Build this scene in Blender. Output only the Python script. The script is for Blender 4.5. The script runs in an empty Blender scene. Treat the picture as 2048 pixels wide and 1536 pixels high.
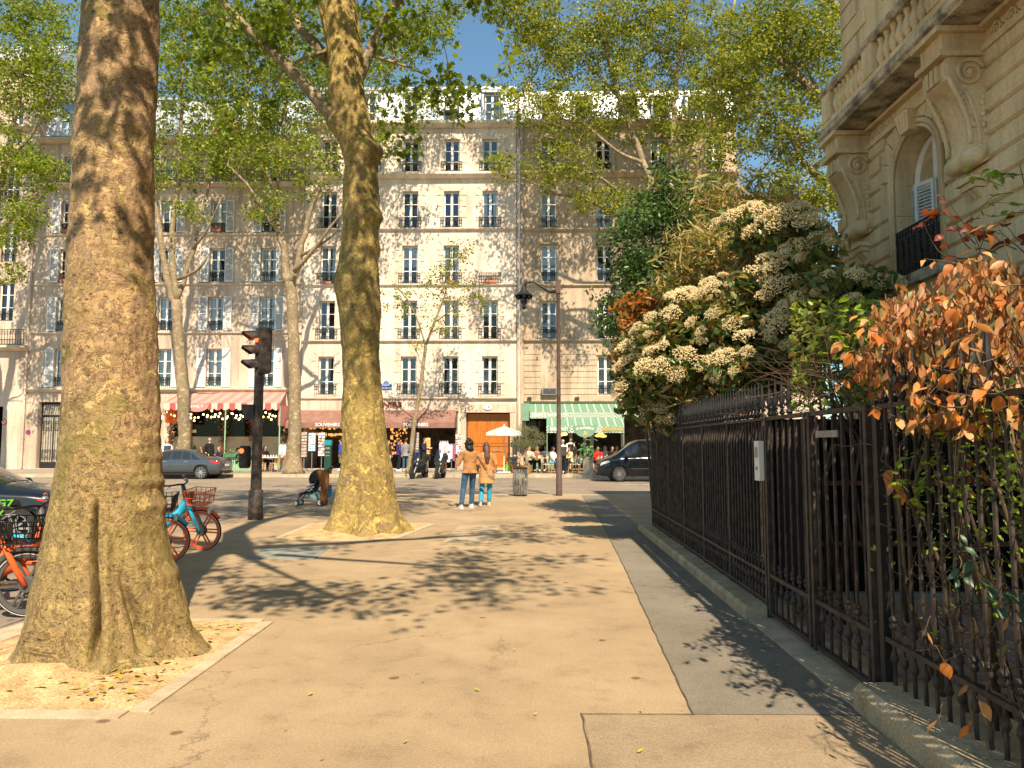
import bpy, bmesh, math, random
import numpy as np
from mathutils import Vector, Matrix, noise as mnoise
R = math.radians
SC = bpy.context.scene
COL = SC.collection
random.seed(7)

# ------------------------------------------------------------------ camera, sky, sun, exposure
FPX, CAMZ = 1500.0, 1.65            # focal length in pixels of a 2048 px wide picture, eye height
PITCH, YAW = math.atan(120/1500), math.atan(24/1500)
cam_d = bpy.data.cameras.new('camera'); cam = bpy.data.objects.new('camera', cam_d); COL.objects.link(cam)
cam.location = (0, 0, CAMZ); cam.rotation_euler = (math.pi/2+PITCH, 0, YAW)
cam_d.sensor_width = 36; cam_d.lens = FPX/2048*36; cam_d.clip_end = 3000; cam_d.clip_start = 0.05
SC.camera = cam
SUN_EL, SUN_AZ = R(48), R(165)      # compass azimuth measured from +Y towards +X
w = bpy.data.worlds.new('World'); SC.world = w; w.use_nodes = True
nt = w.node_tree; bg = nt.nodes['Background']
sky = nt.nodes.new('ShaderNodeTexSky'); sky.sky_type = 'NISHITA'; sky.sun_disc = False
sky.sun_elevation = SUN_EL; sky.sun_rotation = SUN_AZ
sky.air_density = 1.0; sky.dust_density = 0.3; sky.ozone_density = 0.25
grade = nt.nodes.new('ShaderNodeMix'); grade.data_type = 'RGBA'; grade.blend_type = 'MULTIPLY'; grade.inputs[0].default_value = 1; grade.inputs[7].default_value = (.80, 1.0, .98, 1)
nt.links.new(sky.outputs[0], grade.inputs[6]); nt.links.new(grade.outputs[2], bg.inputs[0]); bg.inputs[1].default_value = 0.095
sun_d = bpy.data.lights.new('sun', 'SUN'); sun = bpy.data.objects.new('sun', sun_d); COL.objects.link(sun)
sun_d.energy = 5.0; sun_d.angle = R(0.6); sun_d.color = (1.0, 0.83, 0.62)
sdir = Vector((math.sin(SUN_AZ)*math.cos(SUN_EL), math.cos(SUN_AZ)*math.cos(SUN_EL), math.sin(SUN_EL)))
sun.rotation_euler = sdir.to_track_quat('Z', 'Y').to_euler(); sun.location = (6, -20, 40)
SC.cycles.max_bounces = 6; SC.cycles.diffuse_bounces = 3; SC.cycles.glossy_bounces = 2; SC.cycles.transmission_bounces = 2; SC.cycles.transparent_max_bounces = 6
SC.view_settings.view_transform = 'Standard'; SC.view_settings.look = 'None'
SC.view_settings.exposure = 0.9; SC.view_settings.gamma = 1.0

# ------------------------------------------------------------------ survey helper: sight lines of the photograph meet a real plane
_f = Vector((-math.sin(YAW)*math.cos(PITCH), math.cos(YAW)*math.cos(PITCH), math.sin(PITCH)))
_r = Vector((math.cos(YAW), math.sin(YAW), 0)); _u = _r.cross(_f)
def _ray(px, py): return _f + _r*((px-1024)/FPX) - _u*((py-768)/FPX)
def W(px, py, Y):
    d = _ray(px, py); return Vector((0, 0, CAMZ)) + d*(Y/d.y)
def G(px, py, z=0.0):
    d = _ray(px, py); return Vector((0, 0, CAMZ)) + d*((z-CAMZ)/d.z)

# ------------------------------------------------------------------ mesh helpers
def frames(pts):
    P = [Vector(p) for p in pts]; n = len(P); T = []
    for i in range(n):
        t = (P[min(i+1, n-1)]-P[max(i-1, 0)])
        T.append(t.normalized() if t.length > 1e-9 else Vector((0, 0, 1)))
    a = Vector((1, 0, 0)) if abs(T[0].x) < 0.8 else Vector((0, 1, 0))
    u = (a-T[0]*a.dot(T[0])).normalized(); out = []
    for i in range(n):
        u = (u-T[i]*u.dot(T[i]))
        u = u.normalized() if u.length > 1e-6 else T[i].orthogonal().normalized()
        out.append((P[i], u, T[i].cross(u)))
    return out
class MB:
    def __init__(s): s.v = []; s.f = []
    def add(s, v, f):
        o = len(s.v); s.v.extend(tuple(p) for p in v); s.f.extend(tuple(i+o for i in q) for q in f); return s
    def box(s, x0, x1, y0, y1, z0, z1):
        return s.add([(x0,y0,z0),(x1,y0,z0),(x1,y1,z0),(x0,y1,z0),(x0,y0,z1),(x1,y0,z1),(x1,y1,z1),(x0,y1,z1)],
            [(0,3,2,1),(4,5,6,7),(0,1,5,4),(1,2,6,5),(2,3,7,6),(3,0,4,7)])
    def obox(s, c, size, M=None):
        m = MB().box(-size[0]/2, size[0]/2, -size[1]/2, size[1]/2, -size[2]/2, size[2]/2)
        M = M or Matrix.Identity(3); c = Vector(c)
        return s.add([M@Vector(p)+c for p in m.v], m.f)
    def bar(s, a, b, w, h, up=(0,0,1)):
        a, b = Vector(a), Vector(b); t = (b-a); L = t.length; t.normalize(); up = Vector(up)
        x = t.cross(up); x = x.normalized() if x.length > 1e-6 else t.orthogonal().normalized()
        y = x.cross(t)
        return s.obox((a+b)/2, (w, L, h), Matrix((x, t, y)).transposed())
    def tube(s, pts, r, n=6, cap=True, sq=1.0):
        fr = frames(pts); rr = r if isinstance(r, (list, tuple)) else [r]*len(fr); v = []; f = []
        for (p, u, w_), q in zip(fr, rr):
            for k in range(n):
                a = 2*math.pi*k/n; v.append(p+u*(q*math.cos(a))+w_*(q*sq*math.sin(a)))
        for i in range(len(fr)-1):
            for k in range(n):
                f.append((i*n+k, i*n+(k+1)%n, (i+1)*n+(k+1)%n, (i+1)*n+k))
        if cap: f.append(tuple(range(n-1, -1, -1))); f.append(tuple((len(fr)-1)*n+k for k in range(n)))
        return s.add(v, f)
    def lathe(s, prof, n=12, c=(0,0,0), ax='z', cap=True):
        v = []; f = []
        for r, z in prof:
            for k in range(n):
                a = 2*math.pi*k/n; x, y = r*math.cos(a), r*math.sin(a)
                p = (x, y, z) if ax == 'z' else ((x, z, y) if ax == 'y' else (z, x, y))
                v.append((p[0]+c[0], p[1]+c[1], p[2]+c[2]))
        for i in range(len(prof)-1):
            for k in range(n): f.append((i*n+k, i*n+(k+1)%n, (i+1)*n+(k+1)%n, (i+1)*n+k))
        if cap: f.append(tuple(range(n-1, -1, -1))); f.append(tuple((len(prof)-1)*n+k for k in range(n)))
        return s.add(v, f)
    def ell(s, c, r, nu=10, nv=7):
        r = r if isinstance(r, (list, tuple)) else (r, r, r)
        v = [(c[0], c[1], c[2]-r[2])]; f = []
        for j in range(1, nv):
            b = -math.pi/2+math.pi*j/nv
            for k in range(nu):
                a = 2*math.pi*k/nu
                v.append((c[0]+r[0]*math.cos(b)*math.cos(a), c[1]+r[1]*math.cos(b)*math.sin(a), c[2]+r[2]*math.sin(b)))
        v.append((c[0], c[1], c[2]+r[2])); L = len(v)-1
        for k in range(nu):
            f.append((0, 1+(k+1)%nu, 1+k)); f.append((L, L-nu+k, L-nu+(k+1)%nu))
        for j in range(nv-2):
            for k in range(nu):
                a = 1+j*nu; f.append((a+k, a+(k+1)%nu, a+nu+(k+1)%nu, a+nu+k))
        return s.add(v, f)
    def prism(s, poly, vec):
        n = len(poly); vec = Vector(vec); P = [Vector(p) for p in poly]
        return s.add(P+[p+vec for p in P], [tuple(range(n-1, -1, -1)), tuple(range(n, 2*n))]+[(i, (i+1)%n, n+(i+1)%n, n+i) for i in range(n)])
    def xz(s, poly, y0, y1): return s.prism([(x, y0, z) for x, z in poly], (0, y1-y0, 0))
    def xy(s, poly, z0, z1): return s.prism([(x, y, z0) for x, y in poly], (0, 0, z1-z0))
    def quad(s, a, b, c, d): return s.add([a, b, c, d], [(0,1,2,3)])
    def rings(s, rg, n=16, cap=True):       # list of (cx,cy,cz,rx,ry)
        v = []; f = []
        for cx, cy, cz, rx, ry in rg:
            for k in range(n):
                a = 2*math.pi*k/n; v.append((cx+rx*math.cos(a), cy+ry*math.sin(a), cz))
        for i in range(len(rg)-1):
            for k in range(n): f.append((i*n+k, i*n+(k+1)%n, (i+1)*n+(k+1)%n, (i+1)*n+k))
        if cap: f.append(tuple(range(n-1, -1, -1))); f.append(tuple((len(rg)-1)*n+k for k in range(n)))
        return s.add(v, f)
    def mesh(s, name, mat, smooth=False, fix=True):
        m = bpy.data.meshes.new(name); m.from_pydata(s.v, [], s.f)
        if fix:
            b = bmesh.new(); b.from_mesh(m); bmesh.ops.recalc_face_normals(b, faces=b.faces); b.to_mesh(m); b.free()
        if mat: m.materials.append(mat)
        if smooth:
            m.polygons.foreach_set('use_smooth', [True]*len(m.polygons))
            if smooth == 'auto': m.set_sharp_from_angle(angle=R(40))
        m.update(); return m
    def build(s, name, mat, parent=None, smooth=False, world=False, loc=None, **k):
        return inst(name, s.mesh(name, mat, smooth), parent, loc, world=world, **k)
BASE = {}
def inst(name, mesh, parent=None, loc=None, rot=None, scale=None, world=False):
    o = bpy.data.objects.new(name, mesh); COL.objects.link(o)
    if parent:
        o.parent = parent
        if world and parent.name in BASE: o.matrix_parent_inverse = BASE[parent.name]
    if loc is not None: o.location = loc
    if rot is not None: o.rotation_euler = rot
    if scale is not None: o.scale = scale if isinstance(scale, (tuple, list, Vector)) else (scale,)*3
    return o
def tag(o, label, cat, group=None):
    o['label'] = label; o['category'] = cat
    if group: o['group'] = group
    return o
def thing(name, label, cat, loc=(0,0,0), rz=0, group=None):
    o = bpy.data.objects.new(name, None); COL.objects.link(o); o.location = loc; o.rotation_euler = (0, 0, rz)
    o.empty_display_size = 0.2
    BASE[o.name] = (Matrix.Translation(Vector(loc)) @ Matrix.Rotation(rz, 4, 'Z')).inverted()
    return tag(o, label, cat, group)
def struct(name, mb, mat, parent=None, smooth=False, kind='structure'):
    o = mb.build(name, mat, parent, smooth)
    if not parent: o['kind'] = kind
    return o
def copy_tree(o, parent=None):
    c = o.copy(); COL.objects.link(c)
    if parent: c.parent = parent
    for ch in o.children: copy_tree(ch, c)
    return c
def text_mesh(s, size, mat, ext=0.01, align='CENTER', sx=1.0, bold=0.0):
    c = bpy.data.curves.new('lettering', 'FONT'); c.body = s; c.size = size; c.extrude = ext; c.offset = bold
    c.align_x = align; c.align_y = 'CENTER'; c.resolution_u = 2
    o = bpy.data.objects.new('lettering', c); COL.objects.link(o)
    m = bpy.data.meshes.new_from_object(o.evaluated_get(bpy.context.evaluated_depsgraph_get()))
    bpy.data.objects.remove(o); bpy.data.curves.remove(c)
    m.transform(Matrix.Rotation(math.pi/2, 4, 'X') @ Matrix.Diagonal((sx, 1, 1, 1)))
    m.materials.clear(); m.materials.append(mat); m.name = 'lettering'
    return m
def bake(o):                               # put the modifiers of o into its mesh
    bpy.context.view_layer.update()
    m = bpy.data.meshes.new_from_object(o.evaluated_get(bpy.context.evaluated_depsgraph_get()))
    o.modifiers.clear(); o.data = m; return o

# ------------------------------------------------------------------ materials
def lin(c):
    if isinstance(c, str):
        c = c.lstrip('#'); c = [int(c[i:i+2], 16)/255 for i in (0, 2, 4)]
        return tuple((x/12.92 if x <= .04045 else ((x+.055)/1.055)**2.4) for x in c)+(1,)
    return tuple(c)[:3]+(1,)
MATS = {}
def newmat(name):
    m = bpy.data.materials.new(name); m.use_nodes = True; MATS[name] = m
    return m, m.node_tree, m.node_tree.nodes['Principled BSDF']
def nd(t, typ, ins=None, **props):
    n = t.nodes.new(typ)
    for k, v in props.items(): setattr(n, k, v)
    for k, v in (ins or {}).items():
        if hasattr(v, 'is_linked') or isinstance(v, bpy.types.NodeSocket): t.links.new(v, n.inputs[k])
        else: n.inputs[k].default_value = v
    return n
def ramp(t, fac, stops, interp='LINEAR'):
    n = t.nodes.new('ShaderNodeValToRGB'); n.color_ramp.interpolation = interp
    e = n.color_ramp.elements
    while len(e) < len(stops): e.new(0.5)
    for el, (p, c) in zip(e, stops): el.position = p; el.color = lin(c)
    t.links.new(fac, n.inputs[0]); return n.outputs[0]
def pos(t, scale=(1,1,1)):
    g = nd(t, 'ShaderNodeNewGeometry')
    if scale == (1,1,1): return g.outputs['Position']
    return nd(t, 'ShaderNodeVectorMath', {0: g.outputs['Position'], 1: scale}, operation='MULTIPLY').outputs[0]
def mixc(t, fac, a, b, mode='MIX'):
    n = nd(t, 'ShaderNodeMix', data_type='RGBA', blend_type=mode)
    for i, v in ((0, fac), (6, a), (7, b)):
        if isinstance(v, bpy.types.NodeSocket): t.links.new(v, n.inputs[i])
        else: n.inputs[i].default_value = v if i == 0 else lin(v)
    return n.outputs[2]
def bump(t, b, h, strength, dist=0.02, prev=None):
    n = nd(t, 'ShaderNodeBump', {'Height': h, 'Strength': strength, 'Distance': dist})
    if prev: t.links.new(prev, n.inputs['Normal'])
    t.links.new(n.outputs[0], b.inputs['Normal']); return n.outputs[0]
def pmat(name, c1, c2=None, scale=3.0, rough=0.8, bmp=0.0, bscale=40.0, spec=0.3, metal=0.0, stretch=(1,1,1), fine=0.0, fscale=120, lo=.35, hi=.65, coat=0.0, bdist=.01, streak=0.0):
    m, t, b = newmat(name)
    b.inputs['Roughness'].default_value = rough; b.inputs['Metallic'].default_value = metal
    b.inputs['Specular IOR Level'].default_value = spec
    if coat: b.inputs['Coat Weight'].default_value = coat; b.inputs['Coat Roughness'].default_value = .05
    p = pos(t, stretch)
    if c2 is None: b.inputs['Base Color'].default_value = lin(c1); c = None
    else:
        n = nd(t, 'ShaderNodeTexNoise', {'Vector': p, 'Scale': scale, 'Detail': 5.0, 'Roughness': .6})
        c = ramp(t, n.outputs[0], [(lo, c1), (hi, c2)])
        if fine:
            n2 = nd(t, 'ShaderNodeTexNoise', {'Vector': p, 'Scale': fscale, 'Detail': 2.0})
            k = ramp(t, n2.outputs[0], [(.3, (1-fine,)*3), (.7, (1+fine,)*3)])
            c = mixc(t, 1.0, c, k, 'MULTIPLY')
        if streak:
            n5 = nd(t, 'ShaderNodeTexNoise', {'Vector': pos(t, (2.6,2.6,.22)), 'Scale': 1.0, 'Detail': 6.0, 'Roughness': .7})
            n6 = nd(t, 'ShaderNodeTexNoise', {'Vector': pos(t), 'Scale': .35, 'Detail': 3.0})
            c = mixc(t, 1.0, c, ramp(t, n5.outputs[0], [(.36, (1-streak,)*3), (.52, (1,1,1)), (.7, (1+streak*.3,)*3)]), 'MULTIPLY')
            c = mixc(t, 1.0, c, ramp(t, n6.outputs[0], [(.35, (1-streak*.6, 1-streak*.7, 1-streak*.8)), (.6, (1,1,1))]), 'MULTIPLY')
        t.links.new(c, b.inputs['Base Color'])
    if bmp:
        n3 = nd(t, 'ShaderNodeTexNoise', {'Vector': p, 'Scale': bscale, 'Detail': 4.0})
        bump(t, b, n3.outputs[0], bmp, bdist)
    return m
def leafmat(name, cols, trans=0.35, rough=0.45):
    m, t, b = newmat(name)
    g = nd(t, 'ShaderNodeNewGeometry')
    c = ramp(t, g.outputs['Random Per Island'], [(i/(len(cols)-1), q) for i, q in enumerate(cols)])
    t.links.new(c, b.inputs['Base Color']); b.inputs['Roughness'].default_value = rough
    b.inputs['Specular IOR Level'].default_value = .35
    tr = nd(t, 'ShaderNodeBsdfTranslucent', {'Color': mixc(t, 1.0, c, (1.5, 1.4, .6), 'MULTIPLY')})
    mx = nd(t, 'ShaderNodeMixShader', {0: trans, 1: b.outputs[0], 2: tr.outputs[0]})
    t.links.new(mx.outputs[0], t.nodes['Material Output'].inputs[0]); return m
def glassmat(name, tint=(.9,.95,.95), refl=0.14, ior=1.5):
    m, t, b = newmat(name)
    tr = nd(t, 'ShaderNodeBsdfTransparent', {'Color': lin(tint)})
    gl = nd(t, 'ShaderNodeBsdfGlossy', {'Color': lin((1,1,1)), 'Roughness': .03})
    fr = nd(t, 'ShaderNodeFresnel', {'IOR': ior})
    ad = nd(t, 'ShaderNodeMath', {0: fr.outputs[0], 1: refl}, operation='ADD')
    mx = nd(t, 'ShaderNodeMixShader', {0: ad.outputs[0], 1: tr.outputs[0], 2: gl.outputs[0]})
    t.links.new(mx.outputs[0], t.nodes['Material Output'].inputs[0]); return m
def emat(name, c, s):
    m, t, b = newmat(name)
    b.inputs['Base Color'].default_value = lin(c); b.inputs['Emission Color'].default_value = lin(c); b.inputs['Emission Strength'].default_value = s
    return m
def stripes(name, a, bcol, period, axis=0, duty=.5, rough=.8, off=0.0):
    m, t, b = newmat(name)
    sp = nd(t, 'ShaderNodeSeparateXYZ', {0: pos(t)})
    md = nd(t, 'ShaderNodeMath', {0: sp.outputs[axis], 1: period}, operation='PINGPONG') if False else None
    ad = nd(t, 'ShaderNodeMath', {0: sp.outputs[axis], 1: 500.0+off}, operation='ADD')
    mo = nd(t, 'ShaderNodeMath', {0: ad.outputs[0], 1: period}, operation='MODULO')
    lt = nd(t, 'ShaderNodeMath', {0: mo.outputs[0], 1: period*duty}, operation='LESS_THAN')
    t.links.new(mixc(t, lt.outputs[0], bcol, a), b.inputs['Base Color']); b.inputs['Roughness'].default_value = rough
    b.inputs['Specular IOR Level'].default_value = .15
    return m

# stone, plaster, metal
M_cream = pmat('limestone_cream', (.53,.42,.325), (.65,.53,.42), .8, .88, .15, 25, .2, stretch=(1,1,.5), fine=.10, fscale=14, streak=.3)
M_white = pmat('limestone_pale', (.66,.555,.45), (.78,.675,.565), .8, .88, .15, 25, .2, stretch=(1,1,.5), fine=.08, fscale=14, streak=.24)
M_tan = pmat('limestone_tan', (.44,.335,.235), (.55,.44,.32), .8, .9, .15, 25, .2, stretch=(1,1,.5), fine=.10, fscale=14, streak=.3)
M_trim = pmat('stone_trim', (.44,.37,.27), (.62,.53,.40), 1.5, .9, .1, 25, .2)
M_ochre = pmat('limestone_ochre', (.70,.54,.315), (.82,.655,.41), 1.1, .9, .25, 30, .2, fine=.10, fscale=30, streak=.25)
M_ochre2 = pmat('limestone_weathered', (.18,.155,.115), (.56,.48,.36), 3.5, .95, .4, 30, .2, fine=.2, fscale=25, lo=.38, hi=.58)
M_zinc = pmat('zinc', (.42,.46,.50), (.56,.60,.64), 1.2, .45, .05, 20, .4, .35)
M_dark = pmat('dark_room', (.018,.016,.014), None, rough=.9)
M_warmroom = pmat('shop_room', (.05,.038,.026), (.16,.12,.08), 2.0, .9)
M_frame = pmat('white_paint', (.74,.72,.67), (.82,.80,.76), 5, .5)
M_shut = pmat('shutter_paint', (.62,.63,.62), (.74,.75,.74), 4, .55)
M_iron = pmat('black_iron', (.010,.010,.011), (.024,.022,.021), 12, .55, .15, 60, .4)
M_ironbrown = pmat('aged_iron', (.016,.013,.011), (.070,.051,.040), 9, .6, .2, 70, .35)
M_glass = glassmat('window_glass', (.85,.9,.9), .05)
M_shopglass = glassmat('shop_glass', (.7,.75,.75), .0, 1.2)
M_curt = pmat('curtain', (.62,.63,.62), (.85,.86,.85), 9, .9, stretch=(6,1,.4))
M_brick = pmat('chimney_brick', (.40,.25,.17), (.55,.38,.27), 3, .9)
M_terra = pmat('terracotta', (.45,.14,.07), (.55,.2,.1), 5, .8)
M_black = pmat('black_plastic', (.012,.012,.013), None, rough=.4)
M_rubber = pmat('rubber', (.02,.02,.02), (.035,.033,.03), 20, .85)
M_steel = pmat('steel', (.5,.5,.5), None, rough=.35, metal=.8)
M_greym = pmat('grey_metal', (.20,.20,.20), (.30,.29,.28), 8, .5, metal=.3)
M_wgreen = pmat('pale_green_paint', (.22,.42,.26), (.30,.50,.32), 5, .6)
M_offw = pmat('off_white', (.72,.69,.62), None, rough=.7)
# ================================================================== ground, road, pavements
def asphalt(name, c1, c2, c3, stain=.22):
    m, t, b = newmat(name); p = pos(t)
    n1 = nd(t, 'ShaderNodeTexNoise', {'Vector': p, 'Scale': .55, 'Detail': 6.0, 'Roughness': .65})
    c = ramp(t, n1.outputs[0], [(.34, c1), (.5, c2), (.68, c3)])
    n2 = nd(t, 'ShaderNodeTexNoise', {'Vector': p, 'Scale': 210.0, 'Detail': 3.0, 'Roughness': .8})
    c = mixc(t, 1.0, c, ramp(t, n2.outputs[0], [(.32, (.62,.62,.62)), (.5, (1,1,1)), (.70, (1.42,1.4,1.36))]), 'MULTIPLY')
    n6 = nd(t, 'ShaderNodeTexNoise', {'Vector': p, 'Scale': 62.0, 'Detail': 4.0, 'Roughness': .85})
    c = mixc(t, 1.0, c, ramp(t, n6.outputs[0], [(.33, (.72,.71,.70)), (.5, (1,1,1)), (.67, (1.25,1.25,1.24))]), 'MULTIPLY')
    n4 = nd(t, 'ShaderNodeTexNoise', {'Vector': p, 'Scale': 3.1, 'Detail': 5.0, 'Roughness': .7})
    c = mixc(t, 1.0, c, ramp(t, n4.outputs[0], [(.3, (1-stain,)*3), (.46, (1,1,1)), (.75, (1+stain*.35,)*3)]), 'MULTIPLY')
    v = nd(t, 'ShaderNodeTexVoronoi', {'Vector': p, 'Scale': 1.7, 'Randomness': 1.0})
    n5 = nd(t, 'ShaderNodeTexNoise', {'Vector': p, 'Scale': 9.0, 'Detail': 3.0})
    dd = nd(t, 'ShaderNodeMath', {0: v.outputs['Distance'], 1: nd(t, 'ShaderNodeMath', {0: n5.outputs[0], 1: .09}, operation='MULTIPLY').outputs[0]}, operation='SUBTRACT')
    c = mixc(t, 1.0, c, ramp(t, dd.outputs[0], [(.0, (.45,.42,.38)), (.03, (1,1,1))]), 'MULTIPLY')
    wn = nd(t, 'ShaderNodeTexNoise', {'Vector': p, 'Scale': 2.2, 'Detail': 5.0, 'Roughness': .7})
    wp = nd(t, 'ShaderNodeVectorMath', {0: p, 1: nd(t, 'ShaderNodeVectorMath', {0: wn.outputs['Color'], 1: (.5,.5,.5)}, operation='MULTIPLY').outputs[0]}, operation='ADD')
    ce = nd(t, 'ShaderNodeTexVoronoi', {'Vector': wp.outputs[0], 'Scale': .42}, feature='DISTANCE_TO_EDGE')
    gt_ = nd(t, 'ShaderNodeTexNoise', {'Vector': p, 'Scale': .6, 'Detail': 2.0})
    ck = nd(t, 'ShaderNodeMath', {0: ramp(t, ce.outputs[0], [(0, (1,1,1)), (.0045, (0,0,0))]), 1: ramp(t, gt_.outputs[0], [(.50, (0,0,0)), (.56, (1,1,1))])}, operation='MULTIPLY')
    c = mixc(t, nd(t, 'ShaderNodeMath', {0: ck.outputs[0], 1: .55}, operation='MULTIPLY').outputs[0], c, (.07,.055,.04))
    t.links.new(c, b.inputs['Base Color']); b.inputs['Roughness'].default_value = .9; b.inputs['Specular IOR Level'].default_value = .25
    h = nd(t, 'ShaderNodeMath', {0: n2.outputs[0], 1: n4.outputs[0]}, operation='ADD')
    bump(t, b, h.outputs[0], .55, .006); return m
A_tan = asphalt('tan_asphalt', (.28,.207,.124), (.345,.256,.154), (.40,.30,.184))
A_grey = asphalt('grey_asphalt', (.165,.145,.112), (.20,.176,.138), (.24,.212,.168))
A_patch = asphalt('pale_patch', (.255,.192,.122), (.30,.228,.147), (.345,.265,.172))
A_road = asphalt('road_asphalt', (.20,.165,.125), (.24,.20,.152), (.28,.235,.18), .3)
M_kerb = pmat('kerb_stone', (.38,.30,.20), (.53,.43,.30), 4, .9, .4, 60, .2, fine=.2, fscale=90)
M_sand = pmat('sandy_soil', (.36,.235,.11), (.56,.41,.22), 5, .95, .9, 45, .1, fine=.35, fscale=60)
M_joint = pmat('bitumen_joint', (.07,.055,.04), (.16,.12,.08), 6, .9)
M_paint = pmat('road_paint', (.42,.40,.35), (.62,.60,.54), 4, .8, lo=.4, hi=.55)
M_pave2 = asphalt('far_pavement', (.24,.205,.165), (.29,.25,.20), (.34,.295,.24))

ROADZ = -0.03
YK, YF = 37.9, 43.5                     # far kerb, facade line
def farz(y): return 0.12+(min(max(y, YK), YF)-YK)/(YF-YK)*0.13
struct('ground', MB().quad((-400,-300,-.25),(400,-300,-.25),(400,700,-.25),(-400,700,-.25)), A_road)
struct('road', MB().quad((-120,-40,ROADZ),(120,-40,ROADZ),(120,YK,ROADZ),(-120,YK,ROADZ)), A_road)
# near pavement: a plate with the widening around the crossing
near = [(-4.42,-12),(14,-12),(14,24.6),(-5.6,24.6),(-6.5,23.6),(-6.5,11.0),(-6.0,10.2),(-4.42,9.6)]
struct('near_pavement', MB().xy(near, -.2, 0.0), A_tan)
# stone kerb of the near pavement, piece by piece along the left street
kerb = thing('kerb_line', 'worn pale stone kerb beside the parked bicycles at left', 'kerb', (-4.5, 0, 0))
for k in range(10):
    y0 = 9.45-k*1.02
    MB().box(-4.70, -4.425, y0-1.005, y0, -.2, .006+.004*(k % 3)).build('kerb_stone', M_kerb, kerb, world=True)
# darker strip beside the railings, pale patch in front
fx = lambda y: 2.13+0.016*(y-4)         # line of the railing plinth's outer face
struct('grey_path', MB().add([(1.035,4.75,.004),(fx(4.75)+.02,4.75,.004),(fx(24.4),24.4,.004),(1.85,24.4,.004),(1.62,16,.004),(1.33,10,.004),(1.1,6,.004)], [(0,1,2,3,4,5,6)]), A_grey)
struct('pale_path_patch', MB().quad((.36,-2,.004),(fx(0)+.02,-2,.004),(fx(4.75)+.02,4.73,.004),(.36,4.73,.004)), A_patch)
j = MB()
for a, b in (((.35,4.75),(.35,-2)), ((.35,4.74),(1.04,4.74)), ((1.03,4.75),(1.1,6)), ((1.1,6),(1.33,10)), ((1.33,10),(1.62,16)), ((1.62,16),(1.85,24.4))):
    A, B_ = Vector(a), Vector(b); d = (B_-A).normalized(); q = Vector((-d.y, d.x)); n = max(2, int((B_-A).length/.12)); L_ = []; jr = random.Random(int(a[1]*10))
    for k in range(n+1): c_ = A+(B_-A)*(k/n)+q*jr.gauss(0, .004); w_ = .0035+.003*jr.random(); L_.append((c_-q*w_, c_+q*w_))
    for (p0, p1), (p2, p3) in zip(L_, L_[1:]): j.quad((p0.x,p0.y,.008),(p2.x,p2.y,.008),(p3.x,p3.y,.008),(p1.x,p1.y,.008))
struct('pavement_joint', j, M_joint)
# inspection covers and repaired rectangles in the pavement
cv = [G(488,1117), G(628,1119), G(660,1095), G(535,1094)]
cover = MB().xy([(p.x, p.y) for p in cv], -.01, .007).build('inspection_cover', pmat('cover_concrete', (.20,.21,.175), (.28,.285,.24), 3, .9, .3, 60))
tag(cover, 'grey green concrete cover set flush in pavement before the knobbly plane tree', 'cover')
rp = [G(885,1085), G(975,1087), G(1003,1050), G(920,1050)]
struct('repaired_path', MB().add([(p.x, p.y, .004) for p in rp], [(0,1,2,3)]), asphalt('repair', (.36,.28,.18), (.41,.32,.21), (.46,.37,.25)))
# tree pits: sandy square with a stone frame
def pit(name, label, pts, zc):
    t = thing(name, label, 'tree pit', (pts[0][0], pts[0][1], 0))
    c = Vector((sum(p[0] for p in pts)/len(pts), sum(p[1] for p in pts)/len(pts)))
    n = 34; v = []; f = []
    for a in range(n+1):
        for b_ in range(n+1):
            u, s = a/n, b_/n
            x = (pts[0][0]*(1-u)+pts[1][0]*u)*(1-s)+(pts[3][0]*(1-u)+pts[2][0]*u)*s
            y = (pts[0][1]*(1-u)+pts[1][1]*u)*(1-s)+(pts[3][1]*(1-u)+pts[2][1]*u)*s
            e = min(u, s, 1-u, 1-s)
            z = .008+min(e*4, 1)*(.03+.05*mnoise.noise(Vector((x*2.2, y*2.2, 3)))+.022*mnoise.noise(Vector((x*9, y*9, 1)))+zc*max(0, e-.1)*1.2)
            v.append((x, y, max(z, .006)))
    for a in range(n):
        for b_ in range(n): i = a*(n+1)+b_; f.append((i, i+1, i+n+2, i+n+1))
    MB().add(v, f).build('soil', M_sand, t, True, world=True)
    for i in range(4):
        a, b_ = Vector(pts[i]), Vector(pts[(i+1) % 4]); d = (b_-a).normalized(); q = Vector((d.y, -d.x))
        if (a+b_)/2 == c or q.dot((a+b_)/2-c) < 0: q = -q
        L = (b_-a).length; k = max(1, int(L/1.1))
        for s in range(k):
            p0 = a+d*(L*s/k+.004); p1 = a+d*(L*(s+1)/k-.004)
            MB().xy([tuple(p0), tuple(p1), tuple(p1+q*.12), tuple(p0+q*.12)], -.1, .012+.003*(s % 2)).build('frame_stone', M_kerb, t, world=True)
    return t
pit('tree_pit', 'sandy tree pit with leaves around the huge trunk at left', [(-4.36,4.74),(-2.44,4.74),(-2.44,7.05),(-4.36,7.05)], .18)
pit('tree_pit', 'sandy tree pit around the knobbly leaning plane tree', [(-4.25,13.1),(-2.35,13.1),(-1.95,15.6),(-4.3,15.6)], .1)
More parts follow.
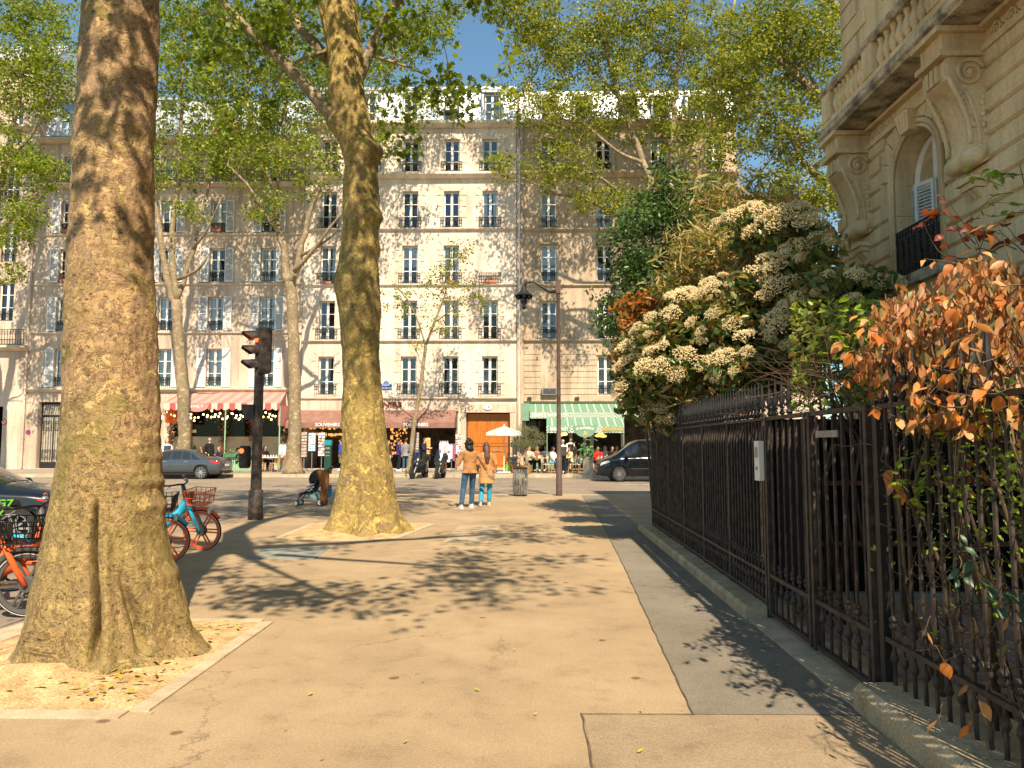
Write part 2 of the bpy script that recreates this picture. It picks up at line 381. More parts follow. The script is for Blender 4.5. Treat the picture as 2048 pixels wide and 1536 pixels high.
# far pavement (slopes up gently to the houses) with its kerb
struct('far_pavement', MB().add([(-120,YK+.3,.12),(120,YK+.3,.12),(120,YF+4,.252),(-120,YF+4,.252)], [(0,1,2,3)]), M_pave2)
fk = thing('far_kerb', 'long stone kerb along the far side of the street', 'kerb', (0, YK, 0))
ks = MB().box(-.492, .492, 0, .30, -.2, .124).mesh('kerb_stone', M_kerb)
for k in range(62): inst('kerb_stone', ks, fk, (-34+k, 0, 0))
MB().box(-120,-34.5,0,.3,-.2,.122).build('kerb_run', M_kerb, fk); MB().box(27.5,120,0,.3,-.2,.122).build('kerb_run', M_kerb, fk)
# painted markings on the road
pm = MB()
for k in range(0):
    x = -4.6-k*1.0
    pm.quad((x, 25.6, ROADZ+.004), (x+.5, 25.6, ROADZ+.004), (x+.5, 29.6, ROADZ+.004), (x, 29.6, ROADZ+.004))
for x in (4, 8, 12): pm.quad((x, 31.2, ROADZ+.004), (x+2.4, 31.2, ROADZ+.004), (x+2.4, 31.35, ROADZ+.004), (x, 31.35, ROADZ+.004))
pm.quad((1.5, 24.9, ROADZ+.004), (20, 24.9, ROADZ+.004), (20, 25.05, ROADZ+.004), (1.5, 25.05, ROADZ+.004))
struct('road_marking', pm, M_paint)
# dropped kerb slab by the lamp post
struct('near_kerb', MB().box(-5.5, 14, 24.6, 24.82, -.2, .004), M_kerb)
# fallen leaves, twigs on the pavement and in the pit
lf = MB(); rng = random.Random(3)
def flat_leaf(mb, x, y, z, s, a, tw=.3):
    M = Matrix.Rotation(a, 3, 'Z') @ Matrix.Rotation(rng.uniform(-tw, tw), 3, 'X') @ Matrix.Rotation(rng.uniform(-tw, tw), 3, 'Y')
    P = [(-.5,0,0),(-.15,.2,.06),(.25,.16,.04),(.5,0,0),(.25,-.16,.05),(-.15,-.2,.07)]
    mb.add([M@Vector((p[0]*s, p[1]*s, p[2]*s+.006))+Vector((x, y, z)) for p in P], [(0,1,2,3,4,5)])
for k in range(260):
    x, y = rng.uniform(-4.2, -2.5), rng.uniform(4.85, 6.9)
    if (x+3.4)**2+(y-6)**2 < .45: continue
    if rng.random() < .5: x = rng.uniform(-2.95, -2.5)
    flat_leaf(lf, x, y, .05, rng.uniform(.03, .085), rng.uniform(0, 6.3))
for k in range(44):
    x, y = rng.uniform(-2.6, 1.9), 3.2+rng.random()**1.5*12
    flat_leaf(lf, x, y, .012, rng.uniform(.025, .05), rng.uniform(0, 6.3))
o = inst('fallen_leaves', lf.mesh('fallen_leaves', leafmat('fallen_leaf', [(.45,.16,.03),(.42,.33,.05),(.30,.40,.05),(.35,.22,.08)], .1), fix=False))
o['kind'] = 'stuff'; tag(o, 'scattered fallen leaves on pavement and tree pit', 'leaves')
# ================================================================== houses across the street
def X(px, py=600): return W(px, py, YF).x
def Z(py, px=1048, Y=None): return W(px, py, Y or YF).z
MC = {}                                  # shared meshes by size
def shared(key, fn):
    if key not in MC: MC[key] = fn()
    return MC[key]
def wall_holes(x0, x1, z0, z1, holes, y, depth, extra=()):
    """front face of a wall with openings and their reveals"""
    xs = sorted({x0, x1, *[h[0] for h in holes], *[h[1] for h in holes]}); zs = sorted({z0, z1, *[h[2] for h in holes], *[h[3] for h in holes]})
    xs = [x for x in xs if x0 <= x <= x1]; zs = [z for z in zs if z0 <= z <= z1]
    m = MB()
    for a, b in zip(xs, xs[1:]):
        run = None
        for c, d in zip(zs, zs[1:]):
            cx, cz = (a+b)/2, (c+d)/2
            if any(h[0] < cx < h[1] and h[2] < cz < h[3] for h in holes):
                if run: m.quad((a,y,run[0]),(b,y,run[0]),(b,y,run[1]),(a,y,run[1])); run = None
            else: run = (run[0] if run else c, d)
        if run: m.quad((a,y,run[0]),(b,y,run[0]),(b,y,run[1]),(a,y,run[1]))
    for h in holes:
        a, b, c, d = h[:4]; e = y+(h[4] if len(h) > 4 else depth)
        m.quad((a,y,c),(a,y,d),(a,e,d),(a,e,c)); m.quad((b,y,c),(b,e,c),(b,e,d),(b,y,d))
        m.quad((a,y,d),(b,y,d),(b,e,d),(a,e,d)); m.quad((a,y,c),(a,e,c),(b,e,c),(b,y,c))
    # sides and back so the house is a closed volume
    m.quad((x0,y,z0),(x0,y,z1),(x0,y+9,z1),(x0,y+9,z0)); m.quad((x1,y,z0),(x1,y+9,z0),(x1,y+9,z1),(x1,y,z1))
    m.quad((x0,y+9,z0),(x0,y+9,z1),(x1,y+9,z1),(x1,y+9,z0))
    return m
def frame_mesh(w, h):
    m = MB(); t = .075
    m.box(-w/2, -w/2+t, 0, .06, 0, h); m.box(w/2-t, w/2, 0, .06, 0, h); m.box(-w/2+t, w/2-t, 0, .06, h-t, h); m.box(-w/2+t, w/2-t, 0, .06, 0, t*1.5)
    m.box(-.07, .07, -.014, .06, t*1.5, h-t)
    for z in (h*.36, h*.68): m.box(-w/2+t, -.06, .008, .05, z-.02, z+.02); m.box(.06, w/2-t, .008, .05, z-.02, z+.02)
    return m.mesh('window', M_frame)
def pane_mesh(w, h): return MB().quad((-w/2,0,-h/2),(w/2,0,-h/2),(w/2,0,h/2),(-w/2,0,h/2)).mesh('pane', M_glass, fix=False)
def rail_mesh(w, h, n):
    m = MB()
    for z in (.05, h*.72, h): m.box(-w/2, w/2, -.015, .015, z-.016, z+.016)
    for k in range(n+1):
        x = -w/2+w*k/n; m.box(x-.011, x+.011, -.011, .011, 0, h)
    for k in range(n):
        x = -w/2+w*(k+.5)/n; r = w/n*.34; z = h*.86
        m.tube([(x+r*math.cos(a), 0, z+r*math.sin(a)) for a in [i*math.pi/3 for i in range(7)]], .009, 4, False)
    m.box(-w/2-.01, -w/2+.02, 0, .22, h-.02, h+.015); m.box(w/2-.02, w/2+.01, 0, .22, h-.02, h+.015)
    return m.mesh('railing', M_iron)
def shutter_mesh(w, h):
    m = MB(); t = .05
    for a, b in ((-w/2, -w/2+t), (w/2-t, w/2)): m.box(a, b, -.02, .02, 0, h)
    for z in (0, h*.48, h-t): m.box(-w/2+t, w/2-t, -.019, .019, z, z+t*1.3 if z else t*2)
    n = int(h/.075)
    for k in range(n):
        z = t+(h-2*t)*(k+.5)/n
        m.add([(-w/2+t,-.014,z-.028),(w/2-t,-.014,z-.028),(w/2-t,.014,z+.02),(-w/2+t,.014,z+.02)], [(0,1,2,3)])
    return m.mesh('shutter', M_shut)
def quoin_mesh(w, h): return MB().box(0, w, -.035, .02, .012, h-.012).mesh('quoin', M_white)
def curtain_mesh(w, h):
    n = 14; v = []; f = []
    for k in range(n+1):
        x = -w/2+w*k/n; y = .02*math.sin(k*1.9)
        v += [(x, y, 0), (x, y, h)]
    for k in range(n): f.append((2*k, 2*k+2, 2*k+3, 2*k+1))
    return MB().add(v, f).mesh('curtain', M_curt, True, fix=False)
wr = random.Random(11); M_blind = pmat('window_blind', (.5,.45,.36), (.62,.57,.48), 2, .8)
def window(parent, x, z0, w, h, dy=.2, shut=False, quoins=False, rail=True, curtain=None, railh=.62, sill=True, loc0=(0,0,0), lintel=None):
    """a casement window: frame object with panes, railing, shutters, curtain and surround as its pieces"""
    o = inst('window', shared(('f', w, h), lambda: frame_mesh(w, h)), parent, (x-loc0[0], YF+dy-loc0[1], z0-loc0[2]))
    t = .055; pw = (w-2*t-.12)/2
    zs = [(t*1.5, h*.36-.02), (h*.36+.02, h*.68-.02), (h*.68+.02, h-t)]
    for a, b in zs:
        for s in (-1, 1):
            q = inst('pane', shared(('p', round(pw, 3), round(b-a, 3)), lambda: pane_mesh(pw, b-a)), o, (s*(.06+pw/2), .03, (a+b)/2))
            q.rotation_euler = (wr.uniform(-.012, .012), 0, wr.uniform(-.03, .03)+s*.012)
    cz = wr.random() if curtain is None else curtain
    if cz < .55:
        if cz < .25: inst('curtain', shared(('c', w, h), lambda: curtain_mesh(w-.12, h-.1)), o, (0, .14, .05))
        else:
            cm = shared(('ch', w, h), lambda: curtain_mesh((w-.12)*.32, h-.1))
            inst('curtain', cm, o, (-w*.33, .14, .05)); inst('curtain', cm, o, (w*.33, .14, .05))
    bz = wr.random()
    if bz < .16:                            # a blind drawn part of the way down
        bh = h*wr.choice((.35, .5, .75)); inst('blind', shared(('bl', w, round(bh, 3)), lambda: MB().box(-w/2+.06, w/2-.06, .09, .10, 0, bh).mesh('blind', M_blind)), o, (0, 0, h-.06-bh))
    elif bz < .26:                          # one casement standing ajar, seen edge on inside the room
        inst('open_casement', shared(('oc', w, h), lambda: MB().box(-.02, .02, 0, w*.42, .1, h-.1).mesh('open_casement', M_frame)), o, (-w/2+.12, .07, 0), (0, 0, wr.uniform(-.5, -.1)))
    if rail:
        rw = w+(.34 if quoins else .02)
        inst('railing', shared(('r', rw, railh), lambda: rail_mesh(rw, railh, 9 if quoins else 8)), o, (0, -dy-(.16 if quoins else -.06), .02))
    if shut:
        sw = w*.54; sm = shared(('s', sw, h), lambda: shutter_mesh(sw, h))
        a1_, a2_ = (wr.choice((0, .03, .1, .25)) for _ in 'ab')
        inst('shutter', sm, o, (-w/2-sw/2*math.cos(a1_)-.02, -dy-.045-sw/2*math.sin(a1_), 0), (0, 0, a1_)); inst('shutter', sm, o, (w/2+sw/2*math.cos(a2_)+.02, -dy-.045-sw/2*math.sin(a2_), 0), (0, 0, -a2_))
    if quoins:
        n = 7; qh = h*1.04/n
        for k in range(n):
            qw = .40 if k % 2 == 0 else .20
            qm = shared(('q', qw, round(qh, 3)), lambda: quoin_mesh(qw, qh))
            inst('quoin', qm, o, (w/2+.005, -dy, k*qh)); inst('quoin', qm, o, (-w/2-.005-qw, -dy, k*qh))
        lm = shared(('l', w), lambda: MB().xz([(-.13,0),(.13,0),(.17,.34),(-.17,.34)], -.06, .02).mesh('keystone', M_white))
        inst('keystone', lm, o, (0, -dy, h+.02))
        for s in (-1, 1):
            vm = shared(('v', w, s), lambda: MB().xz([(s*.145,.0),(s*(w/2+.02),.0),(s*(w/2+.3),.27),(s*.185,.27)], -.035, .02).mesh('voussoir', M_white))
            inst('voussoir', vm, o, (0, -dy, h+.02))
    if lintel:
        inst('lintel', shared(('lt', w, lintel.name), lambda: MB().box(-w/2-.12, w/2+.12, -.07, .02, 0, .12).mesh('lintel', lintel)), o, (0, -dy, h+.04))
    return o
def cornice(parent, x0, x1, z, h, d, mat, name='string_course'):
    m = MB()
    m.add([(x0,YF,z),(x1,YF,z),(x1,YF-d*.4,z),(x0,YF-d*.4,z),(x0,YF-d,z+h*.55),(x1,YF-d,z+h*.55),(x0,YF-d,z+h),(x1,YF-d,z+h),(x0,YF,z+h+.03),(x1,YF,z+h+.03)],
          [(0,1,2,3),(3,2,5,4),(4,5,7,6),(6,7,9,8),(0,3,4,6,8),(1,9,7,5,2)])
    return m.build(name, mat, parent, world=True)
def flowerbox(parent, x, z, cols, n=26, w=.6):
    m = MB().box(x-w/2, x+w/2, YF-.2, YF-.04, z, z+.14); m.build('flower_box', M_terra, parent, world=True)
    p = np.random.RandomState(int(abs(x*100))).normal(0, 1, (n, 3))*(.17, .06, .09)+np.array((x, YF-.12, z+.26))
    leaves_obj('flowers', p, .11, cols, parent, world=True, seed=int(abs(x*31)))

# leaves: many small faces in one mesh, made with numpy
T_QUAD = (np.array([(0,-.5,0),(.34,-.05,.07),(0,.5,0),(-.34,-.05,.07)]), [(0,1,2),(0,2,3)])
T_LOBE = (np.array([(0,-.5,0),(.22,-.28,.03),(.5,-.2,0),(.3,.0,.05),(.45,.28,0),(.17,.2,.05),(0,.55,0),(-.17,.2,.05),(-.45,.28,0),(-.3,0,.05),(-.5,-.2,0),(-.22,-.28,.03),(0,0,.08)]),
          [(12,i,(i+1)%12) for i in range(12)])
T_OVAL = (np.array([(0,-.5,0),(.2,-.2,.05),(.2,.15,.05),(0,.55,-.03),(-.2,.15,.05),(-.2,-.2,.05),(0,-.1,.0)]), [(6,i,(i+1)%6) for i in range(6)])
T_BLADE = (np.array([(0,-.5,0),(.07,-.1,.02),(.05,.25,0),(0,.6,-.12),(-.05,.25,0),(-.07,-.1,.02)]), [(0,1,5),(1,2,4,5),(2,3,4)])
def leaf_mesh(name, P, size, mat, tmpl=T_QUAD, seed=0, up=.7, outward=None, jitter=.35, dirs=None):
    rs = np.random.RandomState(seed); P = np.asarray(P, float); n = len(P)
    nrm = rs.normal(0, 1, (n, 3)); nrm /= np.linalg.norm(nrm, axis=1)[:, None]
    nrm += np.array((0, 0, up)); 
    if outward is not None:
        o = P-np.array(outward); o /= np.linalg.norm(o, axis=1)[:, None]+1e-6; nrm += o*.9
    nrm /= np.linalg.norm(nrm, axis=1)[:, None]
    a = rs.normal(0, 1, (n, 3)) if dirs is None else np.asarray(dirs)+rs.normal(0, .25, (n, 3))
    if dirs is None: u = np.cross(nrm, a); u /= np.linalg.norm(u, axis=1)[:, None]; v = np.cross(nrm, u)
    else:
        v = a/np.linalg.norm(a, axis=1)[:, None]; u = np.cross(v, nrm); u /= np.linalg.norm(u, axis=1)[:, None]; nrm = np.cross(u, v)
    s = size*(1+jitter*rs.uniform(-1, 1, n))
    tv, tf = tmpl; k = len(tv)
    V = P[:, None, :]+s[:, None, None]*(tv[None, :, 0:1]*u[:, None, :]+tv[None, :, 1:2]*v[:, None, :]+tv[None, :, 2:3]*nrm[:, None, :])
    V = V.reshape(-1, 3)
    lens = np.array([len(f) for f in tf]); flat = np.concatenate([np.array(f) for f in tf])
    idx = (flat[None, :]+(np.arange(n)*k)[:, None]).ravel(); tot = np.tile(lens, n); st = np.concatenate([[0], np.cumsum(tot)[:-1]])
    m = bpy.data.meshes.new(name); m.vertices.add(len(V)); m.vertices.foreach_set('co', V.ravel())
    m.loops.add(len(idx)); m.loops.foreach_set('vertex_index', idx.astype(np.int32))
    m.polygons.add(len(tot)); m.polygons.foreach_set('loop_start', st.astype(np.int32)); m.polygons.foreach_set('loop_total', tot.astype(np.int32))
    m.update(calc_edges=True); m.materials.append(mat); return m
LM = {}
def leaves_obj(name, P, size, cols, parent, world=False, seed=0, tmpl=T_OVAL, **k):
    key = str(cols)
    if key not in LM: LM[key] = leafmat('foliage_'+str(len(LM)), cols, .3)
    o = inst(name, leaf_mesh(name, P, size, LM[key], tmpl, seed, **k), parent, world=world); o['kind'] = 'stuff'; return o
G_FRESH = [(.10,.17,.02),(.17,.26,.03),(.26,.34,.04),(.13,.20,.03)]
G_DARK = [(.015,.04,.014),(.03,.07,.02),(.05,.10,.025)]
C_PINK = [(.5,.08,.10),(.62,.25,.25),(.7,.45,.4),(.05,.10,.03),(.45,.03,.04)]

GZ = farz(YF)                           # pavement height at the facade
ZT = Z(243)                             # main cornice
rows = {1: (790, 713), 2: (680, 601), 3: (568, 491), 4: (457, 382), 5: (345, 278)}
def house(name, label, px0, px1, mat, cols, rws, wpx=31, dy=.2, ground=(), top=None, skip=(), **kw):
    x0, x1 = X(px0), X(px1); zt = top or ZT; zb = GZ-.3
    t = thing(name, label, 'building', ((x0+x1)/2, YF, GZ))
    w_ = .92; holes = []; wins = []
    for r in rws:
        za, zb_ = Z(rws[r][0]), Z(rws[r][1]); h = round(zb_-za, 3)
        for c in cols:
            if (r, c) in skip: continue
            x = X(c); holes.append((x-w_/2, x+w_/2, za, za+h)); wins.append((x, za, h, r, c))
    holes += list(ground)
    wall_holes(x0, x1, zb, zt, holes, YF, .3).build('wall', mat, t, world=True)
    z1 = Z(800)
    bk = MB().quad((x0+.05,YF+.9,z1+.1),(x1-.05,YF+.9,z1+.1),(x1-.05,YF+.9,zt-.1),(x0+.05,YF+.9,zt-.1)); bk.build('dark_backing', M_dark, t, world=True)  # near-black sheet stands in for the shade inside the rooms
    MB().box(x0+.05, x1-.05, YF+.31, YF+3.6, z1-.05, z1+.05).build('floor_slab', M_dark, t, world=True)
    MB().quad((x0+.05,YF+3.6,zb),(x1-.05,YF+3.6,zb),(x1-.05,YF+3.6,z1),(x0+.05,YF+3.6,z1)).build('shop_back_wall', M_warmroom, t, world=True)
    o0 = ((x0+x1)/2, YF, GZ)
    for x, za, h, r, c in wins: window(t, x, za, w_, h, dy, loc0=o0, **{k: (v(r, c) if callable(v) else v) for k, v in kw.items()})
    return t, x0, x1

# --- shuttered cream house at left
g1 = [(X(76,860), X(128,860), GZ-.02, Z(803)), (X(340,860), X(572,860), GZ-.02, Z(808), .35)]
B1, bx0, bx1 = house('apartment_house', 'cream house with white louvred shutters above the striped restaurant awning', 65, 605.2, M_cream,
    [130, 231, 332, 432, 535], {1: (773, 696), 2: (660, 592), 3: (562, 494), 4: (462, 398), 5: (362, 308)}, ground=g1, shut=lambda r, c: r < 5, rail=lambda r, c: r < 5, railh=.55, top=Z(280))
for py, hh, d in ((783, .22, .22), (667, .14, .12), (569, .12, .10), (469, .12, .10), (372, .22, .45), (283, .28, .5)):
    cornice(B1, bx0, bx1, Z(py), hh, d, M_trim)
for k in range(2):
    a, b = (bx0+.2, X(300)) if k == 0 else (X(300)+.02, bx1-.1)
    MC[('long', k)] = rail_mesh(b-a, .75, 60); inst('balcony_railing', MC[('long', k)], B1, ((a+b)/2, YF-.42, Z(366)), world=True)
zt1 = Z(270)
mans = MB().add([(bx0,YF+.35,zt1),(bx1,YF+.35,zt1),(bx1,YF+1.1,Z(182)),(bx0,YF+1.1,Z(182)),(bx1,YF+8,Z(175)),(bx0,YF+8,Z(175)),(bx0,YF-.3,zt1+.0),(bx1,YF-.3,zt1)], [(0,1,2,3),(3,2,4,5),(6,7,1,0),(1,4,2),(0,3,5)])
mr1 = mans.build('roof', M_zinc, B1, world=True)
for c in (130, 231, 332, 432, 535):
    x = X(c, 230)
    dm = MB(); a, b, z0, z1 = x-.6, x+.6, zt1, Z(192)
    for q in ((a, a+.14), (b-.14, b)): dm.box(q[0], q[1], YF+.2, YF+1.2, z0, z1)
    dm.box(a-.05, b+.05, YF+.12, YF+1.25, z1, z1+.12)
    dm.build('dormer', M_zinc, mr1)
    wo = inst('dormer_window', shared(('f', .92, 1.7), lambda: frame_mesh(.92, 1.7)), mr1, (x, YF+.32, z0+.1), world=False)
    MB().quad((x-.45,YF+.36,z0),(x+.45,YF+.36,z0),(x+.45,YF+.36,z1),(x-.45,YF+.36,z1)).build('dormer_glass', M_glass, mr1)
MB().box(X(415), X(470), YF+.1, YF+.28, Z(262), Z(238)).build('parapet_panel', M_terra, B1, world=True)
# ground floor: pale stone pilasters and the wrought-iron door
for a, b in ((66, 76), (128, 136), (322, 340), (572, 597)):
    MB().box(X(a,860)+.01, X(b,860)-.01, YF-.06, YF+.02, GZ-.1, Z(800)).build('pilaster', M_cream, B1, world=True)
dx0, dx1, dzt = X(76,860), X(128,860), Z(803)
dr = MB().box(dx0+.02, dx1-.02, YF+.24, YF+.28, GZ, dzt).build('iron_door', M_iron, B1, world=True)
md = MB(); cx = (dx0+dx1)/2
M_doorglass = pmat('frosted_door_glass', (.30,.27,.21), (.42,.38,.30), 3, .4)
for a, b in ((dx0+.12, cx-.05), (cx+.05, dx1-.12)):
    MB().box(a, b, YF+.225, YF+.24, GZ+.35, dzt-.9).build('door_glass', M_doorglass, dr)
    for k in range(4):
        x = a+(b-a)*(k+.5)/4; md.tube([(x, YF+.205, GZ+.35), (x, YF+.205, dzt-.9)], .014, 5)
    for z in (GZ+.8, dzt-1.4):
        for k, r in enumerate((.26, .17, .09)):
            md.tube([((a+b)/2+sx*r, YF+.2, z+sz*r) for sx, sz in ((-1,-1),(1,-1),(1,1),(-1,1),(-1,-1))], .013, 4)
MB().box(dx0+.12, dx1-.12, YF+.225, YF+.24, dzt-.75, dzt-.15).build('door_glass', M_doorglass, dr)
for k in range(9): md.tube([(cx+.13*(k-4)-.04, YF+.205, dzt-.75), (cx+.13*(k-4)+.04, YF+.205, dzt-.15)], .012, 4)
md.build('door_grille', M_iron, dr)
for i, (c, r) in enumerate(((130, 462), (432, 462), (130, 562))): flowerbox(B1, X(c), Z(r)+.02, C_PINK, 30, .5)

# --- white stone house in the middle
g2 = [(X(600,870), X(914,870), GZ-.02, Z(822), .3), (X(932,870), X(1020,870), GZ-.02, Z(825), .45)]
B2, cx0, cx1 = house('apartment_house', 'pale stone house with quoined windows above the souvenir shop and orange door', 606, 1033, M_white,
    [655, 737, 819, 902, 980], rows, ground=g2, quoins=True, railh=.62, skip=((3, 980),))
for py, hh, d in ((800, .16, .18), (684, .14, .16), (572, .14, .14), (461, .16, .18), (357, .32, .42), (256, .34, .45)):
    cornice(B2, cx0, cx1, Z(py), hh, d, M_trim if py > 700 else M_white)
x = X(980); za = Z(568); h = Z(491)-za            # walled-up window with a planter behind its railing
bw = MB().box(x-.46, x+.46, YF-.01, YF+.1, za, za+h).build('blind_window', M_white, B2, world=True)
inst('railing', shared(('r', 1.26, .62), lambda: rail_mesh(1.26, .62, 9)), bw, (x, YF-.16, za+.02))
flowerbox(B2, x, za+.05, G_DARK+[(.4,.3,.2)], 40, .8); flowerbox(B2, X(655), Z(568)+.02, G_DARK, 40, .5); flowerbox(B2, X(902), Z(568)+.02, C_PINK, 24, .5)
zt2, zr2 = Z(243), Z(168)
rf = MB().add([(cx0,YF+.1,zt2),(cx1,YF+.1,zt2),(cx1,YF+.75,zr2),(cx0,YF+.75,zr2),(cx1,YF+8,zr2+.4),(cx0,YF+8,zr2+.4),(cx0,YF+8,zt2),(cx1,YF+8,zt2)], [(0,1,2,3),(3,2,4,5),(1,7,4,2),(0,3,5,6)]).build('roof', M_zinc, B2, world=True)
for k in range(22):
    x = cx0+.25+k*(cx1-cx0-.4)/21
    MB().bar((x, YF+.085, zt2+.02), (x, YF+.735, zr2), .03, .05, (0,-1,0)).build('seam', M_zinc, rf)
MB().box(cx0, cx1, YF+.55, YF+.95, zr2-.03, zr2+.14).build('ridge_flashing', M_zinc, rf)
for c, wd, hd in ((660, 1.1, 1.75), (737, 1.1, 1.75), (822, 1.1, 1.75), (985, 1.15, 1.8)):
    x = X(c, 200); dm = MB()
    for s in (-1, 1): dm.box(x+s*wd/2-.07, x+s*wd/2+.07, YF-.02, YF+.8, zt2, zt2+hd)
    dm.box(x-wd/2-.14, x+wd/2+.14, YF-.1, YF+.85, zt2+hd, zt2+hd+.14); dm.build('dormer', M_zinc, rf)
    inst('dormer_window', shared(('f', .92, 1.7), lambda: frame_mesh(.92, 1.7)), rf, (x, YF+.12, zt2+.04))
    MB().quad((x-.45,YF+.16,zt2),(x+.45,YF+.16,zt2),(x+.45,YF+.16,zt2+1.7),(x-.45,YF+.16,zt2+1.7)).build('dormer_glass', M_glass, rf)
x = X(904, 200)
b = MB().box(x-.42, x+.42, YF-.22, YF+.5, Z(226), Z(196)).build('roof_box', M_ironbrown, rf)
MB().box(x-.34, x+.34, YF-.235, YF-.2, Z(222), Z(200)).build('roof_box_panel', M_offw, rf)
def chimney(parent, px, py, wpx, hpx, pots, mat=M_brick):
    x, z, w_, h = X(px, py), Z(py), wpx/34.5, hpx/34.5
    MB().box(x-w_/2, x+w_/2, YF+2, YF+2.9, z-2, z+h).build('chimney', mat, parent)
    for k in range(pots):
        xx = x+(k-(pots-1)/2)*.34
        MB().lathe([(.11, 0), (.13, .45), (.15, .5)], 9, (xx, YF+2.4, z+h)).build('chimney_pot', M_terra, parent)
chimney(rf, 790, 168, 30, 8, 2); chimney(rf, 928, 168, 26, 2, 1); chimney(rf, 1030, 175, 30, 18, 0)
# --- tan house on the right, with the green bakery
g3 = [(X(1052,870), X(1300,870), GZ-.02, Z(822), .35), (X(1330,870), X(1440,870), GZ-.02, Z(826), .35)]
B3, ex0, ex1 = house('apartment_house', 'tan stone house with banded first floor above the green bakery awnings', 1039, 1480, M_tan,
    [1098, 1210, 1322, 1434], {1: (791, 712), 2: (678, 603), 3: (563, 490), 4: (455, 385), 5: (345, 278)}, ground=g3, railh=.55, lintel=M_tan, skip=((1, 1098),))
for py, hh, d in ((806, .16, .16), (684, .14, .16), (574, .14, .14), (463, .16, .18), (357, .34, .45), (256, .34, .45)):
    cornice(B3, ex0+.25, ex1, Z(py), hh, d, M_tan)
MB().box(ex0, ex0+.24, YF-.09, YF+.02, GZ, ZT).build('corner_strip', M_tan, B3, world=True)
x = X(1098); z0, z1 = Z(791), Z(712)
bs = MB().box(x-.46, x+.46, YF+.05, YF+.1, z0, z1).build('roller_blind', M_cream, B3, world=True)
for k in range(16): MB().box(x-.46, x+.46, YF+.035, YF+.052, z0+.6+k*.105, z0+.6+k*.105+.085).build('blind_slat', M_cream, bs)
ac = MB().box(x-.44, x+.44, YF-.3, YF+.04, z0+.02, z0+.42).build('air_conditioner', M_greym, bs)
for k in range(5): MB().box(x-.36, x+.36, YF-.315, YF-.3, z0+.08+k*.065, z0+.11+k*.065).build('vent_slat', M_black, bs)
zz = Z(800); k = 0                      # banded courses of the first floor, in lengths between the windows
cut = [ex0+.26]+[q for c in (1098, 1210, 1322, 1434) for q in (X(c)-.52, X(c)+.52)]+[ex1]
while zz < Z(700):
    for a, b in zip(cut[::2], cut[1::2]): MB().box(a, b, YF-.035, YF+.02, zz, zz+.30).build('stone_course', M_tan, B3, world=True)
    zz += .335
rf3 = MB().add([(ex0,YF+.1,zt2),(ex1,YF+.1,zt2),(ex1,YF+.75,Z(172)),(ex0,YF+.75,Z(172)),(ex1,YF+8,Z(160)),(ex0,YF+8,Z(160)),(ex0,YF+8,zt2),(ex1,YF+8,zt2)], [(0,1,2,3),(3,2,4,5),(1,7,4,2),(0,3,5,6)]).build('roof', M_zinc, B3, world=True)
for c in (1098, 1165, 1260, 1322, 1390, 1434):
    x = X(c, 200); dm = MB()
    for s in (-1, 1): dm.box(x+s*.5-.07, x+s*.5+.07, YF-.02, YF+.8, zt2, zt2+1.5)
    dm.box(x-.64, x+.64, YF-.1, YF+.85, zt2+1.5, zt2+1.64); dm.build('dormer', M_zinc, rf3)
    MB().quad((x-.45,YF+.16,zt2),(x+.45,YF+.16,zt2),(x+.45,YF+.16,zt2+1.5),(x-.45,YF+.16,zt2+1.5)).build('dormer_glass', M_glass, rf3)
for k in range(24):
    x = ex0+.25+k*(ex1-ex0-.4)/23
    MB().bar((x, YF+.085, zt2+.02), (x, YF+.735, Z(172)), .03, .05, (0,-1,0)).build('seam', M_zinc, rf3)
chimney(rf3, 1059, 172, 14, 42, 0); chimney(rf3, 1330, 172, 60, 12, 3)
# --- plain houses at both ends
B0, fx0, fx1 = house('apartment_house', 'plain cream house at the left edge with a long balcony ledge', -420, 64.6, M_cream,
    [-360, -260, -160, -60, 12], {2: (640, 560), 3: (520, 440), 4: (400, 320), 5: (280, 200)}, ground=[(X(-30,860), X(4,860), GZ-.02, Z(812))], rail=True, shut=False, top=Z(120))
for py, hh, d in ((700, .3, .5), (255, .3, .3), (128, .4, .5)): cornice(B0, fx0, fx1, Z(py), hh, d, M_trim)
inst('balcony_railing', shared(('long', 9), lambda: rail_mesh(fx1-fx0-.2, .95, 90)), B0, ((fx0+fx1)/2, YF-.46, Z(691)), world=True)
MB().add([(fx0,YF+.1,Z(115)),(fx1,YF+.1,Z(115)),(fx1,YF+2.5,Z(40)),(fx0,YF+2.5,Z(40)),(fx1,YF+9,Z(40)),(fx0,YF+9,Z(40)),(fx0,YF+9,Z(115)),(fx1,YF+9,Z(115))], [(0,1,2,3),(3,2,4,5),(1,7,4,2),(0,3,5,6)]).build('roof', M_zinc, B0, world=True)
B4, hx0, hx1 = house('apartment_house', 'pinkish cream house glimpsed behind the hedge and plane branches', 1484, 1640, M_cream,
    [1530, 1600], {1: (791, 712), 2: (678, 603), 3: (563, 490), 4: (455, 400)}, top=Z(400), railh=.55)
cornice(B4, hx0, hx1, Z(404), .3, .35, M_trim)
# drainpipes
for px, py0, lab in ((62, 285, 'cream drainpipe running down the joint at the far left house'), (1036, 250, 'cream drainpipe between the white stone house and the tan house')):
    x = X(px); m = MB().tube([(x, YF-.12, GZ+.02), (x, YF-.12, Z(py0))], .06, 8)
    for z in np.arange(2, Z(py0), 2.9): m.lathe([(.075, 0), (.075, .08)], 8, (x, YF-.12, z))
    tag(m.build('drainpipe', M_cream, smooth='auto'), lab, 'drainpipe')
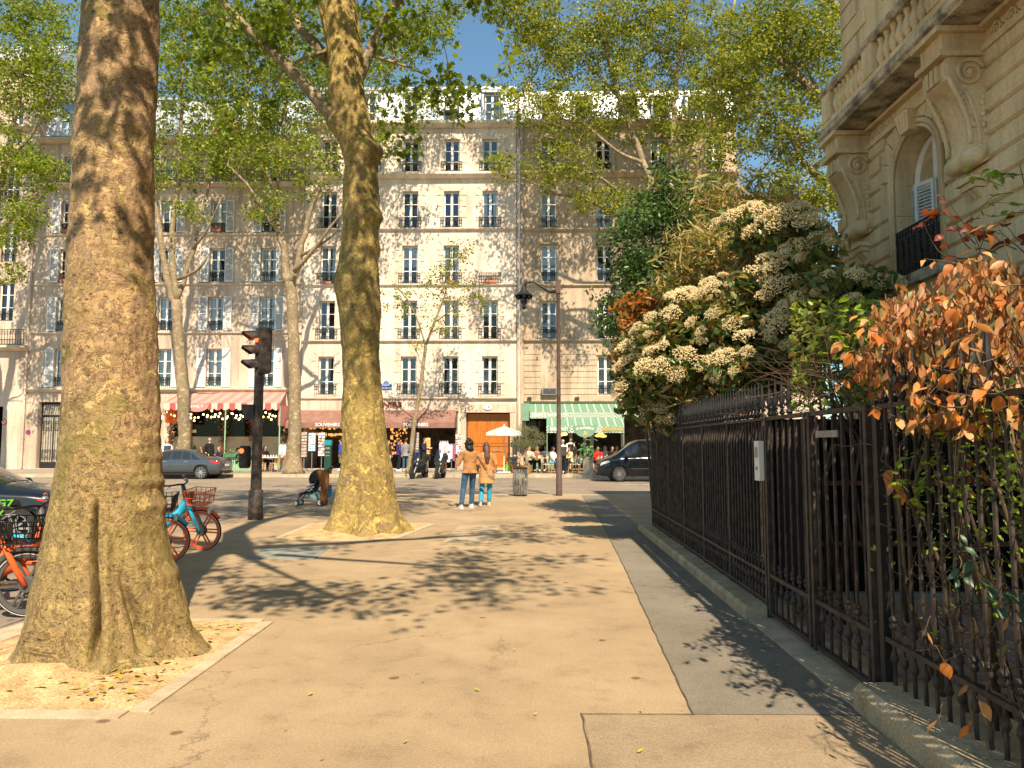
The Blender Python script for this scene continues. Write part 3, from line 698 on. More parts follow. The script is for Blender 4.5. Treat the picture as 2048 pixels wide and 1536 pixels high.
# ================================================================== shopfronts, awnings, signs
def zigzag(name, a, bcol, scale):
    m, t, b = newmat(name); sp = nd(t, 'ShaderNodeSeparateXYZ', {0: pos(t)})
    x = nd(t, 'ShaderNodeMath', {0: sp.outputs[0], 1: scale}, operation='PINGPONG')
    s = nd(t, 'ShaderNodeMath', {0: x.outputs[0], 1: sp.outputs[2]}, operation='ADD')
    mo = nd(t, 'ShaderNodeMath', {0: s.outputs[0], 1: scale*.42}, operation='MODULO')
    lt = nd(t, 'ShaderNodeMath', {0: mo.outputs[0], 1: scale*.21}, operation='LESS_THAN')
    t.links.new(mixc(t, lt.outputs[0], bcol, a), b.inputs['Base Color']); b.inputs['Roughness'].default_value = .8; return m
M_redstripe = stripes('awning_red_stripe', (.38,.10,.09), (.58,.45,.39), .66)
M_redtop = stripes('awning_red_top', (.46,.21,.18), (.52,.28,.24), .66)
M_redside = pmat('awning_red', (.52,.20,.18), (.60,.26,.23), 2, .85)
M_brown = pmat('awning_brown', (.20,.105,.08), (.27,.15,.115), 2.5, .9, .2, 30)
M_gstripe = stripes('awning_green_stripe', (.60,.68,.54), (.15,.27,.185), .42, duty=.1)
M_green = pmat('awning_green', (.14,.26,.18), (.18,.31,.22), 2, .8)
M_zig = zigzag('awning_zigzag', (.62,.66,.56), (.08,.17,.11), .36)
M_ltr_w = pmat('white_lettering', (.82,.80,.74), None, rough=.6)
M_ltr_y = pmat('yellow_lettering', (.75,.42,.08), None, rough=.6)
M_ltr_r = pmat('rust_lettering', (.20,.05,.025), None, rough=.6)
def awning(name, label, x0, x1, zt, yf, zf, drop, mtop, mval, scallop=0, wall_in=0, sides=True, mside=None, fx0=None, fx1=None, y0=None, group='shop awnings'):
    """cloth awning: sloping top, hanging front valance, side cheeks, metal front bar"""
    y0 = y0 or YF-.08; fx0 = x0 if fx0 is None else fx0; fx1 = x1 if fx1 is None else fx1
    t = thing(name, label, 'awning', ((x0+x1)/2, y0, zt), group=group)
    n = 12; v = []; f = []
    for i in range(n+1):
        for k in range(5):
            u, s = i/n, k/4
            xa = x0+(x1-x0)*u; xb = fx0+(fx1-fx0)*u
            v.append((xa+(xb-xa)*s, y0+(yf-y0)*s, zt+(zf-zt)*s-.05*math.sin(math.pi*s)-.012*math.sin(u*37)*math.sin(math.pi*s)))
    for i in range(n):
        for k in range(4): a = i*5+k; f.append((a, a+1, a+6, a+5))
    MB().add(v, f).build('canopy', mtop, t, True, world=True)
    m = MB(); N = scallop*4 if scallop else 24; v = []; f = []
    for i in range(N+1):
        x = fx0+(fx1-fx0)*i/N; d = drop*(1-.28*(1-abs(math.sin(math.pi*i/4)))) if scallop else drop
        yy = yf-.01-.012*math.sin(i*.9)
        v += [(x, yf-.01, zf), (x, yy-.01, zf-d)]
    for i in range(N): f.append((2*i, 2*i+2, 2*i+3, 2*i+1))
    m.add(v, f).build('valance', mval, t, world=True)
    if sides:
        for xa, xb in ((x0, fx0), (x1, fx1)):
            MB().add([(xa,y0,zt),(xb,yf,zf),(xb,yf,zf-drop*.9),(xa,y0,zf-drop*.9)], [(0,1,2,3)]).build('side_cheek', mside or mtop, t, world=True)
    MB().box(fx0, fx1, yf+.005, yf+.04, zf-.035, zf-.005).build('front_bar', M_greym, t, world=True)
    for x in (fx0+(fx1-fx0)*.12, fx0+(fx1-fx0)*.88): MB().tube([(x, y0, zf-.1), (x, (y0+yf)/2, zf-.25), (x, yf+.03, zf-.03)], .02, 5).build('folding_arm', M_greym, t, world=True)
    return t
def put_text(parent, s, size, mat, x, y, z, sx=1.0, ext=.006, bold=0.0):
    o = inst('lettering', text_mesh(s, size, mat, ext, sx=sx, bold=bold), parent, (x, y, z), world=True); return o
# --- restaurant with the striped red awning
YA = 41.0
a0 = awning('striped_awning', 'faded red and white striped restaurant awning with scalloped edge', X(365,785), X(573,785), Z(784), YA, Z(806,Y=YA), .40, M_redtop, M_redstripe, 16, mside=M_redside, fx0=W(328,806,YA).x, fx1=W(560,806,YA).x)
# oval name panel hanging from the valance
ex, ez = W(395,806,YA).x, Z(806, Y=YA)
pl = [(ex-.68+1.36*i/14, ez-.42*math.sqrt(max(0, 1-((i-7)/7)**2))-.05) for i in range(15)]
MB().xz([(ex-.68, ez)]+pl+[(ex+.68, ez)], YA-.035, YA-.028).build('name_panel', M_redside, a0, world=True)
put_text(a0, 'EMILY', .26, M_ltr_w, ex, YA-.05, ez-.2, 1.05)
MB().box(W(556,806,YA).x, W(556,806,YA).x+.03, YA+.1, YF-.3, Z(851,Y=YA), Z(808,Y=YA)).build('side_curtain', M_redside, a0, world=True)
MB().box(W(329,806,YA).x, W(329,806,YA).x+.03, YA+.1, YF-.3, Z(845,Y=YA), Z(810,Y=YA)).build('side_curtain', pmat('orange_canvas', (.52,.12,.03), (.6,.17,.05), 2), a0, world=True)
# front: dark windows between wooden posts, a panelled stall riser, flower garlands, bulbs
rf_ = thing('restaurant_front', 'dark glazed restaurant front with wooden posts under the striped awning', 'shopfront', (X(455,900), YF, GZ))
M_wood = pmat('oiled_wood', (.24,.13,.05), (.34,.20,.09), 6, .6, stretch=(6,6,.6))
M_riser = pmat('cream_panel', (.42,.36,.24), (.52,.45,.31), 2, .7)
xs = [341, 380, 448, 507, 571]
for a in xs: MB().box(X(a,860)-.09, X(a,860)+.09, YF+.02, YF+.2, GZ, Z(812)).build('post', M_wood, rf_, world=True)
MB().box(X(341,860), X(571,860), YF+.12, YF+.24, GZ, Z(873)).build('riser', M_riser, rf_, world=True)
for a, b in zip(xs, xs[1:]):
    MB().box(X(a,860)+.1, X(b,860)-.1, YF+.14, YF+.15, Z(872), Z(812)).build('pane', M_shopglass, rf_, world=True)
    MB().box(X(a,860)+.2, X(b,860)-.2, YF+.105, YF+.12, GZ+.2, Z(880)).build('riser_panel', M_riser, rf_, world=True)
MB().box(X(341,860), X(571,860), YF+.0, YF+.26, Z(812), Z(806)).build('head_beam', M_wood, rf_, world=True)
MB().box(X(341,860), X(571,860), YF+.55, YF+.57, GZ, Z(806)).build('dark_backdrop', M_dark, rf_, world=True)  # near-black sheet in place of the dim room behind the glass
# menu card in the window
MB().box(X(382,863), X(391,863), YF+.10, YF+.11, Z(865), Z(859)).build('menu_card', M_offw, rf_, world=True)
M_bulb = emat('warm_bulb', (1.0, .62, .22), 5.0)
sl = thing('string_lights', 'warm globe bulbs strung under the striped awning', 'string lights', (X(455,830), YA+.3, Z(820, Y=YA)))
br = random.Random(5); cab = MB(); bul = MB()
for row, (yy, zz) in enumerate(((YA+.25, Z(818,Y=YA)), (YA+.75, Z(822,Y=YA)), (YA+1.2, Z(826,Y=YA)))):
    pts = []
    for k in range(30):
        x = X(338,820)+(X(566,820)-X(338,820))*k/29; z = zz-.12+.10*math.sin(k*1.7+row); pts.append((x, yy, z+.16))
        if br.random() < .75: bul.ell((x, yy, z-br.random()*.18), .055, 8, 6)
    cab.tube(pts, .008, 4)
o = bul.build('bulbs', M_bulb, sl, True, world=True); o['kind'] = 'stuff'; cab.build('cable', M_black, sl, world=True)
gi = 0
for px, txt in ((448, 'pink flower garland winding down the middle restaurant post'), (507, 'pink flower garland on the post beside the traffic light'), (571, 'leafy garland with red flowers on the green corner post'), (345, 'dark flower garland on the left restaurant post')):
    x = X(px, 850); rs = np.random.RandomState(px)
    n = 330; zz = rs.uniform(Z(884), Z(812), n); wdt = .12+.22*np.clip((zz-Z(860))/1.5, 0, 1)
    P = np.stack([x+rs.normal(0, 1, n)*wdt, YF-.12+rs.normal(0, .07, n), zz], 1)
    g = thing('flower_garland', txt, 'garland', (x, YF-.1, Z(884)), group='garlands on the restaurant front')
    leaves_obj('blossoms', P[:200], .13, C_PINK, g, True, px); leaves_obj('greenery', P[200:], .16, G_DARK, g, True, px+1)
    MB().tube([(x, YF-.05, Z(886)), (x+.03, YF-.1, Z(850)), (x-.03, YF-.05, Z(812))], .02, 5).build('stem', M_wood, g, world=True)
x = X(561,850)
for px, Y, lab in ((558, YA+.05, 'pale green slender post at the front right corner of restaurant terrace'), (449, YA+.05, 'pale green slender post at the middle of restaurant terrace')):
    p = W(px, 900, Y); m = MB().tube([(p.x, Y, farz(Y)), (p.x, Y, Z(812, Y=Y))], .035, 8).lathe([(.09,0),(.07,.05),(.035,.12)], 8, (p.x, Y, farz(Y)))
    tag(m.build('awning_post', M_wgreen, smooth='auto'), lab, 'post')
# --- souvenir shop
YB = 42.0
SV = thing('souvenir_shopfront', 'souvenir shop front with pale fascia and rust red sign letters', 'shopfront', (X(757,880), YF, GZ))
MB().box(X(600,810), X(918,810), YF-.14, YF+.02, Z(822), Z(801)).build('fascia', M_cream, SV, world=True)
tx = put_text(SV, 'SOUVENIRS', .42, M_ltr_r, X(757,809), YF-.17, Z(809.5), 1.28, .03, .012)
for px in (602, 690, 765, 913): MB().box(X(px,880)-.07, X(px,880)+.07, YF-.03, YF+.25, GZ, Z(822)).build('pier', M_brown, SV, world=True)
MB().box(X(602,880), X(913,880), YF+.26, YF+.28, Z(836), Z(822)).build('transom', M_brown, SV, world=True)
awning('brown_awning', 'brown souvenir shop awning left of the knobbly plane trunk', X(588,819), X(722,819), Z(819), YB, Z(845,Y=YB), .30, M_brown, M_brown)
awning('brown_awning', 'brown souvenir shop awning right of the knobbly plane trunk', X(748,819), X(914,819), Z(819), YB, Z(845,Y=YB), .30, M_brown, M_brown)
aw = [o for o in bpy.data.objects if o.name.startswith('brown_awning')]
put_text(aw[0], 'SOUVENIRS', .27, M_ltr_w, W(655,849,YB).x, YB-.04, Z(849.5,Y=YB), 1.0, .004, .004)
put_text(aw[1], 'SOUVENIRS', .27, M_ltr_w, W(832,849,YB).x, YB-.04, Z(849.5,Y=YB), 1.0, .004, .004)
# goods inside the shop, the warm light put into their material as glow
M_goods = emat('glowing_goods', (.85,.42,.12), .55); gd = thing('shop_shelves', 'shelves of trinkets with a glow of their own inside the souvenir shop', 'shelves', (X(660,890), YF+2.2, GZ))
gm = MB(); rr = random.Random(9)
for (pa, pb) in ((620, 690), (835, 850)):
    pass
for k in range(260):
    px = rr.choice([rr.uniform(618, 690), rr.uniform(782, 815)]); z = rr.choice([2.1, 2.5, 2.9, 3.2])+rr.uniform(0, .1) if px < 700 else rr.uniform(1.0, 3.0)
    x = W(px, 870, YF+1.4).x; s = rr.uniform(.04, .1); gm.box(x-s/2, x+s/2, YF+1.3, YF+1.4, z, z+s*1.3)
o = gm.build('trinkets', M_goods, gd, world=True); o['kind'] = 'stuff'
for z in (2.05, 2.45, 2.85, 3.15): MB().box(W(616,870,YF+1.4).x, W(692,870,YF+1.4).x, YF+1.25, YF+1.5, z-.03, z).build('shelf', M_wood, gd, world=True)
def card_mat(i, cols):
    m, t, b = newmat('printed_cards_%d' % i); p = pos(t)
    v = nd(t, 'ShaderNodeTexVoronoi', {'Vector': p, 'Scale': 9.0}, distance='CHEBYCHEV')
    t.links.new(ramp(t, nd(t, 'ShaderNodeSeparateColor', {0: v.outputs['Color']}).outputs[0], [(i/(len(cols)-1), c) for i, c in enumerate(cols)], 'CONSTANT'), b.inputs['Base Color'])
    b.inputs['Roughness'].default_value = .5; return m
CM = [card_mat(0, [(.75,.78,.8),(.35,.6,.75),(.8,.8,.78),(.2,.45,.6),(.7,.35,.25)]), card_mat(1, [(.75,.7,.6),(.5,.15,.1),(.75,.73,.7),(.2,.2,.22),(.6,.5,.3)]),
      card_mat(2, [(.85,.42,.02),(.80,.36,.02),(.9,.5,.05)]), card_mat(3, [(.3,.28,.25),(.45,.42,.38),(.5,.2,.12),(.25,.25,.27)])]
def card_rack(label, px, Y, py0, py1, wpx, mat, cols=3, rows_=8):
    p = W(px, py1, Y); w_ = wpx*Y/1500; z1, z0 = W(px, py0, Y).z, W(px, py1, Y).z
    t = thing('postcard_rack', label, 'rack', (p.x, Y, farz(Y)), group='postcard racks outside the souvenir shop')
    MB().tube([(p.x, Y, farz(Y)), (p.x, Y, z1+.05)], .025, 6).lathe([(.26, 0), (.24, .05), (.03, .09)], 10, (p.x, Y, farz(Y))).build('stand', M_greym, t, world=True)
    for i in range(cols):
        for k in range(rows_):
            x = p.x-w_/2+w_*(i+.5)/cols; z = z0+(z1-z0)*(k+.5)/rows_; cw, ch = w_/cols*.44, (z1-z0)/rows_*.43
            MB().add([(x-cw,Y-.09,z-ch),(x+cw,Y-.09,z-ch),(x+cw,Y-.05,z+ch),(x-cw,Y-.05,z+ch),(x-cw,Y-.08,z-ch),(x+cw,Y-.08,z-ch),(x+cw,Y-.04,z+ch),(x-cw,Y-.04,z+ch)], [(0,1,2,3),(4,7,6,5),(0,4,5,1),(1,5,6,2),(2,6,7,3),(3,7,4,0)]).build('card_pocket', mat, t, world=True)
    MB().box(p.x-w_/2, p.x+w_/2, Y-.03, Y+.12, z0, z1).build('rack_body', M_greym, t, world=True)
    return t
card_rack('slim postcard rack beside the young trunk, greyish cards', 608, 41.6, 864, 914, 11, CM[3], 2)
card_rack('bright postcard rack with pale blue cards under the left brown awning', 624, 41.4, 866, 902, 14, CM[0], 3)
card_rack('tall postcard rack partly hidden by the green parking meter', 643, 41.5, 865, 912, 13, CM[1], 2)
card_rack('grey postcard rack behind the thin leaning tree', 831, 41.5, 865, 905, 13, CM[3], 2)
card_rack('yellow card rack beside the young man reading', 856, 41.2, 876, 908, 9, CM[2], 2)
card_rack('white postcard rack by the orange door', 918, 41.6, 869, 908, 14, CM[1], 3)
# hanging textiles on stands
TX = [pmat('cloth_print_%d' % i, a, b, 14, .9) for i, (a, b) in enumerate((((.6,.58,.62),(.75,.3,.35)), ((.55,.62,.75),(.85,.85,.88)), ((.65,.12,.3),(.85,.7,.72)), ((.05,.12,.3),(.5,.05,.06)), ((.8,.8,.8),(.45,.55,.6))))]
def cloth_stand(label, px, Y, py0, py1, wpx, mats):
    p = W(px, py1, Y); w_ = wpx*Y/1500; z1, z0 = W(px, py0, Y).z, W(px, py1, Y).z
    t = thing('clothes_stand', label, 'clothes stand', (p.x, Y, farz(Y)), group='clothes stands outside the souvenir shop')
    MB().tube([(p.x-w_/2, Y, z1), (p.x+w_/2, Y, z1)], .015, 5).tube([(p.x, Y, farz(Y)), (p.x, Y, z1)], .02, 6).bar((p.x-w_/3, Y, farz(Y)+.02), (p.x+w_/3, Y, farz(Y)+.02), .3, .03).build('stand', M_greym, t, world=True)
    rs = random.Random(px)
    n = max(3, int(w_/.12))
    for i in range(n):
        x = p.x-w_/2+w_*(i+.5)/n; yy = Y-.05-.03*(i % 3); zz0 = z0+rs.uniform(0, .3); hw = w_/n*.62
        MB().add([(x-hw*.4,yy,z1-.02),(x+hw*.4,yy,z1-.02),(x+hw,yy-.02,z1-.16),(x+hw*.95,yy-.05,zz0),(x,yy-.01,zz0-.03),(x-hw*.95,yy-.05,zz0),(x-hw,yy-.02,z1-.16),(x,yy-.045,(z1+zz0)/2)],
                 [(0,1,7),(1,2,7),(2,3,7),(3,4,7),(4,5,7),(5,6,7),(6,0,7)]).build('garment', mats[i % len(mats)], t, world=True)
    return t
cloth_stand('stand of pale printed dresses beside the striped restaurant', 566, 41.0, 888, 920, 14, [TX[4], TX[0]])
cloth_stand('stand of pink and white scarves behind the front scooter', 888, 41.4, 882, 915, 18, [TX[2], TX[4], TX[0]])
cloth_stand('stand of blue and white shirts between scooter and postcard rack', 903, 41.0, 888, 924, 17, [TX[1], TX[4], TX[3]])
# --- orange carriage door of number 19
M_door = pmat('varnished_door', (.34,.10,.012), (.50,.17,.02), 4, .4, .1, 30, .4, stretch=(8,8,.5))
dx0, dx1, dz1 = X(934,880), X(1018,880), Z(827)
D = thing('carriage_door', 'tall varnished orange double door below the house number plaque', 'door', ((dx0+dx1)/2, YF+.35, GZ))
mid = (dx0+dx1)/2
for s, (a, b) in ((-1, (dx0, mid-.006)), (1, (mid+.006, dx1))):
    lf_ = MB().box(a, b, YF+.36, YF+.42, GZ+.02, dz1).build('door_leaf', M_door, D, world=True)
    for za, zb in ((GZ+.15, GZ+.75), (GZ+.95, GZ+1.25), (GZ+1.45, dz1-.25)):
        for q in range(2):
            xa = a+.1+q*((b-a)-.16)/2; xb = xa+((b-a)-.28)/2
            MB().box(xa, xb, YF+.335, YF+.36, za, zb).build('door_panel', M_door, lf_)
    MB().box(a+.08, b-.08, YF+.32, YF+.36, GZ+1.28, GZ+1.42).build('mid_rail', M_door, lf_)
MB().box(mid+.3, mid+.75, YF+.315, YF+.335, GZ+1.0, GZ+1.06).build('letter_slot', M_steel, D, world=True)
MB().box(mid-.04, mid+.04, YF+.31, YF+.36, GZ+.02, dz1).build('meeting_strip', M_door, D, world=True)
MB().box(dx0-.05, dx1+.05, YF+.05, YF+.45, GZ-.05, GZ+.03).build('threshold', M_kerb, D, world=True)
for a, b in ((922, 932), (1020, 1031)): MB().box(X(a,880), X(b,880)-.01, YF-.07, YF+.02, GZ-.1, Z(812)).build('door_jamb', M_cream, D, world=True)
MB().box(X(922,820), X(1031,820), YF-.1, YF+.02, Z(825), Z(808)).build('door_lintel', M_cream, D, world=True)
NP = thing('number_plaque', 'small white house number plaque reading nineteen above the orange door', 'plaque', (X(976,815), YF-.12, Z(819)))
px_, pz_ = X(976,815), Z(815)
MB().xz([(px_+.26*math.cos(a), pz_+.15*math.sin(a)) for a in [i*math.pi/8 for i in range(16)]], YF-.15, YF-.1).build('shield', M_offw, NP, world=True)
MB().box(px_-.17, px_+.17, YF-.165, YF-.15, pz_-.11, pz_+.11).build('plate', M_frame, NP, world=True)
put_text(NP, '19', .22, pmat('enamel_blue', (.02,.06,.25), None, rough=.3), px_, YF-.17, pz_, 1.0, .004, .006)
# street name plate
M_enam = pmat('enamel_blue_plate', (.015,.06,.26), (.02,.08,.30), 5, .3)
SP = thing('street_name_plate', 'blue enamel street name plate with arched top on the pale house', 'street sign', (X(772,775), YF-.03, Z(779)))
x0, x1, z0, z1 = X(760,775), X(784,775), Z(779), Z(768)
MB().box(x0, x1, YF-.04, YF-.01, z0, z1).build('plate', M_enam, SP, world=True)
MB().xz([(X(766,768), z1+.002), (X(779,768), z1+.002), (X(777,764), z1+.14), (X(772.5,763), z1+.19), (X(768,764), z1+.14)], YF-.04, YF-.01).build('arch_plate', M_enam, SP, world=True)
M_ltr_p = pmat('enamel_white', (.8,.82,.85), None, rough=.3)
put_text(SP, '7e Arrt', .11, M_ltr_p, (x0+x1)/2, YF-.046, z1+.07, 1, .003)
put_text(SP, 'AVENUE', .12, M_ltr_p, (x0+x1)/2, YF-.046, z0+.26, 1, .003)
put_text(SP, 'DE LA BOURDONNAIS', .095, M_ltr_p, (x0+x1)/2, YF-.046, z0+.09, .72, .003)
# round signs on the left wall
M_redsg = pmat('sign_red', (.45,.03,.02), None, rough=.4)
for px, py, r, lab in ((9, 844, .16, 'small round red and white sign on the wall at the left edge'), (57, 864, .14, 'small round red sign beside the iron door')):
    p = W(px, py, YF); t = thing('round_sign', lab, 'sign', (p.x, YF-.03, p.z-r))
    MB().lathe([(r, YF-.04), (r, YF-.01)], 16, (p.x, 0, p.z), 'y').build('disc', M_redsg, t, world=True)
    MB().lathe([(r*.72, YF-.046), (r*.72, YF-.04)], 16, (p.x, 0, p.z), 'y').build('inner_disc', M_offw if px < 20 else M_enam, t, world=True)
    MB().obox((p.x, YF-.05, p.z), (r*1.3, .008, r*.22), Matrix.Rotation(R(45), 3, 'Y')).build('slash', M_redsg if px > 20 else M_black, t, world=True)
# --- bakery with the two green awnings
YG, YH = 41.6, 39.6
BK = thing('bakery_shopfront', 'bakery front with dark interior behind the cafe terrace', 'shopfront', (X(1170,880), YF, GZ))
for px in (1053, 1112, 1142, 1184, 1246, 1299): MB().box(X(px,880)-.1, X(px,880)+.1, YF+.05, YF+.25, GZ, Z(824)).build('pier', M_cream if px in (1142, 1184, 1246) else M_iron, BK, world=True)
MB().box(X(1042,812), X(1300,812), YF-.1, YF+.02, Z(826), Z(808)).build('fascia', M_green, BK, world=True)
MB().box(X(1053,880), X(1112,880), YF+.12, YF+.2, GZ, GZ+.7).build('riser', M_green, BK, world=True)
for a, b in ((1053, 1112), (1184, 1246)): MB().box(X(a,880)+.1, X(b,880)-.1, YF+.14, YF+.15, GZ+.7, Z(824)).build('pane', M_shopglass, BK, world=True)
lm = MB()
for px, py in ((1130, 868), (1205, 868), (1210, 872), (1200, 871), (1120, 870)): lm.ell((X(px,py), YF+1.0, Z(py)), (.22,.1,.09), 8, 6)
lm.build('warm_lamps', emat('warm_lamp', (1,.5,.12), 2.0), BK, world=True)
a1 = awning('green_awning', 'upper green striped bakery awning close under the first floor', X(1044,808), X(1290,808), Z(808), YG, Z(824,Y=YG), .36, M_gstripe, M_zig, fx0=W(1060,824,YG).x, fx1=W(1290,824,YG).x, mside=M_green)
MB().box(W(1042,840,YG+.3).x, W(1059,840,YG+.3).x, YG+.2, YG+.24, Z(841,Y=YG), Z(806,Y=YG)).build('end_panel', M_green, a1, world=True)
put_text(a1, 'SERVICE  NON STOP', .24, M_ltr_w, W(1100,830,YG).x, YG-.04, Z(830.5,Y=YG), .9, .004, .004)
a2 = awning('green_awning', 'lower green striped bakery awning over the terrace tables', W(1093,836,YH+1.3).x, W(1248,836,YH+1.3).x, Z(836,Y=YH+1.3), YH, Z(852,Y=YH), .36, M_gstripe, M_zig, y0=YH+1.3, fx0=W(1093,852,YH).x, fx1=W(1248,852,YH).x, mside=M_green)
for px in (1094, 1247): MB().tube([(W(px,860,YH).x, YH+.05, farz(YH)), (W(px,860,YH).x, YH+.05, Z(852,Y=YH))], .03, 6).build('awning_leg', M_green, a2, world=True)
ex, ez = W(1170,852,YH).x, Z(851,Y=YH)
MB().xz([(ex-.62, ez)]+[(ex-.62*math.cos(math.pi*i/16), ez-.05-.58*math.sin(math.pi*i/16)) for i in range(17)]+[(ex+.62, ez)], YH-.05, YH-.035).build('oval_panel', M_green, a2, world=True)
for s, x, mt in (('BREAKFAST', 1118, M_ltr_w), ('RESTAURANT', 1226, M_ltr_y)):
    xx = W(x,858,YH).x; MB().box(xx-.56, xx+.56, YH-.032, YH-.026, Z(863.5,Y=YH), Z(853,Y=YH)).build('name_band', M_green, a2, world=True)
    put_text(a2, s, .235, mt, xx, YH-.04, Z(858.3,Y=YH), .78, .004, .004)
for i, ch in enumerate('BOULANGERIE'):
    a = (i-5)*.165; o = put_text(a2, ch, .17, M_ltr_w, ex+.52*math.sin(a*.95)*1.0+(i-5)*.012, YH-.058, ez-.23+.10*math.cos(a*1.3), .95, .003, .003); o.rotation_euler = (0, a*.3, 0)
m = MB().xz([(ex-.02, ez-.28),(ex+.02, ez-.28),(ex+.05,ez-.40),(ex+.12,ez-.52),(ex+.06,ez-.52),(ex,ez-.44),(ex-.06,ez-.52),(ex-.12,ez-.52),(ex-.05,ez-.40)], YH-.062, YH-.052).build('tower_emblem', M_ltr_y, a2, world=True)
for px in (1059, 1154):
    p = W(px, 797, YF-.2); m = MB().box(p.x-.12, p.x+.12, YF-.3, YF-.04, p.z-.08, p.z+.08)
    tag(m.build('wall_spotlight', M_ironbrown), 'small dark spotlight above the green awning, %s one' % ('left' if px < 1100 else 'right'), 'spotlight', 'spotlights over bakery')
# ================================================================== ochre stone mansion on the right
XW, YC = 6.0, 14.0
MN = thing('mansion', 'ochre stone mansion with scroll corbels and balustraded balcony at right', 'building', (XW, YC, 0))
def pb(m, name, mat, parent=None, smooth=False): return m.build(name, mat, parent or MN, smooth, world=True)
WY0, WY1, WZ0, WZS = 10.62, 11.92, 4.24, 5.80          # arched window: jambs, sill, springing
WC, WRAD = (WY0+WY1)/2, (WY1-WY0)/2
ARC = [(WC-WRAD*math.cos(math.pi*i/16), WZS+WRAD*math.sin(math.pi*i/16)) for i in range(17)]
body = MB()
H = 15.2; ZB = 7.06
def yz(m, poly, x): m.add([(x, y, z) for y, z in poly], [tuple(range(len(poly)))])
yz(body, [(-14,-.1),(WY0,-.1),(WY0,ZB),(-14,ZB)], XW); yz(body, [(WY1,-.1),(YC,-.1),(YC,ZB),(WY1,ZB)], XW)
yz(body, [(WY0,-.1),(WY1,-.1),(WY1,WZ0),(WY0,WZ0)], XW)
for (a, b) in zip(ARC, ARC[1:]): yz(body, [a, b, (b[0], ZB), (a[0], ZB)], XW)
RD = .36
ring = [(WY0, WZ0)]+ARC+[(WY1, WZ0)]
for a, b in zip(ring, ring[1:]+ring[:1]): body.quad((XW,a[0],a[1]),(XW,b[0],b[1]),(XW+RD,b[0],b[1]),(XW+RD,a[0],a[1]))
yz(body, [(-14,ZB),(YC-.12,ZB),(YC-.12,H),(-14,H)], XW+.12)
body.quad((XW,-14,ZB),(XW,YC,ZB),(XW+.12,YC,ZB),(XW+.12,-14,ZB))
body.quad((XW,YC,-.1),(20,YC,-.1),(20,YC,ZB),(XW,YC,ZB)); body.quad((XW+.12,YC-.12,ZB),(20,YC-.12,ZB),(20,YC-.12,H),(XW+.12,YC-.12,H))
body.quad((XW,-14,-.1),(20,-14,-.1),(20,-14,H),(XW,-14,H)); body.quad((XW,-14,H),(20,-14,H),(20,YC,H),(XW,YC,H))
wl = pb(body, 'wall', M_ochre)
# unseen blocks added behind the viewpoint to cast shade on the path
pb(MB().box(XW+.15, 20, -34, -14.01, -.1, 17.4), 'added_shade_block', M_ochre)
pb(MB().box(XW+.2, 19.5, -13.99, -5.0, H+.01, 17.4), 'added_shade_storey', M_ochre)
# banded courses, each a proud strip of stone that stops at the window and the voussoirs
z = .5; k = 0
def inner(zc):                            # half width kept free round the opening
    if zc < WZ0-.25: return 0
    if zc < WZS: return WRAD+.17
    d = zc-WZS
    return math.sqrt(max(0, 1.12**2-d*d)) if d < 1.12 else 0
while z < 6.5:
    h = .285; w_ = max(inner(z), inner(z+h))
    segs = [(-12, YC+.035)] if not w_ else [(-12, WC-w_), (WC+w_, YC+.035)]
    for a, b in segs:
        cuts = [a]+[c for c in np.arange(-10+(k % 2)*.9, b-.3, 1.9) if c > a+.3]+[b]
        for c, d in zip(cuts, cuts[1:]):
            m = MB().add([(XW-.015,c,z+.012),(XW-.015,d,z+.012),(XW-.05,d-.004,z+.04),(XW-.05,c+.004,z+.04),(XW-.05,d-.004,z+h-.03),(XW-.05,c+.004,z+h-.03),(XW-.015,d,z+h-.006),(XW-.015,c,z+h-.006),(XW+.02,c,z+.012),(XW+.02,d,z+.012),(XW+.02,d,z+h-.006),(XW+.02,c,z+h-.006)],
                [(0,1,2,3),(3,2,4,5),(5,4,6,7),(0,3,5,7,11,8),(1,9,10,6,4,2),(8,9,1,0),(7,6,10,11)])
            pb(m, 'stone_course', M_ochre, wl)
    z += .30; k += 1
# courses of the upper floor by the corner
for i in range(12):
    z = 7.7+i*.36; pb(MB().box(XW+.08, XW+.14, YC-.12-(.62 if i % 2 else .95), YC-.10, z+.02, z+.34), 'quoin', M_ochre, wl)
    if i > 2: pb(MB().box(XW+.09, XW+.14, 8, 12.3, z+.02, z+.34), 'stone_course', M_ochre, wl)
# voussoirs and keystone
for i in range(9):
    if i == 4: continue
    a0, a1 = math.pi*(.045+i*.1012), math.pi*(.045+(i+1)*.1012)-.02
    r0, r1 = WRAD+.17, 1.06 if i % 2 == 0 else 1.1
    P = [(XW-.048, WC-r*math.cos(a), WZS+r*math.sin(a)) for r, a in ((r0,a0),(r1,a0),(r1,a1),(r0,a1))]
    pb(MB().prism(P, (.07, 0, 0)), 'voussoir', M_ochre, wl)
P = [(XW-.16, WC-.13, WZS+WRAD-.03), (XW-.20, WC-.2, 6.72), (XW-.20, WC+.2, 6.72), (XW-.16, WC+.13, WZS+WRAD-.03)]
ks_ = pb(MB().prism(P, (.22, 0, 0)), 'keystone', M_ochre)
for s in (-.08, 0, .08): pb(MB().tube([(XW-.165, WC+s, 6.5), (XW-.20, WC+s*1.2, 6.68)], .022, 6), 'flute', M_ochre, ks_)
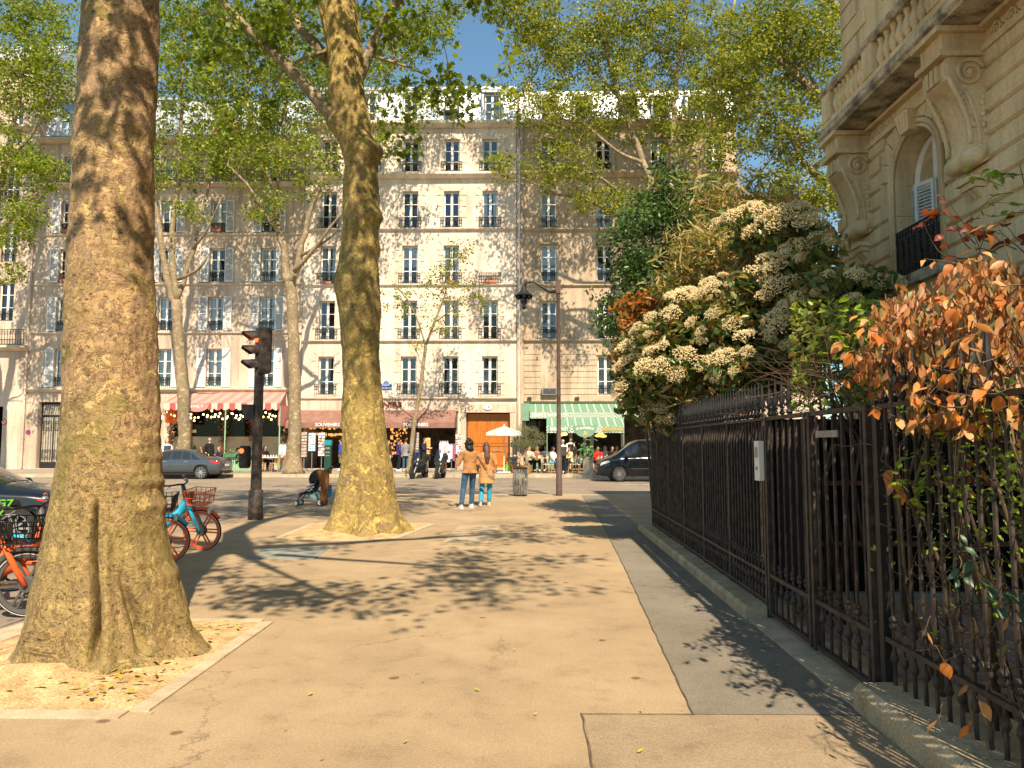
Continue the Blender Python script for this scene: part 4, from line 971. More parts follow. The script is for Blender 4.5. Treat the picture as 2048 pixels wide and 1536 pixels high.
# moulded surround of the arch
for rr, tt in ((WRAD+.035, .03), (WRAD+.11, .045)):
    pts = [(XW-.03, WC-rr, WZ0)]+[(XW-.03, WC-rr*math.cos(math.pi*i/20), WZS+rr*math.sin(math.pi*i/20)) for i in range(21)]+[(XW-.03, WC+rr, WZ0)]
    pb(MB().tube(pts, tt, 6), 'arch_moulding', M_ochre, wl, True)
for zz in (4.75, 5.3, 5.8): pb(MB().box(XW+.01, XW+RD-.01, WY1-.004, WY1+.02, zz, zz+.008), 'reveal_joint', M_ochre2, wl)
# window: frame, glass, shutters, sill, railing
WN = pb(MB().tube([(XW+RD-.02, WC-(WRAD-.05)*math.cos(math.pi*i/16), WZS+(WRAD-.05)*math.sin(math.pi*i/16)) for i in range(17)], .05, 4).box(XW+RD-.06, XW+RD, WY0, WY0+.09, WZ0, WZS).box(XW+RD-.06, XW+RD, WY1-.09, WY1, WZ0, WZS).box(XW+RD-.07, XW+RD, WC-.05, WC+.05, WZ0, WZS+WRAD-.08), 'window', M_frame)
pb(MB().add([(XW+RD-.03, y, z) for y, z in [(WY0,WZ0)]+ARC+[(WY1,WZ0)]], [tuple(range(19))]), 'pane', M_glass, WN)
pb(MB().box(XW+RD+.6, XW+RD+.62, WY0-.3, WY1+.3, WZ0, 6.6), 'dark_backing', M_dark, WN)  # near-black sheet stands in for the unlit room
for s in (-1, 1): pb(MB().add([(XW+RD+.12+.03*math.sin(i*1.7), WC+s*(.1+.45*i/8), z) for i in range(9) for z in (WZ0, 6.4)], [(2*i, 2*i+2, 2*i+3, 2*i+1) for i in range(8)]), 'curtain', pmat('olive_curtain', (.05,.045,.03), (.11,.10,.07), 9, .9) if s < 0 else MATS['olive_curtain'], WN)
def louvre(y0, y1, x0, x1, z0, z1):
    m = MB(); a, b = Vector((x0, y0, 0)), Vector((x1, y1, 0)); d = b-a; n = Vector((-d.y, d.x, 0)).normalized()*.018
    def q(u0, u1, za, zb):
        p, r_ = a+d*u0, a+d*u1
        m.prism([(p.x-n.x,p.y-n.y,za),(r_.x-n.x,r_.y-n.y,za),(r_.x-n.x,r_.y-n.y,zb),(p.x-n.x,p.y-n.y,zb)], n*2)
    q(0, .14, z0, z1); q(.86, 1, z0, z1)
    for zz in (z0, (z0+z1)/2-.03, z1-.06): q(.14, .86, zz, zz+.06)
    k = int((z1-z0)/.052)
    for i in range(k):
        zz = z0+(z1-z0)*(i+.5)/k; p, r_ = a+d*.14, a+d*.86
        m.quad((p.x-n.x,p.y-n.y,zz-.02),(r_.x-n.x,r_.y-n.y,zz-.02),(r_.x+n.x,r_.y+n.y,zz+.018),(p.x+n.x,p.y+n.y,zz+.018))
    return m
for y0, y1, x0, x1 in ((WY1-.03, WC+.36, XW+.26, XW+.16), (WC+.355, WC+.03, XW+.16, XW+.28), (WC-.03, WC-.34, XW+.28, XW+.18), (WC-.345, WY0+.03, XW+.18, XW+.27)):
    pb(louvre(y0, y1, x0, x1, WZ0+.03, 5.72), 'shutter', M_shut, WN)
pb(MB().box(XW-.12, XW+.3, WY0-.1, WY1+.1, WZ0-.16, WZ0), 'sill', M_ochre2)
rl = MB()
for zz in (4.27, 4.40, 4.86, 5.0): rl.box(XW-.035, XW-.005, WY0+.01, WY1-.01, zz-.012, zz+.012)
for i in range(15):
    y = WY0+.03+(WRAD*2-.06)*i/14; rl.box(XW-.032, XW-.008, y-.012, y+.012, 4.25, 5.0)
for i in range(14):
    y = WY0+.03+(WRAD*2-.06)*(i+.5)/14
    if i % 2 == 0: rl.tube([(XW-.02, y, 4.42), (XW-.02, y, 4.84)], .026, 5)
    else:
        for q in range(7): rl.ell((XW-.02, y, 4.45+q*.06), .02, 5, 4)
    for zc in (4.335, 4.93):
        rl.tube([(XW-.02, y-.035+.07*t_+.012*math.sin(t_*6.3), zc-.05+.1*t_) for t_ in [j_/6 for j_ in range(7)]], .011, 4)
pb(rl, 'window_railing', M_iron, WN)
# frieze and moulding under the balcony
for zz, h, d in ((6.70, .07, .09), (6.78, .04, .06), (7.0, .06, .12)): pb(MB().box(XW-d, XW+.01, -12, YC+d, zz, zz+h), 'moulding', M_ochre, wl)
def spiral(m, c, r0, turns, r, plane_x=True, s=1, n=26, start=0.0):
    pts = []
    for i in range(n):
        t_ = i/(n-1); a = start+s*turns*2*math.pi*t_; q = r0*(1-.86*t_)
        pts.append((c[0], c[1]+q*math.cos(a), c[2]+q*math.sin(a)) if plane_x else (c[0]+q*math.cos(a), c[1], c[2]+q*math.sin(a)))
    m.tube(pts, [r*(1-.4*i/(n-1)) for i in range(n)], 5); return m
for y in (10.05, 10.35, 10.65, 12.0, 12.28, 12.5, 9.2, 8.9, 8.6):
    s = 1 if y < WC else -1; m = spiral(MB(), (XW-.01, y, 6.90), .10, 1.6, .022, True, s)
    m.tube([(XW-.01, y-s*.1, 6.90), (XW-.01, y-s*.16, 6.84), (XW-.01, y-s*.22, 6.82)], .018, 5); pb(m, 'frieze_scroll', M_ochre, wl, True)
# scroll corbels
def corbel(yc):
    hw = .26; S = []
    top = [(0,6.66),(.50,6.66),(.545,6.60),(.55,6.48),(.53,6.36),(.46,6.30)]
    sweep = [(.40,6.24),(.335,6.12),(.275,5.96),(.235,5.80),(.215,5.64),(.225,5.50)]
    roll = [(.265,5.44),(.285,5.37),(.265,5.29),(.20,5.25),(.13,5.25),(.05,5.28),(0,5.32)]
    pr = [(XW-u, z) for u, z in top+sweep+roll]
    c = pb(MB().prism([(x, yc-hw, z) for x, z in pr], (0, 2*hw, 0)), 'scroll_corbel', M_ochre)
    for s in (-1, 1):
        ys = yc+s*(hw+.005); m = MB()
        spiral(m, (XW-.22, ys, 6.45), .19, 2.1, .035, False, 1, 34, R(20))
        m.lathe([(.05, ys-.03), (.05, ys+.03)], 10, (XW-.22, 0, 6.45), 'y')
        spiral(m, (XW-.17, ys, 5.38), .10, 1.4, .028, False, -1, 22, R(90))
        m.tube([(XW-u, ys, z) for u, z in [(.50,6.40),(.44,6.24),(.375,6.1),(.315,5.94),(.27,5.78),(.25,5.62),(.255,5.5)]], .032, 6)
        m.tube([(XW-u, ys, z) for u, z in [(.30,6.22),(.24,6.08),(.19,5.92),(.155,5.76),(.14,5.6),(.14,5.47)]], .025, 6)
        pb(m, 'volute', M_ochre, c, True)
        lv = MB()
        for i in range(9):
            u, z = .41-.021*i, 6.17-.085*i+.004*i*i; lv.ell((XW-u+.04, ys, z), (.05, .028, .035), 6, 5)
        for i in range(7): lv.ell((XW-.06-.02*(i % 2), ys-s*.0, 6.12-.075*i), (.05-.004*i, .035, .045), 6, 5)
        pb(lv, 'acanthus', M_ochre, c, True)
    fr = MB()
    for i in range(3): fr.box(XW-.58, XW-.54, yc-.15+i*.11, yc-.08+i*.11, 6.38, 6.60)
    pb(fr, 'fret', M_ochre, c)
    m = MB().lathe([(.06, yc-hw-.07), (.115, yc-hw-.02), (.12, yc-.08), (.10, yc), (.12, yc+.08), (.115, yc+hw+.02), (.06, yc+hw+.07)], 14, (XW-.19, 0, 5.36), 'y'); pb(m, 'roll', M_ochre, c, True)
    m = MB().box(XW-.62, XW, yc-hw-.05, yc+hw+.05, 6.662, 6.74).box(XW-.56, XW, yc-hw, yc+hw, 6.74, 6.98).box(XW-.66, XW, yc-hw-.07, yc+hw+.07, 6.98, 7.055); pb(m, 'corbel_block', M_ochre, c)
    m = MB().box(XW-.22, XW, yc-.2, yc+.2, 5.06, 5.13).box(XW-.17, XW, yc-.16, yc+.16, 4.98, 5.06)
    for i in range(3): m.prism([(XW-.15, yc-.14+i*.1, 4.97), (XW-.15, yc-.06+i*.1, 4.97), (XW-.02, yc-.07+i*.1, 4.80), (XW-.02, yc-.13+i*.1, 4.80)], (.15, 0, 0))
    pb(m, 'corbel_foot', M_ochre, c)
for yc in (12.98, 9.72): corbel(yc)
# balcony slab and balustrade
BX = 5.34
sl_ = MB()
prof = [(XW+.1,7.07),(BX+.06,7.07),(BX+.05,7.10),(BX,7.13),(BX,7.22),(BX+.04,7.25),(BX+.06,7.30),(XW+.1,7.30)]
sl_.prism([(x, -12, z) for x, z in prof], (0, 12+13.3, 0))
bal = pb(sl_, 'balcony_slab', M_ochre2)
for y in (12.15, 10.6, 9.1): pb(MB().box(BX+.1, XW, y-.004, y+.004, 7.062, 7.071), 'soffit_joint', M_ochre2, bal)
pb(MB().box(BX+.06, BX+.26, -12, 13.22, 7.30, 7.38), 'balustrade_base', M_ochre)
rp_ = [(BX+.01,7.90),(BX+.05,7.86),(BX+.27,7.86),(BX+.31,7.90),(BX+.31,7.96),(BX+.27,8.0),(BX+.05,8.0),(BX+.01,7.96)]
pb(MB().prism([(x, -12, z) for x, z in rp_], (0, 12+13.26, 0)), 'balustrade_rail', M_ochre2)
bprof = [(.062,0),(.062,.04),(.045,.06),(.05,.09),(.078,.16),(.085,.21),(.07,.29),(.045,.37),(.04,.405),(.055,.42),(.055,.445),(.06,.46),(.06,.48)]
bm = MB().lathe(bprof, 12).mesh('baluster', M_ochre, 'auto')
piers = [13.03, 11.42, 9.5, 7.6, 5.7]
for y in piers: pb(MB().box(BX+.04, BX+.28, y-.17, y+.17, 7.38, 7.858), 'balustrade_pier', M_ochre)
for a, b in zip(piers, piers[1:]):
    n = 8
    for i in range(n): inst('baluster', bm, MN, (BX+.16, b+.17+(a-b-.34)*(i+.5)/n, 7.38), world=True)
pb(MB().box(BX+.3, XW+.1, 13.04, 13.24, 7.3, 7.855), 'balustrade_return', M_ochre)
# ================================================================== plane trees
def barkmat(name, moss, pale, brown, grey, scale=9.0, rel=1.0, mossz=None):
    """flaking plane bark: layers of thin plates with hard broken edges"""
    m, t, b = newmat(name); p = pos(t)
    def noise_(v, s, d=6.0, r=.6, dist=0.0): return nd(t, 'ShaderNodeTexNoise', {'Vector': v, 'Scale': s, 'Detail': d, 'Roughness': r, 'Distortion': dist}).outputs[0]
    def off(x, y, z): return nd(t, 'ShaderNodeVectorMath', {0: p, 1: (x, y, z)}, operation='ADD').outputs[0]
    def mul(a, k): return nd(t, 'ShaderNodeMath', {0: a, 1: k}, operation='MULTIPLY').outputs[0]
    def add(a, c): return nd(t, 'ShaderNodeMath', {0: a, 1: c}, operation='ADD').outputs[0]
    def step(a, x, w_=.004): return ramp(t, a, [(x-w_, (0,0,0)), (x+w_, (1,1,1))])
    lay = noise_(p, scale, 7.0, .62, .6); lay2 = noise_(off(4.1, 2.7, 9.3), scale*.55, 8.0, .66, .8)
    s1, s2, s3 = step(lay, .44), step(lay, .53), step(lay2, .50); s4 = step(lay2, .60); s5 = step(noise_(off(1, 8, 3), scale*1.6, 7.0, .65, .5), .575)
    big = noise_(off(7.3, 1.1, 5.0), 1.2, 4.0, .6)
    zone = ramp(t, noise_(off(3.3, 6.1, 2.0), .9, 5.0, .62), [(.40, (0,0,0)), (.60, (1,1,1))])
    c = mixc(t, s1, mixc(t, zone, grey, brown), mixc(t, zone, brown, tuple(.55*x+.45*y for x, y in zip(brown, pale))))
    c = mixc(t, mul(s2, .55), c, grey)
    c = mixc(t, mul(s3, .5), c, ramp(t, big, [(.40, moss), (.62, brown)]))
    c = mixc(t, mul(s4, .9), c, moss)
    c = mixc(t, mul(s5, .85), c, pale)
    c = mixc(t, mul(step(noise_(off(9, 4, 6), scale*.7, 8.0, .68, .4), .665), .9), c, tuple(min(1, x*1.15) for x in pale))
    if mossz:
        sp = nd(t, 'ShaderNodeSeparateXYZ', {0: p}); hz = nd(t, 'ShaderNodeMapRange', {0: sp.outputs[2], 1: mossz, 2: 0.0, 3: 0.0, 4: 1.0}).outputs[0]
        c = mixc(t, mul(ramp(t, add(hz, mul(big, .8)), [(.55, (0,0,0)), (1.0, (1,1,1))]), .55), c, moss)
    fn = noise_(p, 90.0, 5.0, .78)
    c = mixc(t, 1.0, c, ramp(t, fn, [(.3, (.62,.6,.57)), (.5, (1,1,1)), (.7, (1.28,1.26,1.2))]), 'MULTIPLY')
    md = noise_(p, 22.0, 5.0, .7); c = mixc(t, 1.0, c, ramp(t, md, [(.32, (.72,.70,.67)), (.5, (1,1,1)), (.68, (1.16,1.15,1.12))]), 'MULTIPLY')
    # short dark lips where a plate lifts
    lip = nd(t, 'ShaderNodeMath', {0: ramp(t, lay, [(.522, (0,0,0)), (.530, (1,1,1)), (.538, (0,0,0))]), 1: step(noise_(off(2, 5, 1), scale*1.1, 3.0), .52, .03)}, operation='MULTIPLY').outputs[0]
    lip2 = nd(t, 'ShaderNodeMath', {0: ramp(t, lay2, [(.492, (0,0,0)), (.5, (1,1,1)), (.508, (0,0,0))]), 1: step(noise_(off(8, 3, 7), scale*1.1, 3.0), .54, .03)}, operation='MULTIPLY').outputs[0]
    lp_ = nd(t, 'ShaderNodeMath', {0: lip, 1: lip2}, operation='MAXIMUM').outputs[0]
    fv = nd(t, 'ShaderNodeTexVoronoi', {'Vector': nd(t, 'ShaderNodeVectorMath', {0: nd(t, 'ShaderNodeVectorMath', {0: p, 1: nd(t, 'ShaderNodeVectorMath', {0: nd(t, 'ShaderNodeTexNoise', {'Vector': p, 'Scale': 30.0, 'Detail': 3.0}).outputs['Color'], 1: (.05,.05,.05)}, operation='MULTIPLY').outputs[0]}, operation='ADD').outputs[0], 1: (1,1,1.9)}, operation='MULTIPLY').outputs[0], 'Scale': 11.0})
    fl_ = nd(t, 'ShaderNodeMath', {0: ramp(t, fv.outputs['Distance'], [(.13, (1,1,1)), (.19, (0,0,0))]), 1: step(noise_(off(5, 5, 2), 3.0, 3.0), .47, .05)}, operation='MULTIPLY').outputs[0]
    c = mixc(t, mul(fl_, .5), c, (.06,.04,.028))
    c = mixc(t, mul(lp_, .22), c, (.06,.04,.028))
    t.links.new(c, b.inputs['Base Color']); b.inputs['Roughness'].default_value = .9; b.inputs['Specular IOR Level'].default_value = .2
    h = add(add(add(mul(s1, .35), mul(s2, .3)), add(mul(s3, .5), mul(s5, -.4))), add(add(mul(fl_, -1.2), mul(lp_, -.4)), add(mul(fn, .5), mul(md, 1.1))))
    bump(t, b, h, 1.0*rel, .014); return m
M_bark1 = barkmat('plane_bark', (.25,.20,.07), (.62,.44,.20), (.38,.245,.135), (.235,.165,.115), 4.6, 1.1, 2.6)
M_bark2 = barkmat('plane_bark_mossy', (.21,.155,.045), (.56,.42,.13), (.335,.245,.085), (.21,.145,.085), 3.6, .9)
M_bark3 = barkmat('plane_bark_young', (.22,.19,.10), (.46,.37,.24), (.21,.15,.09), (.31,.25,.16), 3.5, .6)
def big_trunk(rows, Yc, extra, fn, na=300, nz=330):
    """trunk surface through measured outlines: rows are (py, left px, right px); extra continues above as (x,z,r)"""
    pts = []
    for py, l, r in rows:
        p = W((l+r)/2, py, Yc); pts.append((p.z, p.x, (r-l)/2*Yc/FPX*math.cos(math.atan((l+r-2048)/2/FPX))))
    pts.sort(); pts += [(z, x, r) for x, z, r in extra]
    z = np.array([p[0] for p in pts]); xs = np.array([p[1] for p in pts]); rs = np.array([p[2] for p in pts])
    zz = np.linspace(-.06, z[-1], nz)
    k = np.ones(5)/5
    X_ = np.interp(zz, z, xs); R_ = np.interp(zz, z, rs)
    X_[2:-2] = np.convolve(X_, k, 'valid'); R_[2:-2] = np.convolve(R_, k, 'valid')
    v = []; f = []
    for i in range(nz):
        for a in range(na):
            th = 2*math.pi*a/na; c, s = math.cos(th), math.sin(th)
            r = fn(th, c, s, zz[i], R_[i], X_[i]); v.append((X_[i]+r*c, Yc+r*s, zz[i]))
    for i in range(nz-1):
        for a in range(na): f.append((i*na+a, i*na+(a+1) % na, (i+1)*na+(a+1) % na, (i+1)*na+a))
    return MB().add(v, f)
nz_ = lambda x, y, z: mnoise.noise(Vector((x, y, z)))
def fn1(th, c, s, z, r, xc):
    x, y = r*c, r*s
    q = r*(1+.055*nz_(c*1.3, s*1.3, z*.9)+.03*nz_(c*3, s*3, z*2.2))
    q += .010*nz_(x*7+3, y*7, z*6)+.007*nz_(x*17, y*17, z*15)+.0045*nz_(x*38, y*38, z*34)
    fl = math.exp(-max(z, 0)/.30)
    q *= 1+fl*(.07*math.sin(5*th+.6)+.05*math.sin(9*th+1)+.06*nz_(c*4, s*4, z*3))-.06*fl*max(0, -s)
    if s < 0:                                  # old cracks on the side towards the path
        g = math.exp(-((c-.30-.03*math.sin(z*5))/.034)**2)*max(0, min(1, (1.25-z)/.25))*max(0, min(1, (z-.06)/.22))
        q -= .30*g*r/.5
        g2 = math.exp(-((c-.70-.06*math.sin(z*7))/.05)**2)*max(0, min(1, (.75-z)/.3))*max(0, min(1, (z-.05)/.2)); q -= .13*g2*r/.5
        q += .05*math.exp(-((c-.45)/.06)**2)*max(0, min(1, (1.2-z)/.4))
    for zc, cc, amp, wd in ((1.35,.97,.022,.035),(1.55,1,.018,.04),(1.16,.95,.026,.04),(.62,.93,.02,.06)):
        if c > .5: q += amp*math.exp(-((z-zc)/wd)**2)*max(0, (c-.6)/.4)
    return q
rows1 = [(-150,168,335),(0,160,325),(100,152,323),(200,150,319),(300,142,314),(400,138,312),(500,133,312),(600,130,316),(700,128,318),(800,122,321),(900,113,325),(1000,104,331),(1070,95,340),(1130,84,353),(1180,72,370),(1230,58,386),(1255,52,391),(1275,44,399),(1290,32,411),(1302,16,426),(1330,0,440)]
T1 = thing('plane_tree', 'huge plane tree with flaking tan bark in the left foreground', 'tree', (-3.35, 6.0, 0), group='plane trees of the promenade')
big_trunk(rows1, 6.0, [(-3.15,6.4,.34),(-3.1,7.2,.36)], fn1).build('trunk', M_bark1, T1, True, world=True)
def fn2(th, c, s, z, r, xc):
    q = r*(1+.07*nz_(c*1.2, s*1.2, z*1.1)+.05*nz_(c*2.5+4, s*2.5, z*1.8))
    q += .02*nz_(c*6, s*6, z*4)+.009*nz_(c*14, s*14, z*11)+.004*nz_(c*30, s*30, z*30)
    fl = math.exp(-max(z, 0)/.45)
    q *= 1+fl*(.08*math.sin(5*th+2)+.08*math.sin(8*th)+.07*nz_(c*5, s*5, z*2))
    for zc, cc, ss, amp, wd in ((7.35,.9,-.4,.20,.22),(7.9,-.9,-.3,.18,.22),(6.05,.95,-.3,.10,.13),(5.45,.95,-.2,.06,.12),(4.2,.9,-.2,.05,.3),(4.75,-.9,-.3,.08,.25),(8.5,-.6,-.8,.06,.2),(9.2,.8,-.5,.05,.3)):
        d = max(0, c*cc+s*ss); q += amp*d**3*math.exp(-((z-zc)/wd)**2)
    return q
rows2 = [(-60,620,705),(0,628,715),(50,642,722),(100,653,727),(150,656,727),(200,658,733),(250,668,743),(290,678,750),(330,688,754),(400,684,760),(450,683,760),(500,680,758),(550,675,761),(600,673,760),(650,679,758),(700,684,757),(800,686,765),(850,685,770),(900,683,776),(950,680,785),(1000,672,796),(1030,664,804),(1050,655,813),(1072,640,826)]
T2 = thing('plane_tree', 'knobbly mossy plane tree leaning beside the strolling couple', 'tree', (-2.97, 14.3, 0), group='plane trees of the promenade')
big_trunk(rows2, 14.3, [(-3.75,11.6,.36),(-3.7,12.4,.3)], fn2, 150, 300).build('trunk', M_bark2, T2, True, world=True)

def grow(t, seed, limbs, blobs, lsize, lmat, bark, tmpl=T_QUAD, per=60, crad=.55, sec=0, twig=.010, droop=.12, nside=5, up=.7, avoid=None, name='branches', crown='crown', flat=.7):
    """limbs: measured polylines of (point, radius). blobs: ellipsoids filled with leaf clusters that twigs tie to the limbs"""
    rs = np.random.RandomState(seed); m = MB(); SP = []; SR = []
    for L in limbs:
        P = [Vector(p) for p, r in L]; rr = [r for p, r in L]
        # smooth resample
        Q = []; QR = []
        for i in range(len(P)-1):
            p0, p1, p2, p3 = P[max(i-1, 0)], P[i], P[i+1], P[min(i+2, len(P)-1)]
            n = max(2, int((p2-p1).length/.5))
            for k in range(n):
                u = k/n
                q = .5*((2*p1)+(p2-p0)*u+(2*p0-5*p1+4*p2-p3)*u*u+(3*p1-p0-3*p2+p3)*u**3)
                Q.append(q+Vector(rs.normal(0, rr[i]*.22, 3))); QR.append(rr[i]*(1-u)+rr[i+1]*u)
        Q.append(P[-1]); QR.append(rr[-1])
        m.tube(Q, QR, 8 if rr[0] > .06 else 6)
        for q, r in zip(Q, QR): SP.append(tuple(q)); SR.append(r)
    for k in range(sec):                    # secondary branches, from the limbs into the leaf masses
        c, rad, n = blobs[rs.randint(len(blobs))]; e = np.array(c)+rs.uniform(-.75, .75, 3)*np.array(rad)
        base = np.array(SP); dd = np.linalg.norm(base-e, axis=1)+3*np.maximum(0, base[:, 2]-e[2]+.5); j = int(np.argmin(dd+rs.uniform(0, 1.5, len(dd)))); a = base[j]; L = np.linalg.norm(e-a)
        if L < .8: continue
        r0 = min(SR[j]*.6, .022+.012*L); pts = []; rr = []
        for q in range(8):
            u = q/7; w_ = a+(e-a)*u+np.array((0, 0, .16*L))*math.sin(math.pi*u*.8)*(1-u)+rs.normal(0, .018*L, 3)*(0 < u); pts.append(w_); rr.append(r0*(1-u)+.009*u)
        m.tube(pts, rr, 6, False)
        for w_, r in zip(pts[1:], rr[1:]): SP.append(tuple(w_)); SR.append(r)
    C = []
    for (c, rad, n) in blobs:
        k = 0
        while k < n:
            d = rs.normal(0, 1, 3); d /= np.linalg.norm(d); q = np.array(c)+d*np.array(rad)*(rs.uniform(0, 1)**.42)
            k += 1
            if avoid and avoid(q): continue
            C.append(q)
    C = np.array(C); S = np.zeros((len(SP)+len(C)*5, 3)); SRA = np.zeros(len(S)); ns = len(SP); S[:ns] = SP; SRA[:ns] = SR
    order = np.argsort([np.min(np.linalg.norm(S[:ns]-c, axis=1)) for c in C])
    LP = []
    for ci in order:
        c = C[ci]; dist = np.linalg.norm(S[:ns]-c, axis=1)+np.maximum(0, S[:ns, 2]-c[2])*.3
        j = int(np.argmin(dist)); a = S[j]; d = c-a; L = np.linalg.norm(d)
        r0 = min(SRA[j]*.7, twig+.009*L+.004); pts = []; rr = []
        for k in range(5):
            u = k/4; q = a+d*u+rs.normal(0, .035*L, 3)*(u > 0)*(u < 1); q[2] += droop*L*math.sin(math.pi*u)
            pts.append(q); rr.append(r0*(1-u)+twig*.55*u)
        m.tube(pts, rr, nside, False)
        for k in range(1, 5): S[ns] = pts[k]; SRA[ns] = rr[k]; ns += 1
        n = int(per*rs.uniform(.6, 1.4))
        q = rs.normal(0, 1, (n, 3)); q /= np.linalg.norm(q, axis=1)[:, None]; q *= crad*rs.uniform(.15, 1, (n, 1))**.6; q[:, 2] *= flat
        LP.append(q+c)
        k = max(1, n//6); u = rs.uniform(.45, 1, (k, 1)); LP.append(a+d*u+rs.normal(0, .07*crad/.5, (k, 3)))
    m.build(name, bark, t, True, world=True)
    LP = np.concatenate(LP)
    if avoid: LP = LP[[not avoid(p) for p in LP]]
    o = inst(crown, leaf_mesh(crown, LP, lsize, lmat, tmpl, seed, up=up), t, world=True); o['kind'] = 'stuff'
    return len(LP)
FARK = 1.0
def bp(px, py, Y, rx, ry, rd, n):       # leaf mass: sighted centre, radii in sighted pixels, depth radius in metres
    return (tuple(W(px, py, Y)), (rx*Y/FPX, rd, ry*Y/FPX), int(n*(2.6 if Y > 20 else 1)))
def lp(Y, *pts): return [(tuple(W(a, b, Y+(q[0] if q else 0))), r) for a, b, r, *q in pts]
L_spring = leafmat('plane_leaf', [(.07,.115,.009),(.15,.215,.018),(.24,.305,.028),(.33,.365,.037),(.11,.165,.013)], .45)
L_near = leafmat('plane_leaf_near', [(.075,.12,.009),(.14,.205,.016),(.24,.31,.028),(.18,.225,.02)], .48)
L_yell = leafmat('plane_leaf_yellow', [(.07,.105,.010),(.16,.21,.02),(.26,.29,.03),(.36,.345,.038),(.115,.16,.015)], .40)
def sky_gap(q):                          # the open sky above the white house stays open
    q = Vector(q)-Vector((0, 0, CAMZ)); d = q.dot(_f)
    if d <= 0: return False
    x = 1024+FPX*q.dot(_r)/d; y = 768-FPX*q.dot(_u)/d
    return 922 < x < 992 and 45 < y < 150
# crowns of the two promenade trees (mostly above the picture) and the tree behind the viewer whose shade falls here
print('T1', grow(T1, 1, [[((-3.1,6,6.9),.33),((-2.6,4.8,8.2),.22),((-1.8,3.4,8.6),.1)], [((-3.1,6,6.9),.3),((-3.4,7,9),.2),((-3.0,8.2,11),.12)], [((-3.1,6,6.9),.28),((-4.4,5.6,9),.16),((-6,5.4,11),.08)], [((-2.6,4.8,8.2),.16),((.2,5.0,9.4),.09),((2.2,5.6,9.8),.05)], [((-2.8,5.2,7.6),.10),((-1.6,3.6,7.4),.05),((-.4,2.2,6.9),.025)], [((-1.8,4.0,8.4),.09),((0,3.4,8.3),.06),((1.6,2.8,8.3),.03)]],
    [((-2.2,3.6,9.6),(2.0,1.6,.9),14), ((-3.2,8,12.6),(3.6,2.6,2.4),120), ((-6,6.6,12.5),(2.8,3,2),70), ((2.0,5.4,10),(1.5,1.8,.7),13), ((-.5,2.3,6.7),(1.3,.9,.45),13), ((-2.4,3.4,7.6),(1.2,1.2,.5),10), ((1.6,3.0,8.2),(1.2,2.2,.6),16), ((-1,8,13),(2.5,2.5,1.6),40)], .15, L_near, M_bark3, T_QUAD, 40, .7, 10, .01))
print('T2', grow(T2, 2, [lp(14.3, (668,240,.15), (640,205,.13), (560,120,.10), (500,60,.085), (445,0,.07), (400,-60,.05)), lp(14.3, (655,110,.12,.2), (600,60,.09,.6), (560,-20,.07,1)), lp(14.3, (705,185,.12), (740,110,.10), (765,40,.085), (800,0,.07), (850,-60,.05)),
    lp(14.3, (665,-40,.3), (640,-160,.24), (600,-300,.14)), lp(14.3, (690,-30,.26), (740,-160,.18), (800,-300,.1)), lp(14.3, (662,100,.05), (600,120,.03), (560,150,.02), (520,220,.012)), lp(14.3, (735,105,.05), (790,125,.03), (850,150,.02), (900,200,.012), (930,280,.008))],
    [bp(560,60,14.3,110,90,1.5,26), bp(430,90,14.6,90,110,1.3,22), bp(800,50,14.3,80,70,1.3,18), bp(880,150,14.0,70,110,1.0,10), bp(820,250,13.8,60,80,.8,6), bp(930,230,13.8,50,80,.8,5), bp(960,0,14.3,70,60,1.2,16), bp(1000,120,13.8,35,90,.7,6),
     bp(620,-190,14.3,330,150,3.4,190), bp(900,-210,14.5,240,130,3,110), bp(480,250,14.2,70,60,.8,6), ((-7.6,13,13.4),(3,3,1.8),70), ((1.2,14.5,13.4),(3,2.6,1.5),50), ((-3,17.2,15.6),(4,3,2.2),80)], .125, L_near, M_bark3, T_LOBE, 24, .42, 14, .007, .05, 4, avoid=sky_gap))
T0 = thing('plane_tree', 'plane tree behind the viewpoint, outside the picture', 'tree', (-3.2, -5.5, 0), group='plane trees of the promenade')
MB().tube([(-3.2,-5.5,-.05),(-3.2,-5.5,.4),(-3.15,-5.5,3),(-3.2,-5.6,7.2)], [.62,.46,.4,.34], 16).build('trunk', M_bark1, T0, True, world=True)
grow(T0, 3, [[((-3.2,-5.6,6.9),.3),((-4.5,-6,9.5),.15),((-5.5,-6.5,12),.08)], [((-3.2,-5.6,6.9),.28),((-2.2,-7,10),.14),((-1.5,-8,12.5),.06)], [((-3.2,-5.6,6.9),.2),((-2.8,-3,9),.1),((-2.3,-.4,9.8),.04)]], [((-4.6,-6.4,12),(3,3,2.2),34), ((-1.6,-8,12),(2,2,1.6),14), ((-2.3,-.8,9.8),(.8,1.2,.8),3)], .16, L_near, M_bark3, T_QUAD, 40, .6)
